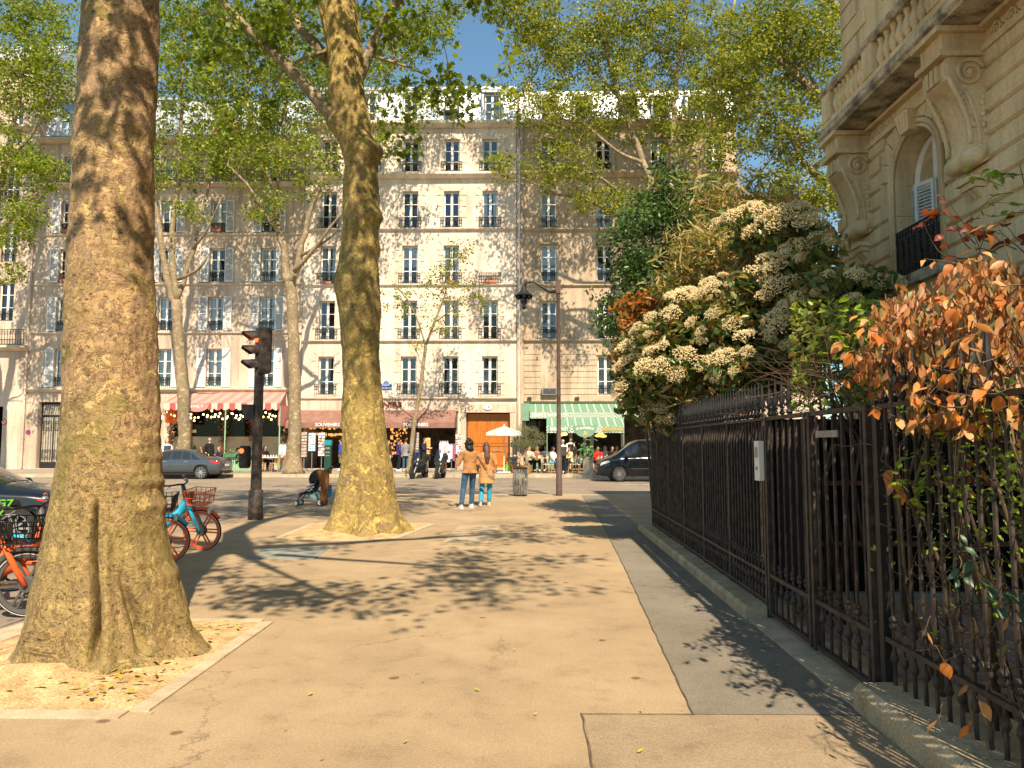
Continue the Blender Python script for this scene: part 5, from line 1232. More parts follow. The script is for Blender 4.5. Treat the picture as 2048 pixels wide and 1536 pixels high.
# trees along the far pavement
YT = 38.9
def far_tree(label, seed, trunk, limbs, blobs, mat=L_spring, per=23, ls=.165, crad=.62, Y=YT, group='plane trees along the far pavement', tw=.014, tm=T_QUAD, sec=46):
    b = W(*trunk[0][:2], Y); t = thing('plane_tree', label, 'tree', (b.x, Y, farz(Y) if Y > 37 else 0), group=group)
    tr = lp(Y, *trunk); z0 = farz(Y) if Y > 37 else 0
    tr[0] = ((tr[0][0][0], Y, z0-.05), tr[0][1])
    P = [Vector(p) for p, r in tr]; pts = []; rr = []
    for i in range(len(P)-1):
        for k in range(8):
            u = k/8; q = P[i]*(1-u)+P[i+1]*u; r = tr[i][1]*(1-u)+tr[i+1][1]*u
            q = q+Vector((nz_(q.z*.6, seed, 1), nz_(q.z*.6, seed, 7), 0))*r*.4
            fl = 1+.55*math.exp(-max(q.z-z0, 0)/.22)
            pts.append(q); rr.append(r*fl*(1+.12*nz_(q.z*2.1, seed, 4)))
    pts.append(P[-1]); rr.append(tr[-1][1])
    MB().tube(pts, rr, 14).build('trunk', M_bark3, t, True, world=True)
    n = grow(t, seed, [lp(Y, *l) for l in limbs], blobs, ls, mat, M_bark3, tm, per, crad, sec, tw, avoid=sky_gap, flat=.55); print(label[:30], n)
    return t
far_tree('young plane tree rising behind the grey sedan', 11, [(372,895,.34),(366,800,.30),(358,690,.27),(352,600,.25)],
    [[(352,610,.22),(330,530,.17),(315,430,.13),(300,300,.10),(285,150,.07),(280,20,.04)], [(352,605,.18),(375,540,.12),(395,470,.10),(415,380,.08),(440,250,.06),(450,120,.04)], [(352,605,.2),(345,480,.15),(360,330,.12),(365,180,.08),(370,40,.05)], [(356,560,.1,-.4),(395,540,.07,-1),(415,510,.05,-1.4)], [(385,500,.07),(420,450,.05,-1),(440,400,.03,-1.5)]],
    [bp(290,160,YT,95,150,2.4,60), bp(410,170,YT,90,160,2.6,85), bp(370,30,YT,120,70,2.5,55), bp(400,330,YT-.5,80,60,1.8,24), bp(300,340,YT,50,70,1.5,14), bp(390,420,YT-1,50,35,1,6)])
far_tree('forked plane tree between restaurant and souvenir shop', 12, [(587,945,.40),(588,860,.33),(590,760,.31),(585,640,.30),(580,565,.29)],
    [[(580,570,.27),(565,500,.2),(550,420,.17),(530,320,.12),(505,220,.09),(485,100,.06)], [(580,570,.24),(600,510,.18),(615,440,.14),(640,370,.11),(665,290,.09),(690,200,.06)], [(555,440,.14),(560,330,.12),(570,220,.1),(580,100,.07),(585,0,.04)], [(590,545,.13,-.5),(625,500,.1,-1),(660,455,.07,-1.4),(690,420,.04,-1.6)], [(560,470,.12),(525,420,.09,-.6),(495,370,.07,-1.2),(455,330,.05,-1.6)], [(600,510,.1),(640,490,.07,-1),(680,460,.05,-1)], [(665,290,.08),(740,190,.06),(810,110,.045),(880,40,.02)]],
    [bp(500,160,YT,90,140,2.5,80), bp(590,150,YT,90,150,2.6,80), bp(540,20,YT,150,60,2.6,70), bp(500,320,YT-.6,90,60,1.8,36), bp(620,330,YT-.4,70,70,1.8,22), bp(690,200,YT,60,110,2.0,28), bp(770,120,YT,55,90,2.0,30), bp(850,60,YT,60,70,2.0,22), bp(840,200,YT,60,70,1.6,10), bp(900,10,YT,60,40,1.8,14), bp(770,260,YT,50,60,1.6,9), bp(530,410,YT-1,60,35,1.2,9), bp(445,270,YT-1,40,50,1.2,12)])
far_tree('thin young tree leaning behind the two scooters', 13, [(817,942,.13),(828,850,.105),(842,770,.10),(852,690,.085)],
    [[(852,690,.075),(870,640,.06),(890,590,.045),(900,530,.03),(905,490,.02)], [(852,695,.05),(835,640,.04),(815,600,.03),(790,570,.02)], [(868,645,.045),(905,620,.03),(940,590,.02),(965,560,.012)], [(846,740,.03),(838,715,.02),(832,700,.012)]],
    [bp(800,600,YT,45,40,.8,9), bp(880,560,YT,60,55,.9,16), bp(945,590,YT,40,45,.8,9), bp(880,640,YT,50,35,.8,7), bp(835,690,YT,25,15,.4,2), bp(915,500,YT,40,30,.7,6)], L_yell, 15, .13, .5, tw=.008, sec=10)
far_tree('large spreading plane tree behind the hedge with pale limbs', 14, [(1347,945,.42),(1345,800,.36),(1340,680,.34),(1336,560,.32)],
    [[(1336,565,.28),(1300,490,.2),(1262,450,.16),(1215,420,.11),(1150,395,.08),(1080,385,.04)], [(1336,565,.27),(1325,430,.22),(1285,320,.17),(1240,200,.13),(1210,80,.09),(1195,-40,.06)], [(1328,440,.2),(1345,300,.16),(1352,170,.12),(1370,40,.08),(1380,-60,.05)], [(1336,560,.22),(1385,400,.17),(1415,260,.13),(1440,120,.1),(1470,0,.06)], [(1290,330,.12),(1230,300,.09,-.6),(1170,250,.07,-1),(1110,210,.05,-1.4)], [(1262,450,.11),(1245,395,.08),(1190,350,.06,-.8),(1120,330,.04,-1.2)], [(1240,200,.1),(1180,130,.07),(1110,70,.05),(1040,20,.03)], [(1170,250,.06,-1),(1100,230,.04,-1),(1020,200,.02,-.6)]],
    [bp(1120,90,YT,100,95,2.4,80), bp(1250,60,YT,110,90,2.6,95), bp(1130,230,YT-.6,90,80,2.2,50), bp(1250,200,YT,100,90,2.4,60), bp(1380,80,YT,110,100,2.6,95), bp(1370,240,YT,90,90,2.3,50), bp(1120,340,YT-1,80,50,1.6,24), bp(1210,400,YT-1,80,40,1.4,20), bp(1330,390,YT,70,60,1.8,20), bp(1470,180,YT,70,110,2.2,45), bp(1060,40,YT,60,70,2,34), bp(1010,10,YT,50,50,2,18), bp(1030,190,YT,40,90,1.6,14), bp(1010,330,YT-.6,50,50,1.2,8)], L_yell)
far_tree('plane tree at the left edge whose crown hangs over the street', 15, [(-70,950,.42),(-66,800,.36),(-60,620,.32)],
    [[(-60,630,.27),(-30,480,.2),(10,330,.14),(40,180,.09),(60,40,.05)], [(-60,630,.25),(-80,450,.18),(-70,250,.12),(-40,60,.07)], [(-35,500,.12),(30,430,.09,-.8),(80,380,.06,-1.2),(115,350,.03,-1.5)], [(10,330,.09),(70,260,.07,-.5),(110,180,.05,-.8)]],
    [bp(30,150,YT,90,130,2.4,90), bp(60,20,YT,120,60,2.4,60), bp(110,130,YT-.5,50,120,2,40), bp(20,330,YT-.6,70,80,2,44), bp(90,350,YT-1,60,40,1.4,18), bp(20,450,YT-1,60,60,1.5,24), bp(15,540,YT-1.2,35,35,1,6), bp(60,420,YT-1,40,40,1.2,8)])
# tree beyond the mansion corner: dark limbs against the sky
far_tree('dark limbed plane tree reaching out from behind the mansion', 16, [(1790,1000,.45),(1785,700,.38),(1770,480,.32)],
    [[(1765,480,.2),(1690,392,.13),(1625,345,.11),(1590,290,.09),(1565,245,.07),(1505,222,.04),(1450,235,.02)], [(1770,480,.24),(1720,290,.17),(1650,205,.14),(1580,140,.11),(1530,100,.08),(1450,60,.04)], [(1770,480,.26),(1740,120,.16),(1690,35,.12),(1640,-10,.08),(1560,-60,.05)], [(1575,135,.07),(1565,80,.05),(1590,20,.03)], [(1650,205,.07),(1620,150,.05),(1600,100,.03)], [(1575,260,.05),(1540,320,.03),(1500,370,.02)], [(1625,345,.05),(1660,300,.04),(1690,270,.02)]],
    [bp(1560,60,25,110,80,2.2,96), bp(1470,160,25,90,90,2.0,74), bp(1620,140,25,70,100,2,55), bp(1560,250,25,110,60,1.8,44), bp(1640,400,25,55,60,1.5,34), bp(1560,380,25,70,60,1.5,28), bp(1610,290,25,70,60,1.5,24), bp(1450,300,25,60,60,1.6,18), bp(1680,60,25,60,90,1.8,30), bp(1640,490,25,50,40,1.2,8)], L_yell, 25, .115, .5, Y=25.0, group='plane trees behind the mansion', tw=.010)
# ================================================================== iron railings, gate, plinth, courtyard
def FX(y): return fx(y)+.13               # line of the bars
def section(y0, y1, nb):
    return [y0+(y1-y0)*(i+.5)/nb for i in range(nb)]
bar_hi = MB().tube([(0,0,.12),(0,0,1.88)], .0135, 6).lathe([(.014,.0),(.026,.015),(.026,.03),(.018,.04),(.03,.06),(.018,.08),(.014,.085)], 8, (0,0,.50)).lathe([(.014,0),(.027,.02),(.022,.05),(.014,.07)], 8, (0,0,.30))
bar_main = bar_hi.mesh('bar', M_ironbrown, 'auto')
bar_lo = MB().tube([(0,0,.10),(0,0,.40)], .012, 6).lathe([(.012,0),(.024,.03),(.024,.06),(.012,.09)], 8, (0,0,.26)).mesh('baluster', M_ironbrown, 'auto')
fin = MB().lathe([(.014,0),(.03,.02),(.014,.045),(.012,.09),(.03,.13),(.018,.19),(.003,.34)], 8)
fin_m = fin.mesh('spear_head', M_iron, 'auto')
scr = MB()
for s in (-1, 1):
    scr.tube([(0, s*(.058-.042*math.cos(a)*(1-a/9)), .075+.042*math.sin(a)*(1-a/9)) for a in [i*.55 for i in range(12)]], .0085, 4)
scr.ell((0,0,.16), .016, 6, 5); scr_m = scr.mesh('scroll', M_iron)
FN = thing('iron_railing', 'long black iron railing with spear heads and dark sheet backing beyond the gate', 'railing', (FX(10.5), 10.5, 0), group='iron railings')
y0, y1 = 7.25, 14.3
ys = section(y0, y1, 60)
for i, y in enumerate(ys):
    inst('bar', bar_main, FN, (FX(y), y, 0), world=True)
    inst('spear_head', fin_m, FN, (FX(y), y, 1.91), world=True)
    if i % 2 == 0: inst('scroll', scr_m, FN, (FX(y)-.002, y+.058, 1.91), world=True)
def rail(p, a, b, z, w_=.05, h=.028, mat=M_ironbrown, name='rail'):
    return MB().bar((FX(a), a, z), (FX(b), b, z), w_, h).build(name, mat, p, world=True)
for z in (.43, 1.89): rail(FN, y0, y1, z)
rail(FN, y0, y1, .17, .04, .03)
for y in (7.27, 8.6, 9.9, 11.2, 12.5, 13.6, 14.28): MB().box(FX(y)-.022, FX(y)+.022, y-.022, y+.022, .0, 1.93).build('post', M_ironbrown, FN, world=True)
M_sheet = pmat('black_sheet', (.004,.004,.0045), (.008,.008,.008), 3, .8, spec=.1)
MB().bar((FX(y0)+.05, y0+.02, 1.16), (FX(y1)+.05, y1, 1.16), .006, 1.44).build('backing_sheet', M_sheet, FN, world=True)
# the gate, two leaves
for i, (a, b, lab) in enumerate(((6.10, 7.18, 'far leaf of the black iron gate, with fine cracks in its sheet'), (4.98, 6.05, 'near leaf of the black iron gate beside the leafy railing'))):
    gt = thing('iron_gate', ('far' if i == 0 else 'near')+' leaf of the black iron gate over the pale threshold', 'gate', (FX(a), a, 0), group='gate leaves')
    for y in section(a+.05, b-.05, 6):
        inst('bar', bar_main, gt, (FX(y), y, -.02), world=True)
    for z in (.08, .43, 1.89): rail(gt, a, b, z, .045, .035)
    for y in (a+.02, b-.02): MB().box(FX(y)-.03, FX(y)+.03, y-.022, y+.022, .05, 1.9).build('stile', M_ironbrown, gt, world=True)
    if i == 0:
        for y in section(a, b, 6)[2:]: inst('spear_head', fin_m, gt, (FX(y), y, 1.91), world=True); inst('scroll', scr_m, gt, (FX(y), y+.08, 1.91), world=True)
        MB().bar((FX(a)+.06, a+.03, 1.15), (FX(b)+.06, b-.03, 1.15), .006, 1.4).build('backing_sheet', M_sheet, gt, world=True)
    else:
        MB().box(FX(5.75)-.035, FX(5.75)-.02, 5.45, 5.85, 1.70, 1.75).build('latch_plate', M_greym, gt, world=True)
# white intercom plate on the far gate post
IC = thing('intercom', 'cream intercom box fixed to the railing beside the gate', 'intercom', (FX(7.35)-.05, 7.35, 1.25))
MB().box(FX(7.3)-.07, FX(7.3)-.02, 7.24, 7.38, 1.30, 1.68).build('case', M_offw, IC, world=True)
MB().box(FX(7.3)-.075, FX(7.3)-.069, 7.28, 7.34, 1.40, 1.43).build('button', M_greym, IC, world=True)
MB().box(FX(7.3)-.075, FX(7.3)-.069, 7.27, 7.35, 1.52, 1.62).build('speaker_grille', M_greym, IC, world=True)
# near railing
FN2 = thing('iron_railing', 'near black iron railing overgrown with twigs and orange leaves', 'railing', (FX(3), 3, 0), group='iron railings')
for i, y in enumerate(section(-1.5, 4.86, 52)):
    inst('bar', bar_main, FN2, (FX(y)+.02, y, .0), world=True)
    if y > 3.6: inst('spear_head', fin_m, FN2, (FX(y)+.02, y, 1.91), world=True)
for z in (.43, 1.89): MB().bar((FX(-1.5)+.02, -1.5, z), (FX(4.9)+.02, 4.9, z), .05, .03).build('rail', M_ironbrown, FN2, world=True)
for y in (4.90, 2.6): MB().box(FX(y)-.01, FX(y)+.05, y-.03, y+.03, .0, 1.93).build('post', M_iron, FN2, world=True)
# plinth stones and thresholds
M_pl = pmat('plinth_stone', (.32,.25,.14), (.50,.40,.26), 3, .95, .6, 45, .2, fine=.25, fscale=70)
PL = thing('plinth', 'low mossy stone plinth carrying the far railing', 'plinth', (fx(10), 10, 0))
e = [14.75, 13.2, 11.7, 10.2, 8.7, 7.25]
for a, b in zip(e, e[1:]):
    MB().add([(fx(b)-.10,b+.006,0),(fx(a)-.10,a-.006,0),(fx(a)+.34,a-.006,0),(fx(b)+.34,b+.006,0),(fx(b)-.07,b+.006,.12),(fx(a)-.07,a-.006,.12),(fx(a)+.34,a-.006,.13),(fx(b)+.34,b+.006,.13),(fx(b)-.10,b+.006,.085),(fx(a)-.10,a-.006,.085)],
        [(0,1,9,8),(8,9,5,4),(4,5,6,7),(3,7,6,2),(0,8,4,7,3),(1,2,6,5,9)]).build('plinth_stone', M_pl, PL, world=True)
PL2 = thing('plinth', 'rough stone plinth carrying the near overgrown railing', 'plinth', (fx(3), 3, 0))
e = [4.86, 3.7, 2.3, .8, -1]
for a, b in zip(e, e[1:]):
    MB().add([(fx(b)-.09,b+.004,0),(fx(a)-.09,a-.004,0),(fx(a)+.5,a-.004,0),(fx(b)+.5,b+.004,0),(fx(b)-.05,b+.004,.165),(fx(a)-.05,a-.004,.165),(fx(a)+.5,a-.004,.17),(fx(b)+.5,b+.004,.17),(fx(b)-.09,b+.004,.12),(fx(a)-.09,a-.004,.12)],
        [(0,1,9,8),(8,9,5,4),(4,5,6,7),(3,7,6,2),(0,8,4,7,3),(1,2,6,5,9)]).build('plinth_stone', M_pl, PL2, world=True)
TH = thing('threshold', 'pale worn stone threshold slabs under the iron gate', 'threshold', (fx(6), 6, 0))
for a, b in ((7.23, 6.0), (5.985, 4.88)): MB().add([(fx(b)-.08,b,0),(fx(a)-.08,a,0),(fx(a)+.32,a,0),(fx(b)+.32,b,0),(fx(b)-.08,b,.018),(fx(a)-.08,a,.018),(fx(a)+.32,a,.03),(fx(b)+.32,b,.03)], [(0,1,5,4),(4,5,6,7),(3,7,6,2),(0,4,7,3),(1,2,6,5)]).build('slab', M_kerb, TH, world=True)
# courtyard: pinkish pavers laid in rows, black shed
CY = struct('courtyard', MB().box(fx(4)+.36, XW-.05, -6, 13.9, -.1, -.012), pmat('court_bed', (.09,.07,.055), None, rough=.95))
pvm = [MB().box(.004, .196, .004, .39, -.012, .014+.003*i).mesh('paver', pmat('paver_%d' % i, c, tuple(x*1.25 for x in c), 6, .9, .3, 60)) for i, c in enumerate(((.25,.16,.125), (.29,.20,.155), (.22,.15,.12)))]
pr_ = random.Random(2); n = 0
for r_ in range(15):
    for q in range(15):
        y = 7.8-q*.4; x = 2.66+r_*.2+(.0)
        if n < 290 and y-(.2 if r_ % 2 else 0) > 1.9: inst('paver', pvm[pr_.randrange(3)], CY, (x, y-(.2 if r_ % 2 else 0)-.39, 0)); n += 1
SH = thing('garden_shed', 'low black metal shed behind the gate with brown rails', 'shed', (4.3, 9.2, 0))
MB().box(2.75, 5.9, 8.3, 11.5, .02, 1.86).build('shed_body', M_sheet, SH, world=True)
for z in (.55, 1.2): MB().box(2.8, 5.85, 8.26, 8.3, z, z+.05).build('rail', pmat('rust_wood', (.12,.045,.025), (.18,.07,.04), 6, .8) if z < 1 else MATS['rust_wood'], SH, world=True)
for x in (2.78, 3.8, 4.8, 5.85): MB().box(x-.04, x+.04, 8.24, 8.3, .02, 1.86).build('shed_post', M_iron, SH, world=True)
MB().box(2.7, 5.95, 8.2, 11.55, 1.86, 1.92).build('shed_roof', M_sheet, SH, world=True)
MB().box(2.76, 5.9, 8.2, 8.28, .0, .07).build('shed_base', M_greym, SH, world=True)
# ================================================================== shrubs behind and on the railings
L_ever = leafmat('evergreen_leaf', [(.025,.065,.02),(.05,.11,.03),(.085,.16,.04),(.13,.20,.05)], .28, .35)
L_phot = leafmat('photinia_leaf', [(.035,.08,.025),(.07,.125,.035),(.11,.17,.042),(.24,.21,.055),(.14,.16,.04),(.34,.17,.05)], .22, .32)
L_bamb = leafmat('bamboo_leaf', [(.20,.15,.045),(.40,.29,.11),(.52,.42,.20),(.13,.15,.03),(.22,.23,.05),(.30,.28,.08),(.46,.25,.08)], .25, .6)
L_red = leafmat('red_new_leaf', [(.35,.09,.02),(.46,.15,.03),(.28,.16,.03),(.10,.11,.02),(.5,.2,.05)], .3, .4)
M_stem = pmat('woody_stem', (.06,.04,.025), (.14,.10,.06), 8, .9)
def shrub(name, label, base, seed, blobs, lsize, mat, tmpl, per, crad, stems=7, up=.7, group=None, flat=.75):
    t = thing(name, label, 'shrub', base, group=group); rs = random.Random(seed); limbs = []
    for k in range(stems):
        c, r, n = blobs[k % len(blobs)]; b0 = Vector(base)+Vector((rs.uniform(-.3,.3), rs.uniform(-.3,.3), 0))
        e = Vector(c)+Vector((rs.uniform(-.5,.5)*r[0], rs.uniform(-.5,.5)*r[1], rs.uniform(0,.6)*r[2]))
        mid = b0.lerp(e, .5)+Vector((rs.uniform(-.2,.2), rs.uniform(-.2,.2), .2)); mid.x = max(mid.x, min(b0.x, 2.6) if mid.z < 2 else -9)
        limbs.append([(tuple(b0), .03), (tuple(mid), .022), (tuple(e), .01)])
    grow(t, seed, limbs, blobs, lsize, mat, M_stem, tmpl, per, crad, 0, .005, .1, 4, up, name='stems', crown='foliage', flat=flat)
    return t
shrub('evergreen_shrub', 'tall dark evergreen shrub at the far end of the hedge', (2.9, 15.4, 0), 31,
    [bp(1300,470,15.6,85,100,.9,34), bp(1262,600,15.6,62,100,.8,30), bp(1300,700,15.4,85,95,.8,26), bp(1400,520,15.8,90,110,.9,34), bp(1330,380,15.8,50,60,.6,10), bp(1420,400,15.9,60,70,.6,12), bp(1480,640,15.8,120,120,.8,26)], .105, L_ever, T_OVAL, 85, .42, 9)
shrub('bamboo_clump', 'bamboo with dry tan and orange blades in the upper hedge', (3.3, 13.1, 0), 32,
    [bp(1490,535,12.4,125,60,.6,44), bp(1420,520,12.6,80,70,.5,30), bp(1380,580,12.8,60,60,.5,16), bp(1560,540,13,60,50,.5,12), bp(1420,410,13.2,60,55,.5,12), bp(1490,400,13.4,60,40,.5,8), bp(1540,430,13.2,55,40,.5,7)], .22, L_bamb, T_BLADE, 38, .5, 9, .1)
shrub('bamboo_clump', 'brown bamboo blades hanging low just above the railing spears', (3.2, 11.4, 0), 33,
    [bp(1470,765,11.4,110,45,.45,26), bp(1390,790,11.8,60,40,.4,12), bp(1560,720,11,60,50,.4,10), bp(1370,720,12,60,50,.4,8)], .18, L_bamb, T_BLADE, 40, .40, 6, .1)
shrub('photinia_shrub', 'shrub with orange red new leaves at the outer edge of the hedge', (2.75, 13.6, 0), 34,
    [bp(1268,640,13.5,42,45,.45,11), bp(1315,625,13.3,50,38,.4,10), bp(1250,690,13.6,30,35,.35,5), bp(1345,670,13.2,35,30,.4,5)], .13, L_red, T_OVAL, 55, .28, 6, .3)
FB = [bp(1390,660,11.6,110,70,.6,26), bp(1500,640,11.2,110,90,.7,30), bp(1300,750,12.2,62,80,.5,20), bp(1590,580,10.8,75,80,.6,20), bp(1570,470,11,70,50,.55,13), bp(1500,455,11.4,60,35,.5,6), bp(1400,740,11.4,110,60,.5,20), bp(1530,735,10.6,90,60,.5,18), bp(1610,670,10.2,60,70,.5,14), bp(1340,830,12.2,50,35,.4,8)]
PH = shrub('photinia_shrub', 'large glossy dark shrub covered with creamy white flower heads', (3.4, 11.2, 0), 35, FB, .15, L_phot, T_OVAL, 62, .34, 10, .5)
VB = [bp(1680,585,9.2,70,35,.5,13), bp(1750,580,9.0,45,20,.4,7), bp(1690,660,9,60,60,.5,14), bp(1640,510,9.6,30,30,.4,4)]
PH2 = shrub('photinia_shrub', 'flowering shrub with creamy heads below the arched mansion window', (4.1, 9.2, 0), 36, VB, .14, L_phot, T_OVAL, 50, .33, 6, .5)
# flower heads: domes of tiny blossoms
M_flow = leafmat('cream_blossom', [(.64,.50,.25),(.80,.68,.40),(.88,.78,.52),(.72,.58,.29)], .2, .7)
def dome(seed, n=230):
    rs = np.random.RandomState(seed); P = []
    for k in range(n):
        a = rs.uniform(0, 6.28); r = math.sqrt(rs.uniform(0, 1)); P.append((r*math.cos(a)*(1+.15*math.sin(3*a+seed)), r*math.sin(a), .48*math.sqrt(max(0, 1-r*r))+.12*math.sin(7*a+seed)*r+rs.uniform(-.16, .10)))
    P = np.array(P); m = MB(); 
    for p in P:
        s = rs.uniform(.04, .085); m.add([(p[0]+s,p[1],p[2]),(p[0]-s,p[1],p[2]),(p[0],p[1]+s,p[2]),(p[0],p[1]-s,p[2]),(p[0],p[1],p[2]+s),(p[0],p[1],p[2]-s)], [(0,2,4),(2,1,4),(1,3,4),(3,0,4),(2,0,5),(1,2,5),(3,1,5),(0,3,5)])
    for k in range(7): a = k*.9; m.tube([(0,0,-.55),(.55*math.cos(a),.55*math.sin(a),.05)], .02, 3)
    return m.mesh('flower_head', M_flow, fix=False)
DM = [dome(i) for i in range(5)]
frs = random.Random(21)
def flowers(t, blobs, n, r0=.10, r1=.2, ymax=None):
    k = 0; tries = 0; placed = []
    while k < n and tries < n*60:
        tries += 1
        c, r, w_ = frs.choice(blobs)
        d = Vector((frs.gauss(0,1), frs.gauss(0,1), frs.gauss(0,1))).normalized()
        if d.y > .25 or (d.z < -.35): continue
        p = Vector(c)+Vector((d.x*r[0], d.y*r[1], d.z*r[2]))*1.12
        if any(((p-Vector(c2)).x/max(r2[0],.1))**2+((p-Vector(c2)).y/max(r2[1],.1))**2+((p-Vector(c2)).z/max(r2[2],.1))**2 < .75 for c2, r2, _ in blobs): continue
        s = frs.uniform(r0, r1)
        if any((p-q).length < (s+s2)*.62 for q, s2 in placed): continue
        nrm = (d+Vector((-.1, -.35, .9))).normalized(); placed.append((p, s))
        o = inst('flower_head', frs.choice(DM), t, p, nrm.to_track_quat('Z', 'Y').to_euler(), s, world=True); k += 1
flowers(PH, FB, 150, .07, .19); flowers(PH2, VB, 34, .07, .15)
# dry orange-leaved shrub over the near railing: every leaf its own piece
DS = thing('dry_leaf_shrub', 'shrub with large dry orange leaves hanging over the near railing', 'shrub', (2.9, 4.8, 0))
def big_leaf(seed, mat):
    rs = random.Random(seed); n = 7; v = []; f = []
    for i in range(n):
        u = i/(n-1); wd = .30*math.sin(math.pi*min(1, u*1.02+.02))**.8*(1-.35*u); cz = -(.10+.07*(seed % 4))*u*u+.05*math.sin(u*5+seed*1.7)
        for s, q in ((-1, .10), (0, 0), (1, .10)): v.append((s*wd*(.75+.25*(seed % 3))+.08*math.sin(u*3+seed)*u, u, cz+q*(1.2+1.6*((seed*7) % 3))*wd*(1 if s else 0)*(1+.5*s*math.sin(seed+u*4))+rs.uniform(-.025, .025)))
    for i in range(n-1):
        for k in range(2): a = i*3+k; f.append((a, a+1, a+4, a+3))
    m = MB().add(v, f).tube([(0,-.25,.02),(0,0,0)], .012, 4); return m.mesh('leaf', mat, True, fix=False)
DL = [leafmat('dry_leaf_%d' % i, [c, tuple(x*1.15 for x in c)], .3, .5) for i, c in enumerate(((.46,.16,.03),(.50,.22,.06),(.38,.12,.025),(.55,.29,.11),(.34,.16,.05)))]
BL = [big_leaf(i, DL[i % 5]) for i in range(10)]
GLm = [leafmat('fresh_leaf_%d' % i, [c, tuple(x*1.2 for x in c)], .45, .4) for i, c in enumerate(((.20,.32,.02),(.28,.40,.03),(.12,.22,.03)))]
GL = [big_leaf(20+i, GLm[i % 3]) for i in range(6)]
DGm = leafmat('dull_green_leaf', [(.03,.07,.035),(.05,.10,.05)], .2, .4); DG = [big_leaf(40+i, DGm) for i in range(3)]
RLm = leafmat('wine_leaf', [(.16,.03,.015),(.24,.06,.025)], .4, .4); RL = [big_leaf(60+i, RLm) for i in range(3)]
drs = random.Random(77); st = MB()
def sprig(t, p, dirv, L, nl, meshes, size, r=.004, hang=.5):
    """a twig with leaves along it"""
    p = Vector(p); d = Vector(dirv).normalized(); pts = [p.copy()]
    for k in range(5):
        d = (d+Vector((drs.gauss(0,.16), drs.gauss(0,.16), drs.gauss(0,.12)))).normalized(); p = p+d*(L/5); pts.append(p.copy())
    st.tube(pts, [r*(1-.12*k) for k in range(6)], 4, False)
    for k in range(nl):
        q = pts[min(5, 1+int(5*(k+.5)/nl))]; a = drs.uniform(0, 6.28)
        ld = (d*.6+Vector((math.cos(a), math.sin(a), drs.uniform(-.6,.3)))+Vector((0,0,-hang))).normalized()
        up_ = Vector((drs.gauss(0,.5), drs.gauss(0,.5)-.3, 1)); xx = ld.cross(up_).normalized(); zz = xx.cross(ld)
        M = Matrix((xx, ld, zz)).transposed().to_4x4()
        inst('leaf', drs.choice(meshes), t, q+ld*size*.2, M.to_euler(), size*drs.uniform(.7, 1.25), world=True)
masses = [(1880,640,4.1,120,70), (1800,690,4.4,75,90), (1960,600,3.9,90,80), (1900,760,4.0,90,60), (2000,720,3.7,60,80), (1810,640,4.5,70,50), (1760,730,4.7,50,40), (1990,560,4.0,60,30), (1930,690,4.0,110,90), (2010,640,3.8,60,70), (1970,820,3.7,70,50), (1880,830,4.0,60,40)]
for k in range(73):
    cx_, cy_, Y, rx, ry = drs.choice(masses); a = drs.uniform(0, 6.28); r = math.sqrt(drs.random())
    p = W(cx_+rx*r*math.cos(a), cy_+ry*r*math.sin(a), Y+drs.uniform(-.35,.35))
    sprig(DS, p, (drs.uniform(-1,.4), drs.uniform(-.8,.3), drs.uniform(-.3,.5)), .26, 4, BL, .08, hang=.9)
PX = []                                   # the smaller leaves behind, as one mass
for k in range(3000):
    cx_, cy_, Y, rx, ry = drs.choice(masses); a = drs.uniform(0, 6.28); r = math.sqrt(drs.random())
    PX.append(tuple(W(cx_+rx*r*math.cos(a)*1.05, cy_+ry*r*math.sin(a)*1.05, Y+drs.uniform(.0,1.0))))
leaves_obj('small_leaves', PX, .07, [(.38,.15,.04),(.45,.20,.07),(.30,.10,.03),(.5,.27,.12),(.16,.15,.04),(.25,.13,.06)], DS, True, 5, up=.0, dirs=np.tile((-.2,-.2,-1.0), (len(PX),1)))
for k in range(9): sprig(DS, W(drs.uniform(1890,2060), drs.uniform(462,540), 4.9), (-.7,-.2,.5), .35, 4, RL, .10, hang=.0)
for k in range(7):
    p = W(drs.uniform(1760,1960), drs.uniform(880,960), 4.5); sprig(DS, p, (drs.uniform(-.5,.5), -.3, -.6), .18, 2, BL, .08, hang=1.2)
for k in range(16):      # main stems rising from the bed behind the plinth
    a = Vector((drs.uniform(2.75,3.2), drs.uniform(3.6,5.4), .0)); c = W(*drs.choice(masses)[:2], 4.9)
    st.tube([a, a.lerp(c, .4)+Vector((drs.uniform(-.1,.15), drs.uniform(-.15,.15), .1)), a.lerp(c, .75)+Vector((drs.uniform(-.1,.1), drs.uniform(-.1,.1), .1)), c], [.016,.013,.009,.005], 5)
st.build('stems', M_stem, DS, True, world=True)
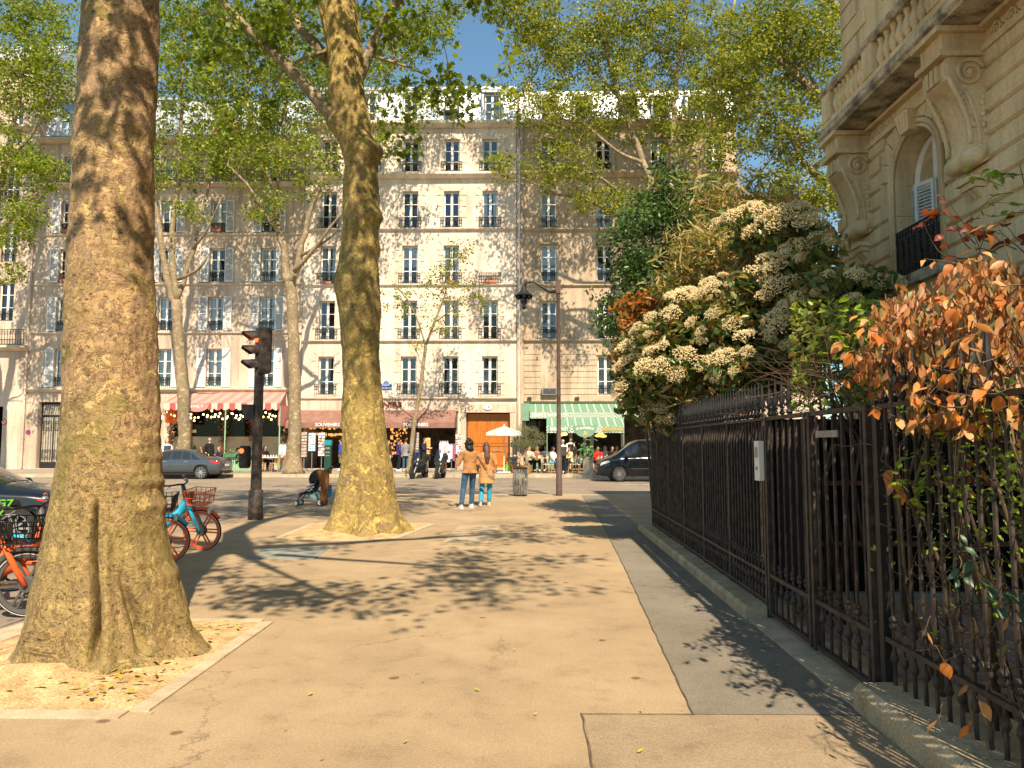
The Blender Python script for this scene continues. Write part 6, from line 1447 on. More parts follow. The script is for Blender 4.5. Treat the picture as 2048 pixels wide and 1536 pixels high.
# thorny tangle on the railing with fresh green shoots
st = MB(); TV = thing('thorny_climber', 'tangle of bare thorny twigs with fresh green shoots on the near railing', 'climber', (2.6, 3.4, .17))
for k in range(150):
    y = drs.uniform(2.0, 4.9); p = Vector((FX(y)+drs.uniform(-.10,.30), y, drs.uniform(.5, 2.15))); d = Vector((drs.gauss(0,.5), drs.gauss(0,1), drs.gauss(0,.6))).normalized(); pts = [p]
    for i in range(9):
        d = (d+Vector((drs.gauss(0,.35), drs.gauss(0,.4), drs.gauss(-.1,.4)))).normalized(); p = p+d*.085
        p.x = min(max(p.x, FX(p.y)-.16), FX(p.y)+.4); pts.append(p.copy())
    st.tube(pts, [.0045*(1-.08*i) for i in range(10)], 3, False)
for k in range(14):
    y = drs.uniform(2.2, 4.7); st.tube([(FX(y)+.2, y, .1), (FX(y)+.12+drs.uniform(-.1,.1), y+drs.uniform(-.15,.15), .8), (FX(y)+drs.uniform(-.05,.2), y+drs.uniform(-.25,.25), 1.4), (FX(y)+drs.uniform(-.1,.2), y+drs.uniform(-.3,.3), 2.1)], [.014,.012,.010,.006], 5)
for k in range(50):
    px, py = drs.choice([(1990,830), (1960,880), (2010,960), (1820,990), (1850,1010), (1930,1000), (2020,1060), (1940,1320), (1990,1200), (2020,800), (1900,860), (2030,900), (1850,960)])
    Y = 4.3-(px-1800)/900+drs.uniform(-.2,.2)
    sprig(TV, W(px+drs.uniform(-40,40), py+drs.uniform(-30,30), Y), (drs.uniform(-1,.5), drs.uniform(-.6,.6), drs.uniform(-.1,.8)), .17, 5, GL, .055, .0028, .0)
for k in range(8): sprig(TV, W(drs.uniform(1900,2040), drs.uniform(1040,1180), 3.6), (drs.uniform(-1,.5), -.4, -.3), .14, 3, DG, .065, .0028, .4)
for k in range(8): sprig(TV, W(drs.uniform(1860,2040), drs.uniform(1150,1420), 3.5), (drs.uniform(-1,.5), -.4, -.6), .12, 1, BL, .075, .0028, 1.0)
for k in range(10): sprig(TV, W(drs.uniform(1660,1800), drs.uniform(640,730), 5.6), (drs.uniform(-1,.2), -.3, .5), .25, 6, GL, .07, .003, .0)
PX = []
for k in range(900):
    px, py = drs.uniform(1740, 2048), drs.choice((drs.gauss(960, 60), drs.gauss(1080, 120), drs.gauss(850, 50)))
    if drs.random() < (px-1700)/340: PX.append(tuple(W(px, py, 2.28*1500/(px-1048)+drs.uniform(-.12, .25))))
leaves_obj('small_leaves', PX, .034, [(.12,.22,.03),(.22,.34,.03),(.30,.42,.04),(.06,.11,.03)], TV, True, 15, up=.4)
o = st.build('twigs', M_stem, TV, True, world=True); o['kind'] = 'stuff'
# green shoot in front of the mansion wall
st = MB(); SG = thing('green_shoot', 'bright green leafy shoot in front of the mansion wall at the right edge', 'shrub', W(2060,420,5.2))
for k in range(7): sprig(SG, W(drs.uniform(2000,2060), drs.uniform(340,480), 5.2), (-1, -.1, drs.uniform(-.2,.4)), .3, 6, GL, .065, .003, .0)
st.tube([(3.35, 5.2, 0), (3.4, 5.2, 1.5), tuple(W(2060,420,5.2)), tuple(W(2040,330,5.2))], [.012,.01,.006,.003], 5); st.build('stems', M_stem, SG, True, world=True)

# brown twiggy shrub filling the hedge behind the gate
st = MB(); TW = thing('twiggy_shrub', 'bare brown twiggy shrub above the gate between white flowers and orange leaves', 'shrub', (3.3, 7.4, 0))
for k in range(190):
    a = W(drs.uniform(1600,1780), drs.uniform(720,830), drs.uniform(6.4,8.2)); d = Vector((drs.gauss(-.2,.8), drs.gauss(0,.6), drs.gauss(.15,.35))).normalized(); pts = [a]
    for i in range(7): d = (d+Vector((drs.gauss(0,.22), drs.gauss(0,.22), drs.gauss(0,.15)))).normalized(); a = a+d*.12; pts.append(a)
    st.tube(pts, [.004*(1-.1*i) for i in range(8)], 3, False)
for k in range(12): a = Vector((3.2+drs.uniform(-.3,.4), 7.3+drs.uniform(-.5,.5), 0)); st.tube([a, a+Vector((drs.uniform(-.2,.2),0,1.3)), W(drs.uniform(1600,1750), drs.uniform(660,800), 7.2)], [.02,.016,.006], 5)
o = st.build('twigs', pmat('brown_twig', (.07,.04,.025), (.15,.09,.06), 8, .9), TW, True, world=True); o['kind'] = 'stuff'
PX = [tuple(W(drs.uniform(1580,1770), drs.uniform(600,820), drs.uniform(6.6,8.4))) for k in range(1300)]
leaves_obj('leaves', PX, .075, [(.20,.30,.03),(.10,.16,.03),(.28,.36,.04),(.25,.14,.05)], TW, True, 9)
# ================================================================== vehicles (built along local +X = forward, origin on the ground)
def paint(name, c): return pmat(name, c, None, rough=.28, spec=.5, metal=.35, coat=.8)
M_carglass = pmat('tinted_glass', (.02,.025,.025), None, rough=.04, spec=.8)
M_chrome = pmat('chrome', (.75,.75,.75), None, rough=.15, metal=1.0)
M_rim = pmat('alloy_rim', (.52,.52,.53), None, rough=.3, metal=.8)
M_red = pmat('tail_red', (.5,.015,.01), None, rough=.15, spec=.6)
M_lamp = pmat('headlamp_glass', (.6,.62,.62), None, rough=.08, spec=.8)
def car(name, label, loc, rz, L, st, body, wheels, wr, ww, windows, shield, rear, spokes=10, rimmat=None, extras=None):
    """st: stations (x, z_low, z_belt, z_top, half width at belt, half width at top)"""
    t = thing(name, label, 'car', loc, rz)
    xs = np.array([s[0] for s in st]); 
    def at(x): return [float(np.interp(x, xs, [s[k] for s in st])) for k in range(1, 6)]
    def sec(x):
        zl, zb, zt, w_, wt = at(x)
        return [(0, zl), (w_*.84, zl), (w_*.965, zl+.10), (w_*1.0, zl+(zb-zl)*.42), (w_*.985, zl+(zb-zl)*.72), (w_*.985, zb-.05), (w_*.955, zb), (wt+(w_*.955-wt)*.06, zt-.055 if zt-zb > .15 else zb+(zt-zb)*.5), (wt*.86, zt-.012), (wt*.45, zt+.006), (0, zt+.01)]
    N = 72; m = MB(); v = []; f = []
    g = np.linspace(xs[0], xs[-1], N)
    for x in g:
        h = sec(x); row = [(x, y, z) for y, z in h]+[(x, -y, z) for y, z in h[-2:0:-1]]; v += row
    k = len(row)
    for i in range(N-1):
        for j in range(k): f.append((i*k+j, i*k+(j+1) % k, (i+1)*k+(j+1) % k, (i+1)*k+j))
    f.append(tuple(range(k))[::-1]); f.append(tuple((N-1)*k+j for j in range(k)))
    o = m.add(v, f).build('body', body, t, 'auto')
    o.data.set_sharp_from_angle(angle=R(52))
    cut = MB()
    for x in wheels:
        for s in (-1, 1): cut.lathe([(wr*1.13, s*.45), (wr*1.13, s*1.3)], 28, (x, 0, wr), 'y')
    c = cut.build('cutter', None); c.location = loc; c.rotation_euler = (0, 0, rz)
    bm_ = o.modifiers.new('arches', 'BOOLEAN'); bm_.object = c; bm_.operation = 'DIFFERENCE'; bm_.solver = 'EXACT'
    bake(o); bpy.data.objects.remove(c)
    # dark wheel housings
    for x in wheels:
        MB().lathe([(wr*1.12, -.62), (wr*1.12, .62)], 20, (x, 0, wr), 'y').build('wheel_housing', M_black, t)
        for s in (-1, 1):
            w_ = at(x)[3]; yo = s*(w_-.015); yi = s*(w_-.015-ww)
            wh = MB().lathe([(wr*.70, yi), (wr*.95, yi), (wr, yi+(yo-yi)*.15), (wr, yi+(yo-yi)*.85), (wr*.95, yo), (wr*.70, yo)], 28, (x, 0, wr), 'y', cap=False).build('wheel', M_rubber, t, 'auto')
            rm = MB(); rm.lathe([(wr*.70, yo-s*.005), (wr*.66, yo-s*.005), (wr*.65, yo-s*.06)], 28, (x, 0, wr), 'y', cap=False)
            for q in range(spokes):
                a = 2*math.pi*q/spokes; ca, sa = math.cos(a), math.sin(a)
                rm.bar((x+.05*ca, yo-s*.02, wr+.05*sa), (x+wr*.67*ca, yo-s*.012, wr+wr*.67*sa), .020 if spokes > 10 else .034, .03, (0,1,0))
            rm.lathe([(.07, yo-s*.03), (.06, yo-s*.004), (.02, yo-s*.002)], 12, (x, 0, wr), 'y'); rm.build('rim', rimmat or M_rim, wh, 'auto')
            MB().lathe([(wr*.66, yo-s*.07), (wr*.2, yo-s*.072)], 20, (x, 0, wr), 'y').build('brake_disc', M_black, wh)
    def patch(nm, quad, s, mat, off=.006, par=t, n=8):
        v = []; f = []     # quad: ((x,t) bottom rear, bottom front, top front, top rear); t = share of height belt..roof
        for i in range(n+1):
            for j in range(4):
                u, w_ = i/n, j/3
                x = (quad[0][0]*(1-u)+quad[1][0]*u)*(1-w_)+(quad[3][0]*(1-u)+quad[2][0]*u)*w_
                q = (quad[0][1]*(1-u)+quad[1][1]*u)*(1-w_)+(quad[3][1]*(1-u)+quad[2][1]*u)*w_
                h = sec(x)
                if q >= 0: a, b = h[6], h[7]; y, z = a[0]+(b[0]-a[0])*q, a[1]+(b[1]-a[1])*q
                else: z = h[6][1]+q*(h[6][1]-h[3][1]); y = float(np.interp(z, [h[2][1], h[3][1], h[4][1], h[5][1], h[6][1]], [h[2][0], h[3][0], h[4][0], h[5][0], h[6][0]]))
                v.append((x, s*(y+off), z+off*.3))
        for i in range(n):
            for j in range(3): a = i*4+j; f.append((a, a+1, a+5, a+4))
        return MB().add(v, f).build(nm, mat, par, True)
    for q in windows:
        for s in (-1, 1): patch('side_window', q, s, M_carglass)
    def across(nm, x0, x1, sh, mat, off=.008):
        v = []; f = []; n = 8
        for i in range(n+1):
            x = x0+(x1-x0)*i/n; h = sec(x)
            for j in range(9):
                y = -1+2*j/8; yy = y*sh*h[7][0]; z = float(np.interp(abs(yy), [0, h[9][0], h[8][0], h[7][0]], [h[10][1], h[9][1], h[8][1], h[7][1]])); v.append((x, yy, z+off))
        for i in range(n):
            for j in range(8): a = i*9+j; f.append((a, a+1, a+10, a+9))
        return MB().add(v, f).build(nm, mat, t, True)
    if shield: across('windscreen', *shield, .9, M_carglass)
    if rear: across('rear_window', *rear, .86, M_carglass)
    if extras: extras(t, patch, sec, at)
    return t
# grey sedan, tail towards the right of the picture
sed = [(-2.34,.42,.74,.80,.70,.50),(-2.30,.30,.82,.96,.82,.66),(-2.15,.24,.88,1.02,.88,.72),(-1.75,.22,.90,1.06,.90,.72),(-1.55,.21,.91,1.10,.90,.68),(-1.0,.2,.91,1.36,.905,.60),(-.5,.2,.91,1.435,.905,.60),(.1,.2,.90,1.44,.905,.60),(.5,.2,.90,1.38,.905,.60),(1.15,.2,.89,1.02,.90,.68),(1.6,.21,.86,.96,.89,.70),(2.0,.23,.80,.88,.86,.66),(2.25,.28,.70,.76,.78,.55),(2.34,.38,.58,.62,.68,.45)]
def sed_x(t, patch, sec, at):
    for s in (-1, 1):
        patch('tail_light', ((-2.28,-.42),(-1.80,-.18),(-1.86,-.02),(-2.26,-.03)), s, M_red, .008)
        patch('door_handle', ((-.80,-.20),(-.60,-.20),(-.60,-.14),(-.80,-.14)), s, M_chrome, .02, n=2)
        patch('door_handle', ((.22,-.20),(.42,-.20),(.42,-.14),(.22,-.14)), s, M_chrome, .02, n=2)
        patch('window_trim', ((-1.35,-.01),(.95,-.01),(.95,.03),(-1.35,.03)), s, M_chrome, .009)
        patch('shut_line', ((-.95,-1.2),(-.935,-1.2),(-.935,0),(-.95,0)), s, M_black, .003, n=2)
        patch('shut_line', ((.07,-1.2),(.085,-1.2),(.085,0),(.07,0)), s, M_black, .003, n=2)
        MB().box(.95, 1.12, s*.93-.08, s*.93+.08, .92, 1.04).build('mirror', M_sed, t)
        patch('sill', ((-1.1,-1.55),(1.1,-1.55),(1.1,-1.35),(-1.1,-1.35)), s, M_black, .004)
    MB().box(-2.352, -2.33, -.26, .26, .60, .72).build('number_plate', M_offw, t)
    MB().box(-2.36, -2.22, -.68, .68, .24, .36).build('bumper_insert', M_black, t)
    for s in (-1, 1): MB().box(-2.37, -2.25, s*.5-.1, s*.5+.1, .25, .29).build('exhaust', M_chrome, t)
M_sed = paint('sedan_paint', (.062,.075,.088))
p = W(448, 950, 36.4)
car('parked_car', 'slate grey sedan parked before the striped restaurant', (p.x-2.34, 36.75, ROADZ), math.pi, 4.7, sed, M_sed, (-1.42, 1.42), .325, .22,
    [((-.42,.06),(.05,.06),(.05,.9),(-.42,.9)), ((-.92,.06),(-.46,.06),(-.46,.9),(-.78,.86)), ((-1.42,.1),(-.96,.06),(-.84,.84),(-1.0,.7)), ((.1,.06),(.95,.06),(.52,.88),(.1,.9))], (.55, 1.12), (-1.62, -1.02), 10, extras=sed_x)
# dark blue van, facing left
van = [(-2.6,.35,.95,1.80,.86,.66),(-2.5,.26,1.05,1.88,.93,.74),(-1.5,.24,1.06,1.90,.95,.76),(0,.24,1.06,1.90,.95,.76),(.75,.24,1.05,1.86,.95,.74),(1.05,.24,1.04,1.72,.95,.73),(1.75,.24,1.02,1.20,.94,.76),(2.0,.24,1.0,1.10,.93,.74),(2.35,.25,.92,1.0,.89,.70),(2.5,.28,.80,.88,.84,.6),(2.58,.36,.62,.68,.74,.5)]
M_van = pmat('van_paint', (.006,.012,.020), None, rough=.25, spec=.4, metal=.1, coat=.5)
def van_x(t, patch, sec, at):
    for s in (-1, 1):
        patch('headlight', ((2.02,-.30),(2.46,-.42),(2.44,-.12),(2.1,-.06)), s, M_lamp, .01)
        patch('door_handle', ((-.05,-.16),(.17,-.16),(.17,-.11),(-.05,-.11)), s, M_chrome, .02, n=2)
        patch('window_trim', ((-2.2,-.02),(1.55,-.02),(1.55,.01),(-2.2,.01)), s, M_chrome, .009)
        patch('shut_line', ((.24,-1.3),(.255,-1.3),(.255,0),(.24,0)), s, M_black, .003, n=2)
        patch('shut_line', ((1.28,-1.2),(1.295,-1.2),(1.295,0),(1.28,0)), s, M_black, .003, n=2)
        MB().ell((1.28, s*1.06, 1.14), (.10, .13, .12), 10, 8).build('mirror', M_black, t, True)
        patch('side_moulding', ((-1.0,-1.0),(1.1,-1.0),(1.1,-.95),(-1.0,-.95)), s, M_chrome, .006)
    for z in (.62, .72): MB().bar((2.57, -.5, z), (2.57, .5, z), .03, .03).build('grille_bar', M_chrome, t)
    MB().box(2.50, 2.575, -.55, .55, .54, .80).build('grille', M_black, t)
    MB().box(2.54, 2.60, -.62, .62, .28, .42).build('lower_intake', M_black, t)
    MB().lathe([(.08, 2.57), (.08, 2.59)], 16, (0,0,.68), 'x').build('star_badge', M_chrome, t)
p = W(1196, 950, 33.6)
car('parked_car', 'dark blue people carrier nosing out from behind the railing', (p.x+2.58, 34.6, ROADZ), math.pi, 5.1, van, M_van, (-1.62, 1.62), .345, .23,
    [((.30,.06),(1.25,.05),(1.0,.85),(.30,.88)), ((-.9,.06),(.2,.06),(.2,.88),(-.9,.88)), ((-2.2,.06),(-1.0,.06),(-1.0,.88),(-2.2,.86)), ((1.30,.05),(1.62,.05),(1.42,.45),(1.28,.5))], (1.02, 1.74), None, 18, extras=van_x)
# black taxi at the left edge
M_taxi = paint('taxi_paint', (.010,.012,.014)); M_gr = pmat('taxi_green', (.10,.42,.02), None, rough=.5)
def tx_x(t, patch, sec, at):
    for s in (-1, 1):
        patch('headlight', ((2.0,-.35),(2.28,-.5),(2.24,-.15),(2.0,-.08)), s, M_lamp, .01)
        patch('window_trim', ((-1.35,-.01),(1.0,-.01),(1.0,.03),(-1.35,.03)), s, M_chrome, .009)
        patch('shut_line', ((1.02,-1.2),(1.035,-1.2),(1.035,0),(1.02,0)), s, M_black, .003, n=2)
        MB().ell((.92, s*1.0, .98), (.09, .12, .09), 10, 8).build('mirror', M_black, t, True)
        patch('side_marker', ((1.74,-.20),(1.96,-.26),(1.96,-.15),(1.74,-.10)), s, M_red, .008, n=2)
    # green taxi lettering and stroke on the near wing
    for s, rz_ in ((-1, 0),):
        m = text_mesh('G7', .15, M_gr, .004, sx=1.35, bold=.003); inst('lettering', m, t, (1.30, s*.922, .74))
        MB().add([(1.10,s*.918,.40),(1.14,s*.918,.40),(1.30,s*.922,.64),(1.27,s*.922,.64)], [(0,1,2,3)]).build('door_stripe', M_gr, t)
p = G(30, 1060, ROADZ)
car('parked_car', 'black taxi with green lettering behind the orange bicycles', (-9.75, 12.5, ROADZ), R(14), 4.7, sed, M_taxi, (-1.42, 1.42), .33, .22,
    [((-.90,.06),(.05,.06),(.05,.9),(-.78,.86)), ((.1,.06),(.95,.06),(.52,.88),(.1,.9))], (.55, 1.12), (-1.62, -1.02), 10, extras=tx_x)

# ------------------------------------------------------------------ scooters
M_sc = pmat('scooter_black', (.014,.015,.016), None, rough=.25, spec=.5, coat=.5)
def scooter(label, loc, rz):
    t = thing('scooter', label, 'scooter', loc, rz, 'scooters parked at the far kerb')
    for x, w_ in ((.78, .12), (-.62, .15)):
        wh = MB().lathe([(.17,-w_/2),(.25,-w_/2),(.29,-w_/4),(.295,0),(.29,w_/4),(.25,w_/2),(.17,w_/2)], 24, (x,0,.295), 'y').build('wheel', M_rubber, t, 'auto')
        rm = MB()
        for k in range(5): a = k*1.2566; rm.bar((x,0,.295), (x+.19*math.cos(a),0,.295+.19*math.sin(a)), .05, .05, (0,1,0))
        rm.lathe([(.19,-.05),(.19,.05)], 20, (x,0,.295), 'y', cap=False); rm.build('rim', M_greym, wh)
    b = MB().rings([(.45,0,.35,.10,.10),(.42,0,.55,.16,.20),(.40,0,.75,.17,.26),(.38,0,.95,.15,.25),(.30,0,1.08,.10,.17)], 14).build('front_fairing', M_sc, t, 'auto')
    MB().add([(.55,-.14,.62),(.55,.14,.62),(.80,.0,.58),(.70,-.1,.78),(.70,.1,.78),(.45,0,.95)], [(0,2,3),(1,4,2),(2,4,3),(3,4,5),(0,3,5),(1,5,4)]).build('beak', M_sc, t)
    for s in (-1, 1): MB().add([(.62,s*.03,.70),(.56,s*.17,.78),(.52,s*.17,.70),(.60,s*.03,.64)], [(0,1,2,3)]).build('headlight', M_lamp, t)
    MB().rings([(-.25,0,.32,.50,.17),(-.28,0,.50,.52,.22),(-.30,0,.68,.52,.20),(-.32,0,.76,.48,.15)], 14).build('tail_fairing', M_sc, t, 'auto')
    MB().rings([(-.22,0,.76,.44,.15),(-.26,0,.84,.46,.16),(-.3,0,.88,.38,.13)], 14).build('seat', M_rubber, t, 'auto')
    MB().box(-.1, .45, -.2, .2, .28, .36).build('footboard', M_black, t)
    v = []; f = []
    for i in range(7):
        for j in range(5): y = (-.5+i/6)*.42*(1-.25*j/4); v.append((.46-.20*j/4-.6*y*y*2, y, 1.0+.42*j/4))
    for i in range(6):
        for j in range(4): a = i*5+j; f.append((a, a+1, a+6, a+5))
    MB().add(v, f).build('windscreen', M_scglass, t, True)
    hb = MB().tube([(.28,-.38,1.12),(.32,-.2,1.10),(.32,.2,1.10),(.28,.38,1.12)], .018, 6); hb.build('handlebar', M_black, t)
    for s in (-1, 1):
        MB().tube([(.30,s*.3,1.11),(.30,s*.42,1.26)], .008, 5).ell((.29,s*.46,1.29), (.02,.075,.045), 8, 6).build('mirror', M_black, t)
        MB().tube([(.78,s*.09,.295),(.55,s*.09,.6)], .028, 6).build('fork_leg', M_greym, t)
    MB().add([(.95,-.08,.50),(.95,.08,.50),(.78,.09,.62),(.78,-.09,.62),(.58,.08,.52),(.58,-.08,.52)], [(0,1,2,3),(3,2,4,5)]).build('mudguard', M_sc, t)
    MB().tube([(-.35,-.24,.3),(-.95,-.24,.42)], [.05,.065], 8).build('exhaust', M_greym, t)
    MB().rings([(-.75,0,.86,.17,.18),(-.76,0,.95,.2,.21),(-.76,0,1.12,.19,.2),(-.75,0,1.18,.12,.13)], 12).build('top_box', M_sc, t, 'auto')
    return t
M_scglass = glassmat('smoked_screen', (.35,.36,.38), .1)
for px, Y, rz, lab in ((836, 36.5, R(-108), 'left black scooter with its wheel turned, beside the thin tree'), (879, 36.6, R(-97), 'right black scooter nearer the strolling couple')):
    p = W(px, 950, Y); scooter(lab, (p.x, Y+.5, ROADZ), rz)
# ------------------------------------------------------------------ hire bicycles
M_or = pmat('bike_orange', (.72,.105,.022), (.78,.13,.03), 5, .4, coat=.3); M_bl = pmat('bike_blue', (.03,.42,.62), None, rough=.4, coat=.3); M_gb = pmat('bike_grey', (.09,.085,.08), None, rough=.5)
def wheel(t, x, r, rimmat, spoke='twin', r_ty=.026):
    wh = MB().lathe([(r-.02,-.022),(r,-.02),(r+.012,0),(r,.02),(r-.02,.022)], 40, (x,0,r+.012), 'y', cap=False).build('wheel', M_rubber, t, True)
    rm = MB(); zc = r+.012; rm.lathe([(r-.02,-.02),(r-.055,-.014),(r-.055,.014),(r-.02,.02)], 40, (x,0,zc), 'y', cap=False)
    for k in range(6):
        a = k*math.pi/3
        for q in (-.10, .10):
            rm.bar((x+.05*math.cos(a+q*4), 0, zc+.05*math.sin(a+q*4)), (x+(r-.05)*math.cos(a+q), 0, zc+(r-.05)*math.sin(a+q)), .02, .018, (0,1,0))
    if t.parent: wh_ = t
    else: wh_ = wh
    rm.build('rim', rimmat, wh_); MB().lathe([(.07,-.05),(.085,-.02),(.085,.02),(.07,.05)], 16, (x,0,zc), 'y').build('hub', M_gb, wh_, 'auto')
    MB().lathe([(r-.006,-.0225),(r-.012,-.0225)], 40, (x,0,zc), 'y', cap=False).build('reflective_ring', M_offw, wh_)
    return zc
def bike(label, loc, rz, lean, steer, fmat, amat, rimmat, basket, black_basket=True):
    root = thing('hire_bicycle', label, 'bicycle', loc, rz, 'hire bicycles parked at the kerb'); root.rotation_euler = (lean, 0, rz)
    t = root; zc = wheel(t, -.55, .31, rimmat)
    fk = thing_part('front_fork', t, (.42, 0, 0), steer)
    wheel(fk, .18, .31, rimmat)
    F = MB().tube([(.36,0,.80),(.28,0,.62),(.05,0,.40),(-.12,0,.32)], [.055,.06,.065,.06], 10, sq=.8).tube([(-.12,0,.32),(-.55,0,.322)], .035, 8).tube([(-.12,0,.30),(-.20,0,.62),(-.24,0,.78)], [.045,.035,.03], 8)
    F.build('frame', fmat, t, True)
    MB().tube([(-.14,0,.44),(-.45,0,.62),(-.75,0,.66)], [.03,.04,.05], 8, sq=.5).build('rear_guard', amat, t, True)
    MB().tube([(-.22,0,.72),(-.27,0,.92)], .016, 8).build('seat_post', M_greym, t)
    MB().rings([(-.30,0,.92,.10,.05),(-.29,0,.95,.135,.085),(-.31,0,.985,.13,.08)], 12).build('saddle', M_black, t, 'auto')
    for s in (-1, 1): MB().bar((-.12,s*.05,.30), (-.12+.13*s,s*.07,.30-.10*s), .025, .02).box(-.17+.13*s, -.07+.13*s, s*.13-.05, s*.13+.05, .28-.10*s, .31-.10*s).build('crank_pedal', M_black, t)
    MB().lathe([(.09,.03),(.09,.05)], 18, (-.12,0,.30), 'y').build('chainring', M_gb, t)
    # fork with one broad leg, head, bars
    for s in (-1, 1): MB().tube([(-.055,s*.04,.80),(.02,s*.065,.66),(.10,s*.065,.48),(.18,s*.06,.32)], [.028,.03,.028,.024], 8).build('fork_leg', fmat, fk, True)
    MB().tube([(-.05,0,.72),(-.10,0,.90),(-.13,0,1.02)], [.045,.036,.03], 8).build('steering_head', M_gb, fk, True)
    MB().tube([(-.26,-.32,1.06),(-.20,-.26,1.05),(-.12,-.12,1.05),(-.11,0,1.03),(-.12,.12,1.05),(-.20,.26,1.05),(-.26,.32,1.06)], .014, 8).build('handlebar', M_black, fk, True)
    for s in (-1, 1):
        g_ = MB().tube([(-.24,s*.28,1.055),(-.33,s*.40,1.07)], .019, 8).build('grip', M_rubber, fk); 
        MB().tube([(-.33,s*.40,1.07),(-.345,s*.42,1.073)], .021, 8).build('grip_end', M_or, fk)
        MB().tube([(-.20,s*.22,1.04),(-.22,s*.33,1.0),(-.27,s*.38,1.0)], .008, 5).build('brake_lever', M_steel, fk)
    MB().ell((-.14,.10,1.09), (.035,.035,.025), 8, 6).build('bell', M_steel, fk)
    MB().tube([(.18+.345*math.cos(a), 0, .322+.345*math.sin(a)) for a in np.linspace(R(35), R(150), 9)], .028, 6, sq=.35).build('mudguard', amat, fk, True)
    if basket:
        bm_ = M_black if black_basket else M_or; b = MB(); x0, x1, z0, z1 = .0, .30, .74, .96
        for z, e in ((z1, .02), ((z0+z1)/2, .0), (z0, -.03)):
            b.tube([(x0-e,-.17-e,z),(x1+e,-.17-e,z),(x1+e,.17+e,z),(x0-e,.17+e,z),(x0-e,-.17-e,z)], .008, 5)
        for k in range(7):
            y = -.17+.34*k/6; b.tube([(x1+.02,y*1.1,z1),(x1-.03,y*.85,z0),(x0+.03,y*.85,z0),(x0-.02,y*1.1,z1)], .0055, 4)
        for k in range(5):
            x = x0+.3*k/4; b.tube([(x,-.19,z1),(x,-.14,z0),(x,.14,z0),(x,.19,z1)], .0055, 4)
        b.build('basket', bm_, fk); MB().box(-.02,.02,-.05,.05,.78,.92).build('basket_bracket', M_gb, fk)
        MB().box(.30,.34,-.05,.05,.60,.68).build('headlight', M_lamp, fk)
    return root
def thing_part(name, parent, loc, rz):    # a moving part: tube-shaped steerer that carries the front wheel and bars
    o = MB().tube([(-.05,0,.70),(-.075,0,.78)], .05, 10).build(name, M_gb, parent); o.location = loc; o.rotation_euler = (0, 0, rz); return o
for px, lab, loc, rz, lean, steer, fm, am, rimm, bb in (
    (0, 'orange hire bicycle nearest the kerb with black wire basket', (-5.42, 7.32, ROADZ), R(4), R(5), R(4), M_or, M_gb, M_gb, True),
    (1, 'orange hire bicycle in the middle of the row left of the trunk', (-5.45, 8.0, ROADZ), R(9), R(6), R(-10), M_or, M_gb, M_gb, True),
    (2, 'orange and blue hire bicycle at the back of the row left of the trunk', (-5.35, 8.75, ROADZ), R(6), R(5), R(-16), M_or, M_bl, M_or, True),
    (3, 'blue and orange hire bicycle peeping out right of the huge trunk', (-5.62, 11.7, 0), R(14), R(8), R(-18), M_bl, M_or, M_or, False),
    (4, 'orange wheeled hire bicycle tucked behind the huge trunk', (-5.55, 10.4, 0), R(3), R(6), R(10), M_or, M_bl, M_or, True)):
    bike(lab, loc, rz, lean, steer, fm, am, rimm, True, bb)
# ================================================================== street furniture
# traffic light
TL = thing('traffic_light', 'dark brown traffic light on a pole showing red towards the left', 'traffic light', (-5.9, 16.55, 0))
x, y = -5.9, 16.55
MB().lathe([(.16,0),(.155,.62),(.145,.64),(.118,.66),(.108,1.6),(.10,3.3)], 16, (x,y,0)).build('pole', M_ironbrown, TL, 'auto', world=True)
hb = MB().box(-.06, .20, -.16, .16, 3.22, 4.24).build('signal_head', M_ironbrown, TL); hb.rotation_euler = (0, 0, R(36))
MB().box(-.02, .225, -.145, .145, 3.26, 4.20).build('back_cover', M_iron, hb)
for k, zc in enumerate((4.04, 3.72, 3.40)):
    v = []; f = []; n = 12           # visor: half hood pointing left
    for i in range(n+1):
        a = R(-20)+R(220)*i/n; dz = math.sin(a)
        for u in (0, 1): v.append((-.06-u*(.32 if dz > .3 else .06+.2*max(0, .7+dz)), .135*math.cos(a), zc+.135*math.sin(a)-u*.03))
    for i in range(n): f.append((2*i, 2*i+2, 2*i+3, 2*i+1))
    o = MB().add(v, f).build('visor', M_ironbrown, hb); md_ = o.modifiers.new('thickness', 'SOLIDIFY'); md_.thickness = .012
    MB().lathe([(.125, -.065),(.115, -.085),(.07, -.11),(.01, -.12)], 16, (0, 0, zc), 'x').build('lens', emat('red_lens', (1,.06,.015), 4.0) if k == 0 else pmat('dark_lens_%d' % k, (.03,.02,.018), None, rough=.2), hb, True)
for zc, h, w_ in ((1.36, .46, .16),):
    rp_ = MB().rings([(x-.26,y-.02,zc-.24,.10,.10),(x-.26,y-.02,zc-.2,.13,.12),(x-.26,y-.02,zc+.2,.13,.12),(x-.26,y-.02,zc+.25,.10,.10)], 12).build('repeater', M_iron, TL, 'auto', world=True)
    for k, zz in enumerate((1.50, 1.36, 1.22)):
        MB().lathe([(.055, y-.155), (.03, y-.15), (.0, y-.145)], 10, (x-.29, 0, zz), 'y').build('repeater_lens', MATS['red_lens'] if k == 0 else M_black, rp_)
        MB().tube([(x-.36, y-.13, zz+.055), (x-.40, y-.12, zz+.05), (x-.42, y-.1, zz)], .02, 6).build('repeater_hood', M_iron, rp_)
    MB().box(x-.2, x-.08, y-.03, y+.03, zc-.05, zc+.05).build('bracket', M_iron, TL, world=True)
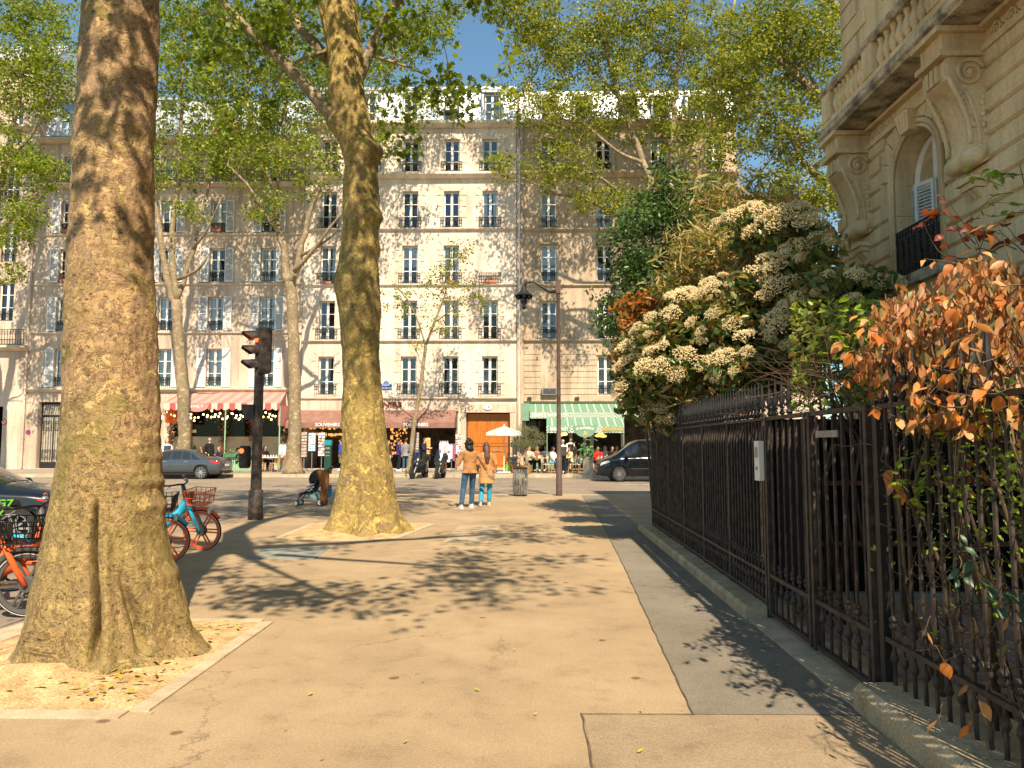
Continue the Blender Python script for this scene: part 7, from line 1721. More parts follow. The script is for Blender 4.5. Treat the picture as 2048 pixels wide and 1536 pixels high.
MB().add([(x-.34,y-.12,2.52),(x-.06,y-.12,2.52),(x-.06,y+.12,2.52),(x-.34,y+.12,2.52),(x-.27,y-.12,2.20),(x-.06,y-.12,2.20),(x-.06,y+.12,2.20),(x-.27,y+.12,2.20)], [(0,3,2,1),(4,5,6,7),(0,1,5,4),(1,2,6,5),(2,3,7,6),(3,0,4,7)]).build('pedestrian_signal', M_iron, TL, world=True)
MB().box(x-.2, x-.07, y-.03, y+.03, 2.3, 2.36).build('signal_bracket', M_iron, TL, world=True)
# lamp post with swan-neck lantern
LP = thing('street_lamp', 'tall brown lamp post with a black lantern hung on a curved arm', 'street lamp', (1.12, 24.2, 0))
x, y = 1.12, 24.2; M_lb = pmat('lamp_brown', (.085,.055,.045), (.12,.08,.065), 4, .5)
MB().lathe([(.10,0),(.095,1.2),(.085,1.22),(.075,1.26),(.062,4),(.055,6.9),(.07,6.92),(.02,6.98)], 14, (x,y,0)).build('pole', M_lb, LP, 'auto', world=True)
MB().box(x-.075, x+.075, y-.075, y+.075, 6.55, 6.95).build('arm_socket', M_lb, LP, world=True)
MB().tube([(x-.05,y,6.62),(x-.30,y,6.62),(x-.55,y,6.78),(x-.80,y,6.93),(x-1.02,y,6.92),(x-1.10,y,6.78)], [.06,.055,.04,.032,.03,.03], 8).build('arm', M_iron, LP, True, world=True)
lx = x-1.12
MB().lathe([(.30,6.46),(.31,6.49),(.20,6.56),(.11,6.66),(.06,6.74),(.03,6.80)], 16, (lx,y,0)).build('lantern_hat', M_iron, LP, 'auto', world=True)
MB().lathe([(.02,6.02),(.06,6.06),(.09,6.12),(.06,6.18),(.12,6.24),(.14,6.36),(.12,6.45)], 12, (lx,y,0)).build('lantern_globe', pmat('smoked_globe', (.02,.018,.02), None, rough=.1, spec=.7), LP, True, world=True)
sk = MB()
for k in range(8): a = k*math.pi/4; sk.ell((lx+.22*math.cos(a), y+.22*math.sin(a), 6.42), (.06,.06,.05), 7, 5)
sk.build('lantern_skirt', M_iron, LP, True, world=True)
# litter bin of steel slats with a clear bag
b = G(1041, 992); x, y = b.x, b.y
BN = thing('litter_bin', 'slatted steel litter bin with a clear bag near the lamp post', 'litter bin', (x, y, 0))
M_slat = pmat('slat_steel', (.25,.235,.21), (.38,.36,.33), 6, .5, metal=.3)
prof = [(.20,.04),(.235,.25),(.245,.45),(.235,.65),(.21,.86)]
for k in range(26):
    a = 2*math.pi*k/26; c, s = math.cos(a), math.sin(a)
    MB().tube([(x+r*c, y+r*s, z) for r, z in prof], .011, 4).build('slat', M_slat, BN, world=True)
MB().lathe([(.215,.85),(.225,.87),(.225,.89),(.20,.91),(.17,.91),(.17,.87)], 20, (x,y,0), cap=False).build('rim', M_iron, BN, 'auto', world=True)
MB().lathe([(.215,.02),(.215,.05)], 20, (x,y,0)).build('base', M_iron, BN, world=True)
MB().lathe([(.18,.08),(.20,.25),(.21,.45),(.20,.65),(.18,.86)], 18, (x,y,0)).build('bag', glassmat('clear_bag', (.82,.82,.78), .12), BN, True, world=True)
lt = MB(); rr = random.Random(4)
for k in range(26): lt.obox((x+rr.uniform(-.13,.13), y+rr.uniform(-.13,.13), .12+rr.random()**1.5*.4), (rr.uniform(.04,.12), rr.uniform(.03,.1), rr.uniform(.04,.12)), Matrix.Rotation(rr.uniform(0,3), 3, 'X')@Matrix.Rotation(rr.uniform(0,3), 3, 'Z'))
o = lt.build('litter', card_mat(9, [(.6,.55,.5),(.3,.12,.08),(.1,.35,.22),(.7,.7,.68),(.35,.25,.15)]), BN, world=True); o['kind'] = 'stuff'
# parking meter
p = W(656, 930, 38.6); x, y = p.x, 38.6; z = farz(y)
PM = thing('parking_meter', 'dark green parking meter with a teal top in front of the postcards', 'parking meter', (x, y, z))
MB().box(x-.17, x+.17, y-.13, y+.13, z, z+1.45).build('case', pmat('meter_green', (.012,.05,.035), None, rough=.5), PM, world=True)
MB().box(x-.18, x+.18, y-.14, y+.14, z+1.45, z+1.72).build('cap', pmat('meter_teal', (.02,.22,.26), None, rough=.5), PM, world=True)
for zz, h in ((1.25,.1), (1.05,.07), (.9,.05)): MB().box(x-.11, x+.11, y-.137, y-.13, z+zz, z+zz+h).build('panel', M_greym, PM, world=True)
# bakery parasol, olive tree, planters, chalkboards
p = W(1008, 937, 39.4); x, y = p.x, 39.4; z = farz(y)
PS = thing('parasol', 'small pale green parasol with white valance before the orange door', 'parasol', (x, y, z))
MB().tube([(x,y,z),(x,y,2.62)], .026, 8).lathe([(.02,2.58),(.035,2.62),(.01,2.70)], 8, (x,y,0)).build('pole', M_offw, PS, world=True)
MB().box(x-.35, x+.35, y-.35, y+.35, z, z+.05).build('base', M_offw, PS, world=True)
n = 8; v = [(x,y,2.60)]; f = []; R_ = 1.0
for k in range(n): a = 2*math.pi*(k+.5)/n; v.append((x+R_*math.cos(a), y+R_*math.sin(a), 2.25))
for k in range(n): f.append((0, 1+k, 1+(k+1) % n))
MB().add(v, f).build('canopy', pmat('parasol_green', (.34,.50,.40), (.42,.58,.47), 3, .8), PS, world=True)
vl = MB()
for k in range(n):
    a, b_ = v[1+k], v[1+(k+1) % n]; vl.quad(a, b_, (b_[0]*1.0, b_[1], b_[2]-.17), (a[0], a[1], a[2]-.17))
vl.build('valance', pmat('parasol_white', (.75,.75,.68), None, rough=.8), PS, world=True)
for k in range(n): MB().tube([(x,y,2.57), (v[1+k][0], v[1+k][1], 2.24)], .008, 4).build('rib', M_offw, PS, world=True)
p = W(1052, 925, 38.9); x, y = p.x, 38.9; z = farz(y)
OT = thing('olive_tree', 'small grey green olive tree in a wooden pot behind the litter bin', 'olive tree', (x, y, z))
MB().rings([(x,y,z,.27,.27),(x,y,z+.42,.34,.34),(x,y,z+.42,.29,.29),(x,y,z+.36,.28,.28)], 14).build('pot', M_wood, OT, 'auto', world=True)
MB().tube([(x,y,z+.3),(x+.05,y,z+.7),(x-.04,y,z+1.0),(x+.04,y,z+1.35)], [.11,.085,.08,.06], 9).build('trunk', M_bark3, OT, True, world=True)
L_ol = leafmat('olive_leaf', [(.10,.12,.055),(.17,.18,.09),(.25,.25,.14),(.12,.13,.05)], .2, .5)
grow(OT, 61, [[((x+.04,y,z+1.3),.05),((x-.3,y,z+1.8),.03),((x-.6,y,z+2.0),.015)], [((x+.04,y,z+1.3),.05),((x+.35,y,z+1.7),.03),((x+.65,y,z+1.9),.015)], [((x+.04,y,z+1.3),.05),((x,y,z+2.0),.03),((x+.05,y,z+2.4),.012)]],
    [((x-.4,y,z+1.65),(.55,.45,.45),26), ((x+.45,y,z+1.7),(.55,.45,.45),26), ((x+.05,y,z+2.15),(.6,.45,.4),24), ((x,y-.2,z+1.45),(.6,.3,.25),12)], .085, L_ol, M_bark3, T_BLADE, 75, .26, 0, .004)
def planter(label, px, Y, w_, h, cols, n, mat, tall=.35, sz=.16):
    p = W(px, 930, Y); x, z = p.x, farz(Y); t = thing('planter', label, 'planter', (x, Y, z), group='planters at the cafe')
    MB().rings([(x,Y,z,w_*.46,w_*.46),(x,Y,z+h,w_*.5,w_*.5),(x,Y,z+h,w_*.42,w_*.42),(x,Y,z+h-.05,w_*.42,w_*.42)], 4 if mat is M_kerbp else 12).build('pot', mat, t, 'auto', world=True)
    rs = np.random.RandomState(px); P = rs.normal(0, 1, (n, 3))*(w_*.42, w_*.4, tall*.5)+np.array((x, Y, z+h+tall*.55))
    leaves_obj('leaves', P, sz, cols, t, True, px); return t
M_kerbp = pmat('cement_planter', (.42,.34,.26), (.52,.44,.35), 4, .9)
planter('tall beige planter with big leaves at the front of the terrace', 1176, 38.5, .55, .85, [(.06,.16,.05),(.14,.28,.10),(.3,.42,.2)], 110, M_kerbp, .55, .24)
planter('lime green pot of herbs beside the parasol foot', 1016, 40.0, .4, .45, G_FRESH, 70, pmat('lime_pot', (.35,.62,.10), None, rough=.5), .4, .12)
planter('pot of grassy plants right of the lime pot', 1030, 39.8, .4, .3, [(.10,.14,.03),(.25,.25,.06),(.3,.2,.05)], 90, M_terra, .6, .16)
def board(label, px, py0, py1, w_, Y, mat):
    a, b_ = W(px, py0, Y), W(px, py1, Y); t = thing('chalkboard', label, 'chalkboard', (a.x, Y, b_.z))
    MB().box(a.x-w_/2, a.x+w_/2, Y-.03, Y+.01, b_.z, a.z).build('frame', M_wood, t, world=True)
    MB().box(a.x-w_/2+.05, a.x+w_/2-.05, Y-.036, Y-.03, b_.z+.06, a.z-.05).build('slate', mat, t, world=True)
    MB().tube([(a.x-w_/2+.05,Y,b_.z),(a.x-w_/2+.05,Y+.1,farz(Y))], .02, 5).tube([(a.x+w_/2-.05,Y,b_.z),(a.x+w_/2-.05,Y+.1,farz(Y))], .02, 5).build('legs', M_wood, t, world=True)
    return t
board('wood framed chalkboard beside the terrace entrance', 1026, 914, 931, .42, 39.6, pmat('chalk_slate', (.03,.05,.06), (.22,.27,.3), 16, .8, lo=.45, hi=.6))
p = W(1026, 890, 39.9); t = thing('menu_stand', 'blue grey menu box on a post among olive branches', 'menu stand', (p.x, 39.9, farz(39.9)))
MB().tube([(p.x,39.9,farz(39.9)),(p.x,39.9,p.z)], .03, 6).build('post', M_iron, t, world=True); MB().box(p.x-.13,p.x+.13,39.82,39.9,p.z-.12,p.z+.15).build('menu_box', pmat('menu_blue', (.20,.27,.38), None, rough=.5), t, world=True)
# bistro chairs and tables
M_cane = pmat('cane', (.42,.20,.06), (.55,.30,.10), 6, .6); M_weave = stripes('chair_weave', (.65,.66,.58), (.10,.22,.16), .06, 2, .6)
def chair(label, x, y, rz, weave=None):
    t = thing('bistro_chair', label, 'chair', (x, y, farz(y)), rz, 'bistro chairs on the terraces'); wv = weave or M_weave
    for sx, sy in ((-.2,-.2),(.2,-.2)): MB().tube([(sx,sy,0),(sx*.9,sy*.9,.45)], .016, 5).build('leg', M_cane, t)
    for sx in (-.2, .2): MB().tube([(sx*1.05,.25,0),(sx,.2,.45),(sx*.95,.28,.9)], .016, 5).build('leg', M_cane, t)
    MB().rings([(0,0,.44,.22,.22),(0,0,.47,.22,.22)], 12).build('seat', wv, t)
    MB().tube([(-.19,.27,.88),(-.1,.31,.93),(.1,.31,.93),(.19,.27,.88)], .016, 5).build('top_rail', M_cane, t)
    MB().add([(-.18,.225,.52),(.18,.225,.52),(.18,.28,.88),(-.18,.28,.88),(-.18,.24,.52),(.18,.24,.52),(.18,.295,.88),(-.18,.295,.88)], [(0,1,2,3),(4,7,6,5),(0,4,5,1),(3,2,6,7),(0,3,7,4),(1,5,6,2)]).build('backrest', wv, t)
    MB().tube([(-.2,-.19,.2),(.2,-.19,.2)], .01, 4).tube([(-.2,.2,.2),(.2,.2,.2)], .01, 4).build('stretcher', M_cane, t); return t
def table(label, x, y, cloth=None, w_=.6):
    z = farz(y); t = thing('cafe_table', label, 'table', (x, y, z), group='cafe tables')
    MB().lathe([(.22,0),(.2,.03),(.03,.06),(.03,.70)], 12, (x,y,z)).build('pedestal', M_iron, t, 'auto', world=True)
    MB().rings([(x,y,z+.71,w_/2,w_/2),(x,y,z+.74,w_/2,w_/2)], 16).build('table_top', cloth or M_wood, t, world=True)
    gl = MB(); rr = random.Random(int(x*10))
    for k in range(3): gl.lathe([(.03,0),(.035,.12)], 8, (x+rr.uniform(-.18,.18), y+rr.uniform(-.18,.18), z+.742))
    gl.build('glasses', M_offw, t, world=True); return t
# ================================================================== people
SK = [pmat('skin_%d' % i, c, tuple(x*1.1 for x in c), 12, .5) for i, c in enumerate(((.52,.30,.20),(.40,.21,.13),(.22,.11,.065),(.58,.36,.26)))]
HR = {k: pmat('hair_'+k, c, tuple(x*1.8 for x in c), 25, .5, stretch=(1,1,.2)) for k, c in dict(black=(.010,.008,.007), brown=(.045,.022,.014), auburn=(.16,.055,.018), fair=(.28,.17,.08), grey=(.25,.24,.23), chestnut=(.07,.03,.022)).items()}
CL = {}
def cloth(c, c2=None):
    k = str((c, c2))
    if k not in CL: CL[k] = pmat('cloth_%d' % len(CL), c, c2 or tuple(min(1, x*1.3) for x in c), 7, .9, .9, 11, bdist=.035)
    return CL[k]
STAND = dict(pel=(0,0,.95), chest=(0,0,1.28), neck=(0,.01,1.46), head=(0,-.012,1.625), shL=(.185,.01,1.40), shR=(-.185,.01,1.40), elL=(.245,.03,1.13), elR=(-.245,.03,1.13), wrL=(.235,-.06,.89), wrR=(-.235,-.06,.89),
    hipL=(.09,0,.92), hipR=(-.09,0,.92), knL=(.10,-.02,.50), knR=(-.10,-.02,.50), anL=(.105,.02,.09), anR=(-.105,.02,.09))
SIT = dict(pel=(0,.08,.55), chest=(0,.06,.90), neck=(0,.05,1.08), head=(0,.02,1.245), shL=(.185,.06,1.02), shR=(-.185,.06,1.02), elL=(.25,-.06,.79), elR=(-.25,-.06,.79), wrL=(.14,-.26,.78), wrR=(-.14,-.26,.78),
    hipL=(.09,.05,.53), hipR=(-.09,.05,.53), knL=(.12,-.38,.52), knR=(-.12,-.38,.52), anL=(.13,-.36,.09), anR=(-.13,-.36,.09))
def remesh(o, vox):
    m = o.modifiers.new('surface', 'REMESH'); m.mode = 'VOXEL'; m.voxel_size = vox; m.use_smooth_shade = True
    s = o.modifiers.new('soften', 'SMOOTH'); s.iterations = 3; s.factor = .5; return o
def lerp(a, b, u): return tuple(x+(y-x)*u for x, y in zip(a, b))
def person(label, loc, rz, pose='stand', top=None, legs=None, hair='brown', skin=0, shoe=(.6,.6,.58), hair_len=0, hem=0, scale=1.0, vest=None, J=None, vox=.018, fingers=False, sleeve='long', group=None, hat=None, skirt=0):
    t = thing('person', label, 'person', loc, rz, group); t.scale = (scale,)*3
    P = dict(STAND if pose == 'stand' else SIT); P.update(J or {})
    g = lambda k: Vector(P[k])
    def torso(mb, inf, z0=None):
        pel, ch, nk = g('pel'), g('chest'), g('neck')
        rg = []
        for u, rx, ry in ((-.10,.135,.10),(0,.16,.115),(.18,.152,.11),(.4,.138,.10),(.68,.168,.112),(.88,.178,.10),(.97,.13,.08),(1.02,.06,.058)):
            c = pel+(ch-pel)*(u/.64) if u <= .64 else ch+(nk-ch)*((u-.64)/.36)
            rg.append((c.x, c.y, c.z, rx+inf, ry+inf))
        return rg
    b = MB()
    b.rings(torso(b, 0), 16); h = g('head')
    b.tube([g('neck')-Vector((0,0,.06)), h-Vector((0,-.01,.05))], [.056,.050], 10)
    b.ell(h, (.074,.092,.112), 14, 10); b.ell(h+Vector((0,-.035,-.065)), (.05,.055,.05), 10, 8)
    b.tube([h+Vector((0,-.085,.02)), h+Vector((0,-.112,-.018)), h+Vector((0,-.088,-.03))], [.009,.015,.009], 6)
    for s in (-1, 1): b.ell(h+Vector((s*.076,.012,-.005)), (.012,.02,.03), 6, 5)
    for s in 'LR':
        sh, el, wr_, hp, kn, an = (g(k+s) for k in ('sh','el','wr','hip','kn','an'))
        b.tube([sh, lerp(sh, el, .5), el, lerp(el, wr_, .5), wr_], [.052,.045,.038,.036,.027], 10)
        d = (wr_-el).normalized(); hc = wr_+d*.06
        b.ell(hc, (.03,.03,.045), 8, 6)
        side = d.orthogonal().normalized(); nrm = d.cross(side)
        for k in range(4):
            o_ = side*(.022*(k-1.5)); b.tube([hc+o_+d*.02, hc+o_*1.05+d*.065+nrm*.008, hc+o_*.9+d*(.10-.008*abs(k-1.2))+nrm*.028], [.0105,.0095,.008], 6)
        b.tube([hc+side*.025-d*.02, hc+side*.05+d*.02+nrm*.015, hc+side*.045+d*.055+nrm*.03], [.012,.011,.009], 6)
        b.tube([hp, lerp(hp, kn, .5), kn, lerp(kn, an, .4), an], [.082,.07,.054,.054,.036], 12)
        b.ell(an+Vector((0,-.05,-.045)), (.04,.105,.035), 8, 6)
    remesh(b.build('body', SK[skin], t), vox*.8 if fingers else vox)
    # trousers
    m = MB(); pel = g('pel')
    m.rings([(pel.x,pel.y,pel.z-.10,.14,.11),(pel.x,pel.y,pel.z-.02,.172,.127),(pel.x,pel.y,pel.z+.07,.168,.123)], 16)
    for s in 'LR':
        hp, kn, an = g('hip'+s), g('kn'+s), g('an'+s); lo = Vector(lerp(kn, an, .93))
        if skirt: lo = Vector(lerp(kn, an, .1))
        m.tube([hp, lerp(hp, kn, .5), kn, lerp(kn, lo, .5), lo], [.098,.085,.070,.066,.062], 12)
    remesh(m.build('trousers', legs or cloth((.03,.04,.07)), t), vox)
    # upper garment
    m = MB(); rg = torso(m, .022)
    if hem:
        z = pel.z-hem; a = rg[1]; rg = [(a[0], a[1]+.01, z, a[3]+.035+.02*hem, a[4]+.045+.02*hem), (a[0], a[1], (z+a[2])/2, a[3]+.018, a[4]+.022)]+rg[1:]
    m.rings(rg, 20)
    for s in 'LR':
        sh, el, wr_ = g('sh'+s), g('el'+s), g('wr'+s); e = Vector(lerp(el, wr_, .93))
        if sleeve == 'long': m.tube([sh+Vector((0,0,.005)), lerp(sh, el, .5), el, lerp(el, e, .5), e], [.074,.066,.058,.052,.046], 12)
        else: m.tube([sh, lerp(sh, el, .6)], [.072,.062], 10)
    remesh(m.build('jacket' if hem else 'shirt', top or cloth((.5,.5,.5)), t), vox)
    if vest:
        m = MB(); q = torso(m, .034); m.rings(q[0:6], 18); remesh(m.build('waistcoat', vest, t), vox)
    # hair
    m = MB(); m.ell(h+Vector((0,.018,.028)), (.086,.095,.100), 12, 9)
    if hair_len:
        m.tube([h+Vector((0,.06,.0)), h+Vector((0,.10,-.12)), h+Vector((0,.145,-.12-hair_len*.5)), h+Vector((0,.15,-.12-hair_len))], [.085,.09,.085,.045], 10, sq=.7)
        for s in (-1, 1): m.tube([h+Vector((s*.06,0,.03)), h+Vector((s*.075,.02,-.09)), h+Vector((s*.06,.05,-.12-hair_len*.6))], [.04,.035,.02], 8)
    if hair in ('black',) and fingers:
        rs = random.Random(5)
        for k in range(44): d = Vector((rs.gauss(0,1), rs.gauss(0,.9)+.45, rs.gauss(0,.8)+.1)).normalized(); m.ell(h+Vector((0,.02,.02))+Vector((d.x*.085, d.y*.095, d.z*.10))*1.12, (.03,.03,.03), 6, 5)
    remesh(m.build('hair', HR[hair], t), vox*.7)
    for s in 'LR':
        an = g('an'+s); m = MB()
        m.rings([(an.x,an.y-.05,an.z-.09,.047,.135),(an.x,an.y-.05,an.z-.065,.05,.138)], 14).rings([(an.x,an.y-.05,an.z-.065,.045,.13),(an.x,an.y-.035,an.z-.03,.043,.105),(an.x,an.y-.005,an.z+.01,.042,.065)], 14)
        m.build('shoe', cloth(shoe), t, 'auto')
    return t
CAMEL = cloth((.34,.165,.06), (.40,.20,.08)); DENIM = cloth((.035,.085,.15), (.055,.12,.20)); TEAL = cloth((.03,.26,.40), (.05,.33,.48)); NAVY = cloth((.018,.022,.045)); BLACKC = cloth((.012,.012,.014)); WHITEC = cloth((.72,.72,.70)); GREYC = cloth((.2,.2,.21)); BROWNC = cloth((.07,.035,.025)); PURP = cloth((.05,.03,.13)); REDC = cloth((.55,.02,.015)); PINKC = cloth((.62,.40,.34)); BLUEC = cloth((.15,.28,.42))
p = G(939, 1017)
man = person('man in a camel jacket and blue jeans holding up a phone', (p.x, p.y, 0), R(207), top=CAMEL, legs=DENIM, hair='black', skin=1, shoe=(.72,.70,.66), hair_len=.06, hem=.06, scale=1.02, vox=.011, fingers=True,
    J=dict(elL=(.32,-.02,1.10), wrL=(.235,-.26,1.20), elR=(-.34,.06,1.16), wrR=(-.46,.0,.95), anL=(.24,.05,.09), anR=(-.13,-.17,.09), knL=(.16,-.02,.50), knR=(-.11,-.10,.51), hipL=(.10,0,.92), head=(.02,-.03,1.622)))
b = G(972, 1012)
person('woman with long chestnut hair in a camel coat and teal jeans', (b.x, b.y+.05, 0), R(196), top=cloth((.42,.215,.08), (.47,.25,.10)), legs=TEAL, hair='chestnut', skin=0, shoe=(.6,.42,.32), hair_len=.34, hem=.34, scale=.98, vox=.011, fingers=True,
    J=dict(elL=(.24,.0,1.14), wrL=(.20,-.16,.98), elR=(-.27,.02,1.13), wrR=(-.24,-.06,.88), knL=(.12,.0,.50), anL=(.20,.20,.10), anR=(-.10,-.08,.09), head=(-.0,-.02,1.615)))
# things they hold
q = Matrix.Translation(man.location) @ Matrix.Rotation(R(207), 4, 'Z') @ Vector((.215*1.02, -.355*1.02, 1.28*1.02))
o = MB().obox((0,0,0), (.075,.010,.155), Matrix.Rotation(R(25), 3, 'X')).build('phone', M_black); o.location = q; o.rotation_euler = (0,0,R(207)); tag(o, 'black phone in the raised hand of the man in camel', 'phone')
bt = MB().lathe([(.0,0),(.034,0),(.036,.02),(.033,.09),(.036,.15),(.014,.19),(.014,.215)], 10)
o = bt.build('water_bottle', glassmat('clear_plastic', (.8,.85,.92), .25), smooth='auto'); o.location = W(975, 952, p.y-.12); o.rotation_euler = (R(15), R(118), R(20)); tag(o, 'clear plastic bottle held low behind the woman in camel', 'bottle')
# ------------------------------------------------------------------ stroller with child (forward = -X)
sp = G(628, 1011); SX, SY = sp.x, sp.y
ST = thing('stroller', 'black folding stroller with a brown coat slung over its handle', 'stroller', (SX, SY, 0))
def S(x, y, z): return (SX+x, SY+y, z)
for s in (-1, 1):
    for x, r in ((-.42, .075), (.22, .095)):
        for dy in ((-.025, .025) if x < 0 else (0,)):
            wh = MB().lathe([(r*.75,-.018),(r,-.014),(r,.014),(r*.75,.018)], 18, S(x, s*.22+dy, r), 'y', cap=False).build('wheel', M_rubber, ST, 'auto', world=True)
            MB().lathe([(r*.75,-.012),(r*.2,-.014),(r*.2,.014),(r*.75,.012)], 14, S(x, s*.22+dy, r), 'y').build('rim', M_offw, wh, 'auto')
    MB().tube([S(-.42,s*.22,.10), S(-.30,s*.22,.30), S(.05,s*.22,.55), S(.42,s*.22,.98), S(.50,s*.20,1.02)], .014, 6).tube([S(.22,s*.22,.10), S(.10,s*.22,.36), S(-.12,s*.22,.45)], .013, 6).build('side_frame', M_black, ST, True, world=True)
MB().tube([S(.50,-.20,1.02), S(.52,0,1.03), S(.50,.20,1.02)], .018, 8).build('handle', M_rubber, ST, world=True)
MB().add([S(-.30,-.19,.36),S(-.30,.19,.36),S(-.02,.19,.40),S(-.02,-.19,.40),S(.22,.19,.86),S(.22,-.19,.86),S(.27,.19,.84),S(.27,-.19,.84),S(.02,.19,.34),S(.02,-.19,.34),S(-.30,.19,.31),S(-.30,-.19,.31)], [(0,1,2,3),(3,2,4,5),(5,4,6,7),(7,6,8,9),(9,8,10,11),(11,10,1,0),(0,3,5,7,9,11),(1,10,8,6,4,2)]).build('seat', BLACKC, ST, world=True)
MB().add([S(-.42,-.16,.30),S(-.42,.16,.30),S(-.30,.18,.36),S(-.30,-.18,.36)], [(0,1,2,3)]).build('leg_rest', BLACKC, ST, world=True)
e_ = MB().ell(S(.12,0,.70), (.27,.215,.27), 20, 14); keep = []
for q in e_.f:
    c = sum((Vector(e_.v[i]) for i in q), Vector())/len(q)-Vector(S(.12,0,.70))
    if c.z*.85-c.x*.5 > -.01: keep.append(q)
e_.f = keep; e_.build('canopy', cloth((.03,.026,.026)), ST, True, world=True)
MB().rings([(SX+.06,SY,.16,.16,.15),(SX+.04,SY,.26,.20,.18),(SX+.03,SY,.38,.16,.16)], 12).build('basket', cloth((.30,.52,.50)), ST, 'auto', world=True)
ct = MB(); v = []; f = []
for i in range(8):
    for k in range(7):
        u, w_ = i/7, k/6; v.append(S(.44-.30*w_*(1-.45*u)+.03*math.sin(k*2+i*.7), -.24-.03*math.sin(u*3+k), .98-.86*u-.05*w_+.02*math.sin(k*1.7)))
for i in range(7):
    for k in range(6): a = i*7+k; f.append((a, a+1, a+8, a+7))
o = ct.add(v, f).build('brown_coat', cloth((.26,.095,.025), (.33,.13,.04)), smooth=True); md_ = o.modifiers.new('thickness', 'SOLIDIFY'); md_.thickness = .03; tag(o, 'rust brown coat draped over the side of the stroller', 'coat')
o = MB().rings([(SX+.33,SY-.02,.22,.11,.15),(SX+.34,SY-.02,.36,.13,.17),(SX+.36,SY-.02,.55,.11,.14)], 12).build('blue_bag', cloth((.02,.14,.36)), smooth='auto'); tag(o, 'blue bag hung below the stroller handle', 'bag')
person('small child in pale blue reclining in the stroller', (SX-.0, SY, .14), R(-90), 'sit', top=BLUEC, legs=cloth((.30,.42,.48)), hair='auburn', skin=3, shoe=(.75,.22,.28), scale=.52, vox=.018,
    J=dict(pel=(0,.0,.48), chest=(0,.16,.80), neck=(0,.2,.97), head=(0,.12,1.16), shL=(.17,.15,.92), shR=(-.17,.15,.92), elL=(.24,-.02,.80), elR=(-.24,-.02,.80), wrL=(.16,-.25,.72), wrR=(-.16,-.25,.72), hipL=(.09,-.02,.47), hipR=(-.09,-.02,.47), knL=(.11,-.40,.50), knR=(-.11,-.40,.50), anL=(.12,-.72,.30), anR=(-.12,-.72,.30)))
person('person in dark clothes pushing the stroller, hidden by the trunk', (SX+.95, SY, 0), R(-90), top=BLACKC, legs=NAVY, hair='black', skin=1, J=dict(elL=(.24,-.12,1.12), elR=(-.24,-.12,1.12), wrL=(.18,-.38,1.05), wrR=(-.18,-.38,1.05)))
# ------------------------------------------------------------------ passers-by at the shops
def at_far(px, Y): return (W(px, 930, Y).x, Y, farz(Y))
person('woman in a dark brown top and white trousers by the souvenirs', at_far(776, 40.4), R(60), top=BROWNC, legs=cloth((.68,.65,.58)), hair='black', skin=0, scale=.97)
person('person in a purple jacket browsing the souvenir shop', at_far(797, 40.6), R(120), top=PURP, legs=BLACKC, hair='black', skin=1, scale=1.0, hem=.05)
person('person in a grey coat behind the thin leaning tree', at_far(811, 40.9), R(200), top=GREYC, legs=DENIM, hair='brown', skin=0, hem=.15, J=dict(elR=(-.26,-.02,1.12), wrR=(-.2,-.2,1.0)))
person('young man in navy looking at the yellow card rack', at_far(848, 41.0), R(75), top=NAVY, legs=BLACKC, hair='auburn', skin=3, scale=1.03, J=dict(elL=(.24,-.06,1.12), elR=(-.24,-.06,1.12), wrL=(.14,-.28,1.18), wrR=(-.14,-.28,1.18), head=(0,-.05,1.61)))
person('shopper in blue at the far end of the left souvenir rack', at_far(681, 41.2), R(-80), top=cloth((.03,.08,.35)), legs=cloth((.14,.12,.05)), hair='black', skin=1)
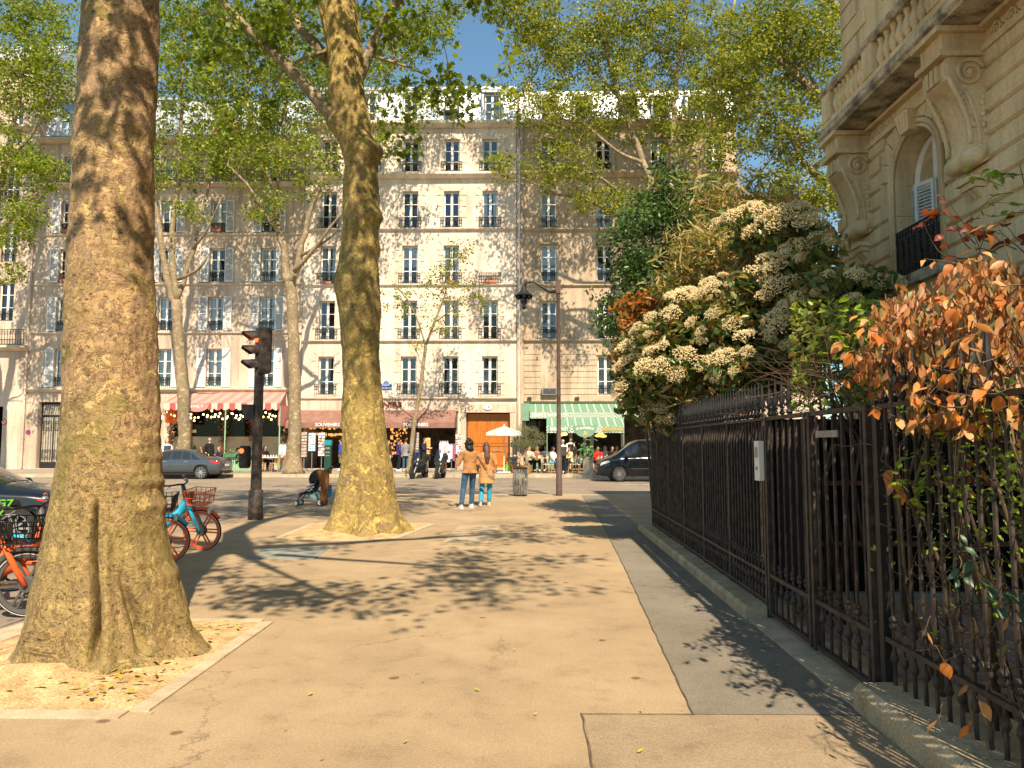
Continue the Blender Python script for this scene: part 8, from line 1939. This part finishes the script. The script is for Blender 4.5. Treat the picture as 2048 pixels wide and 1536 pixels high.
# bakery terrace
LS = dict(elL=(.24,-.05,1.12), elR=(-.24,-.05,1.12), wrL=(.10,-.24,1.02), wrR=(-.10,-.24,1.02))
person('waiter in white shirt and dark waistcoat standing at the bakery door', at_far(1141, 42.4), R(20), top=WHITEC, legs=BLACKC, vest=BLACKC, hair='black', skin=1, scale=1.02)
person('grey haired waiter with folded arms watching the terrace', at_far(1170, 41.9), R(70), top=WHITEC, legs=BLACKC, vest=BLACKC, hair='grey', skin=0, scale=1.03, J=LS)
person('waiter seen from behind serving a table at the kerb', at_far(1126, 38.6), R(200), top=WHITEC, legs=BLACKC, vest=cloth((.05,.045,.045)), hair='grey', skin=0, scale=1.0, shoe=(.02,.02,.02), J=dict(elR=(-.25,-.06,1.13), wrR=(-.22,-.26,1.0)))
seats = [(1107, 39.4, 60, 'woman in a white shirt and blue jeans on a woven chair', WHITEC, cloth((.10,.30,.46)), 'black', 2, .2), (1139, 39.5, -70, 'woman in a yellow patterned top leaning on the table', cloth((.62,.40,.16),(.75,.62,.4)), BLACKC, 'brown', 0, .12), (1149, 39.9, -100, 'person with dark bun seated behind the yellow top', BLACKC, TEAL, 'black', 1, .1),
    (1196, 39.9, 15, 'man in a red sweater facing the street on the terrace', REDC, BLACKC, 'black', 1, 0), (1197, 41.3, 170, 'person in a grey hooded top with their back turned', cloth((.12,.15,.16)), BLACKC, 'brown', 0, 0), (1183, 40.5, 60, 'dark haired woman beside the red sweater', BLACKC, BLACKC, 'black', 0, .2),
    (1059, 40.6, 30, 'woman in pale pink at the back corner table', PINKC, BLACKC, 'fair', 3, .12), (1074, 40.8, 0, 'woman in a bronze top facing the street behind the olive tree', cloth((.25,.13,.08)), BLACKC, 'auburn', 0, .2), (1091, 41.2, -30, 'woman in white at the third terrace table', WHITEC, BLACKC, 'black', 1, .1), (1225, 40.2, 20, 'woman in black beside the blue van bonnet', BLACKC, BLACKC, 'brown', 0, .2), (1234, 41.2, 40, 'woman with loose brown hair deep in the terrace', cloth((.25,.12,.06)), BLACKC, 'auburn', 3, .2), (1210, 40.9, -20, 'pale dressed guest between red sweater and van', cloth((.5,.47,.42)), BLACKC, 'fair', 3, .05)]
for px, Y, a, lab, tp, lg, hr, sk_, hl in seats:
    l = at_far(px, Y); person(lab, l, R(a), 'sit', top=tp, legs=lg, hair=hr, skin=sk_, hair_len=hl, vox=.02)
    dx, dy = -.05*math.sin(R(a)), .05*math.cos(R(a))
    chair('woven bistro chair under the '+lab[:1].lower()+lab[1:].split(' on a')[0].split(' facing')[0], l[0]+dx, l[1]+dy, R(a))
chair('empty woven chair angled at the front edge of the bakery terrace', at_far(1093, 39.2)[0], 39.2, R(70)); chair('empty woven chair left of the tall beige planter', at_far(1156, 38.9)[0], 38.9, R(-40))
for px, Y, lab in ((1122, 39.6, 'round table between the white shirt and the yellow top'), (1066, 40.1, 'small table in front of the woman in pale pink'), (1084, 40.3, 'small table in front of the woman in white'), (1204, 39.4, 'round table in front of the red sweater'), (1219, 40.6, 'round table deep behind the van bonnet')): table(lab, at_far(px, Y)[0], Y, M_offw if px != 1066 else cloth((.45,.45,.1)))
# restaurant terrace
person('waiter in a dark waistcoat half hidden by the huge trunk', at_far(333, 40.6), R(40), top=WHITEC, legs=BLACKC, vest=cloth((.05,.055,.07)), hair='grey', skin=0)
person('man in a dark suit standing with his back to the street', at_far(418, 41.4), R(170), top=BLACKC, legs=BLACKC, hair='grey', skin=0, hem=.1, scale=1.02)
for px, Y, a, lab, tp, hr, sk_, hl in ((352, 41.0, 10, 'woman in a white blouse and sunglasses behind the sedan', WHITEC, 'black', 1, .15), (402, 41.2, -60, 'seated guest in navy left of the dark suit', NAVY, 'brown', 0, .05), (437, 40.2, -40, 'red haired woman in sunglasses and navy by the planter', NAVY, 'auburn', 3, .1), (388, 41.5, 30, 'seated guest in yellow next to the young trunk', cloth((.6,.45,.1)), 'black', 2, .1), (530, 41.6, 60, 'dark clothed guest seated behind the traffic light', BLACKC, 'black', 1, .05)):
    l = at_far(px, Y); person(lab, l, R(a), 'sit', top=tp, legs=BLACKC, hair=hr, skin=sk_, hair_len=hl, vox=.02); chair('cane chair carrying the '+lab.split(' in ')[0]+' in '+lab.split(' in ')[1].split(' ')[0] if ' in ' in lab else 'cane chair of the '+lab, l[0]-.05*math.sin(R(a)), l[1]+.05*math.cos(R(a)), R(a), M_cane)
# low pale green terrace fence with planter boxes
GF = thing('terrace_fence', 'low pale green terrace fence with flower boxes before the restaurant', 'fence', (at_far(490, 40.0)[0], 40.0, farz(40)))
xa, xb = at_far(448, 40.0)[0], at_far(512, 40.0)[0]; z = farz(40.0)
for zz in (.12, .72): MB().box(xa, xb, 39.97, 40.03, z+zz, z+zz+.05).build('rail', M_wgreen, GF, world=True)
for k in range(16): x = xa+(xb-xa)*k/15; MB().box(x-.03, x+.03, 39.98, 40.02, z, z+.8).build('picket', M_wgreen, GF, world=True)
fb = MB().box(xa, xb, 39.85, 40.15, z+.78, z+.98).build('flower_trough', cloth((.06,.16,.08)), GF, world=True)
rs = np.random.RandomState(8); P = np.stack([rs.uniform(xa, xb, 240), 40+rs.normal(0, .1, 240), z+1.0+rs.normal(0, .08, 240)], 1)
leaves_obj('blossoms', P[:130], .10, C_PINK+[(.7,.65,.6)], GF, True, 4); leaves_obj('foliage', P[130:], .13, [(.08,.2,.06),(.2,.35,.12)], GF, True, 5)
table('white clothed table behind the traffic light pole', at_far(533, 40.9)[0], 40.9, WHITEC, .9); table('white clothed table at the right end of the restaurant', at_far(547, 41.1)[0], 41.1, WHITEC, .8)
chair('orange cane chair at the right end of the restaurant terrace', at_far(549, 40.2)[0], 40.2, R(-60), M_cane); chair('orange cane chair just right of the flower trough', at_far(520, 40.5)[0], 40.5, R(30), M_cane)
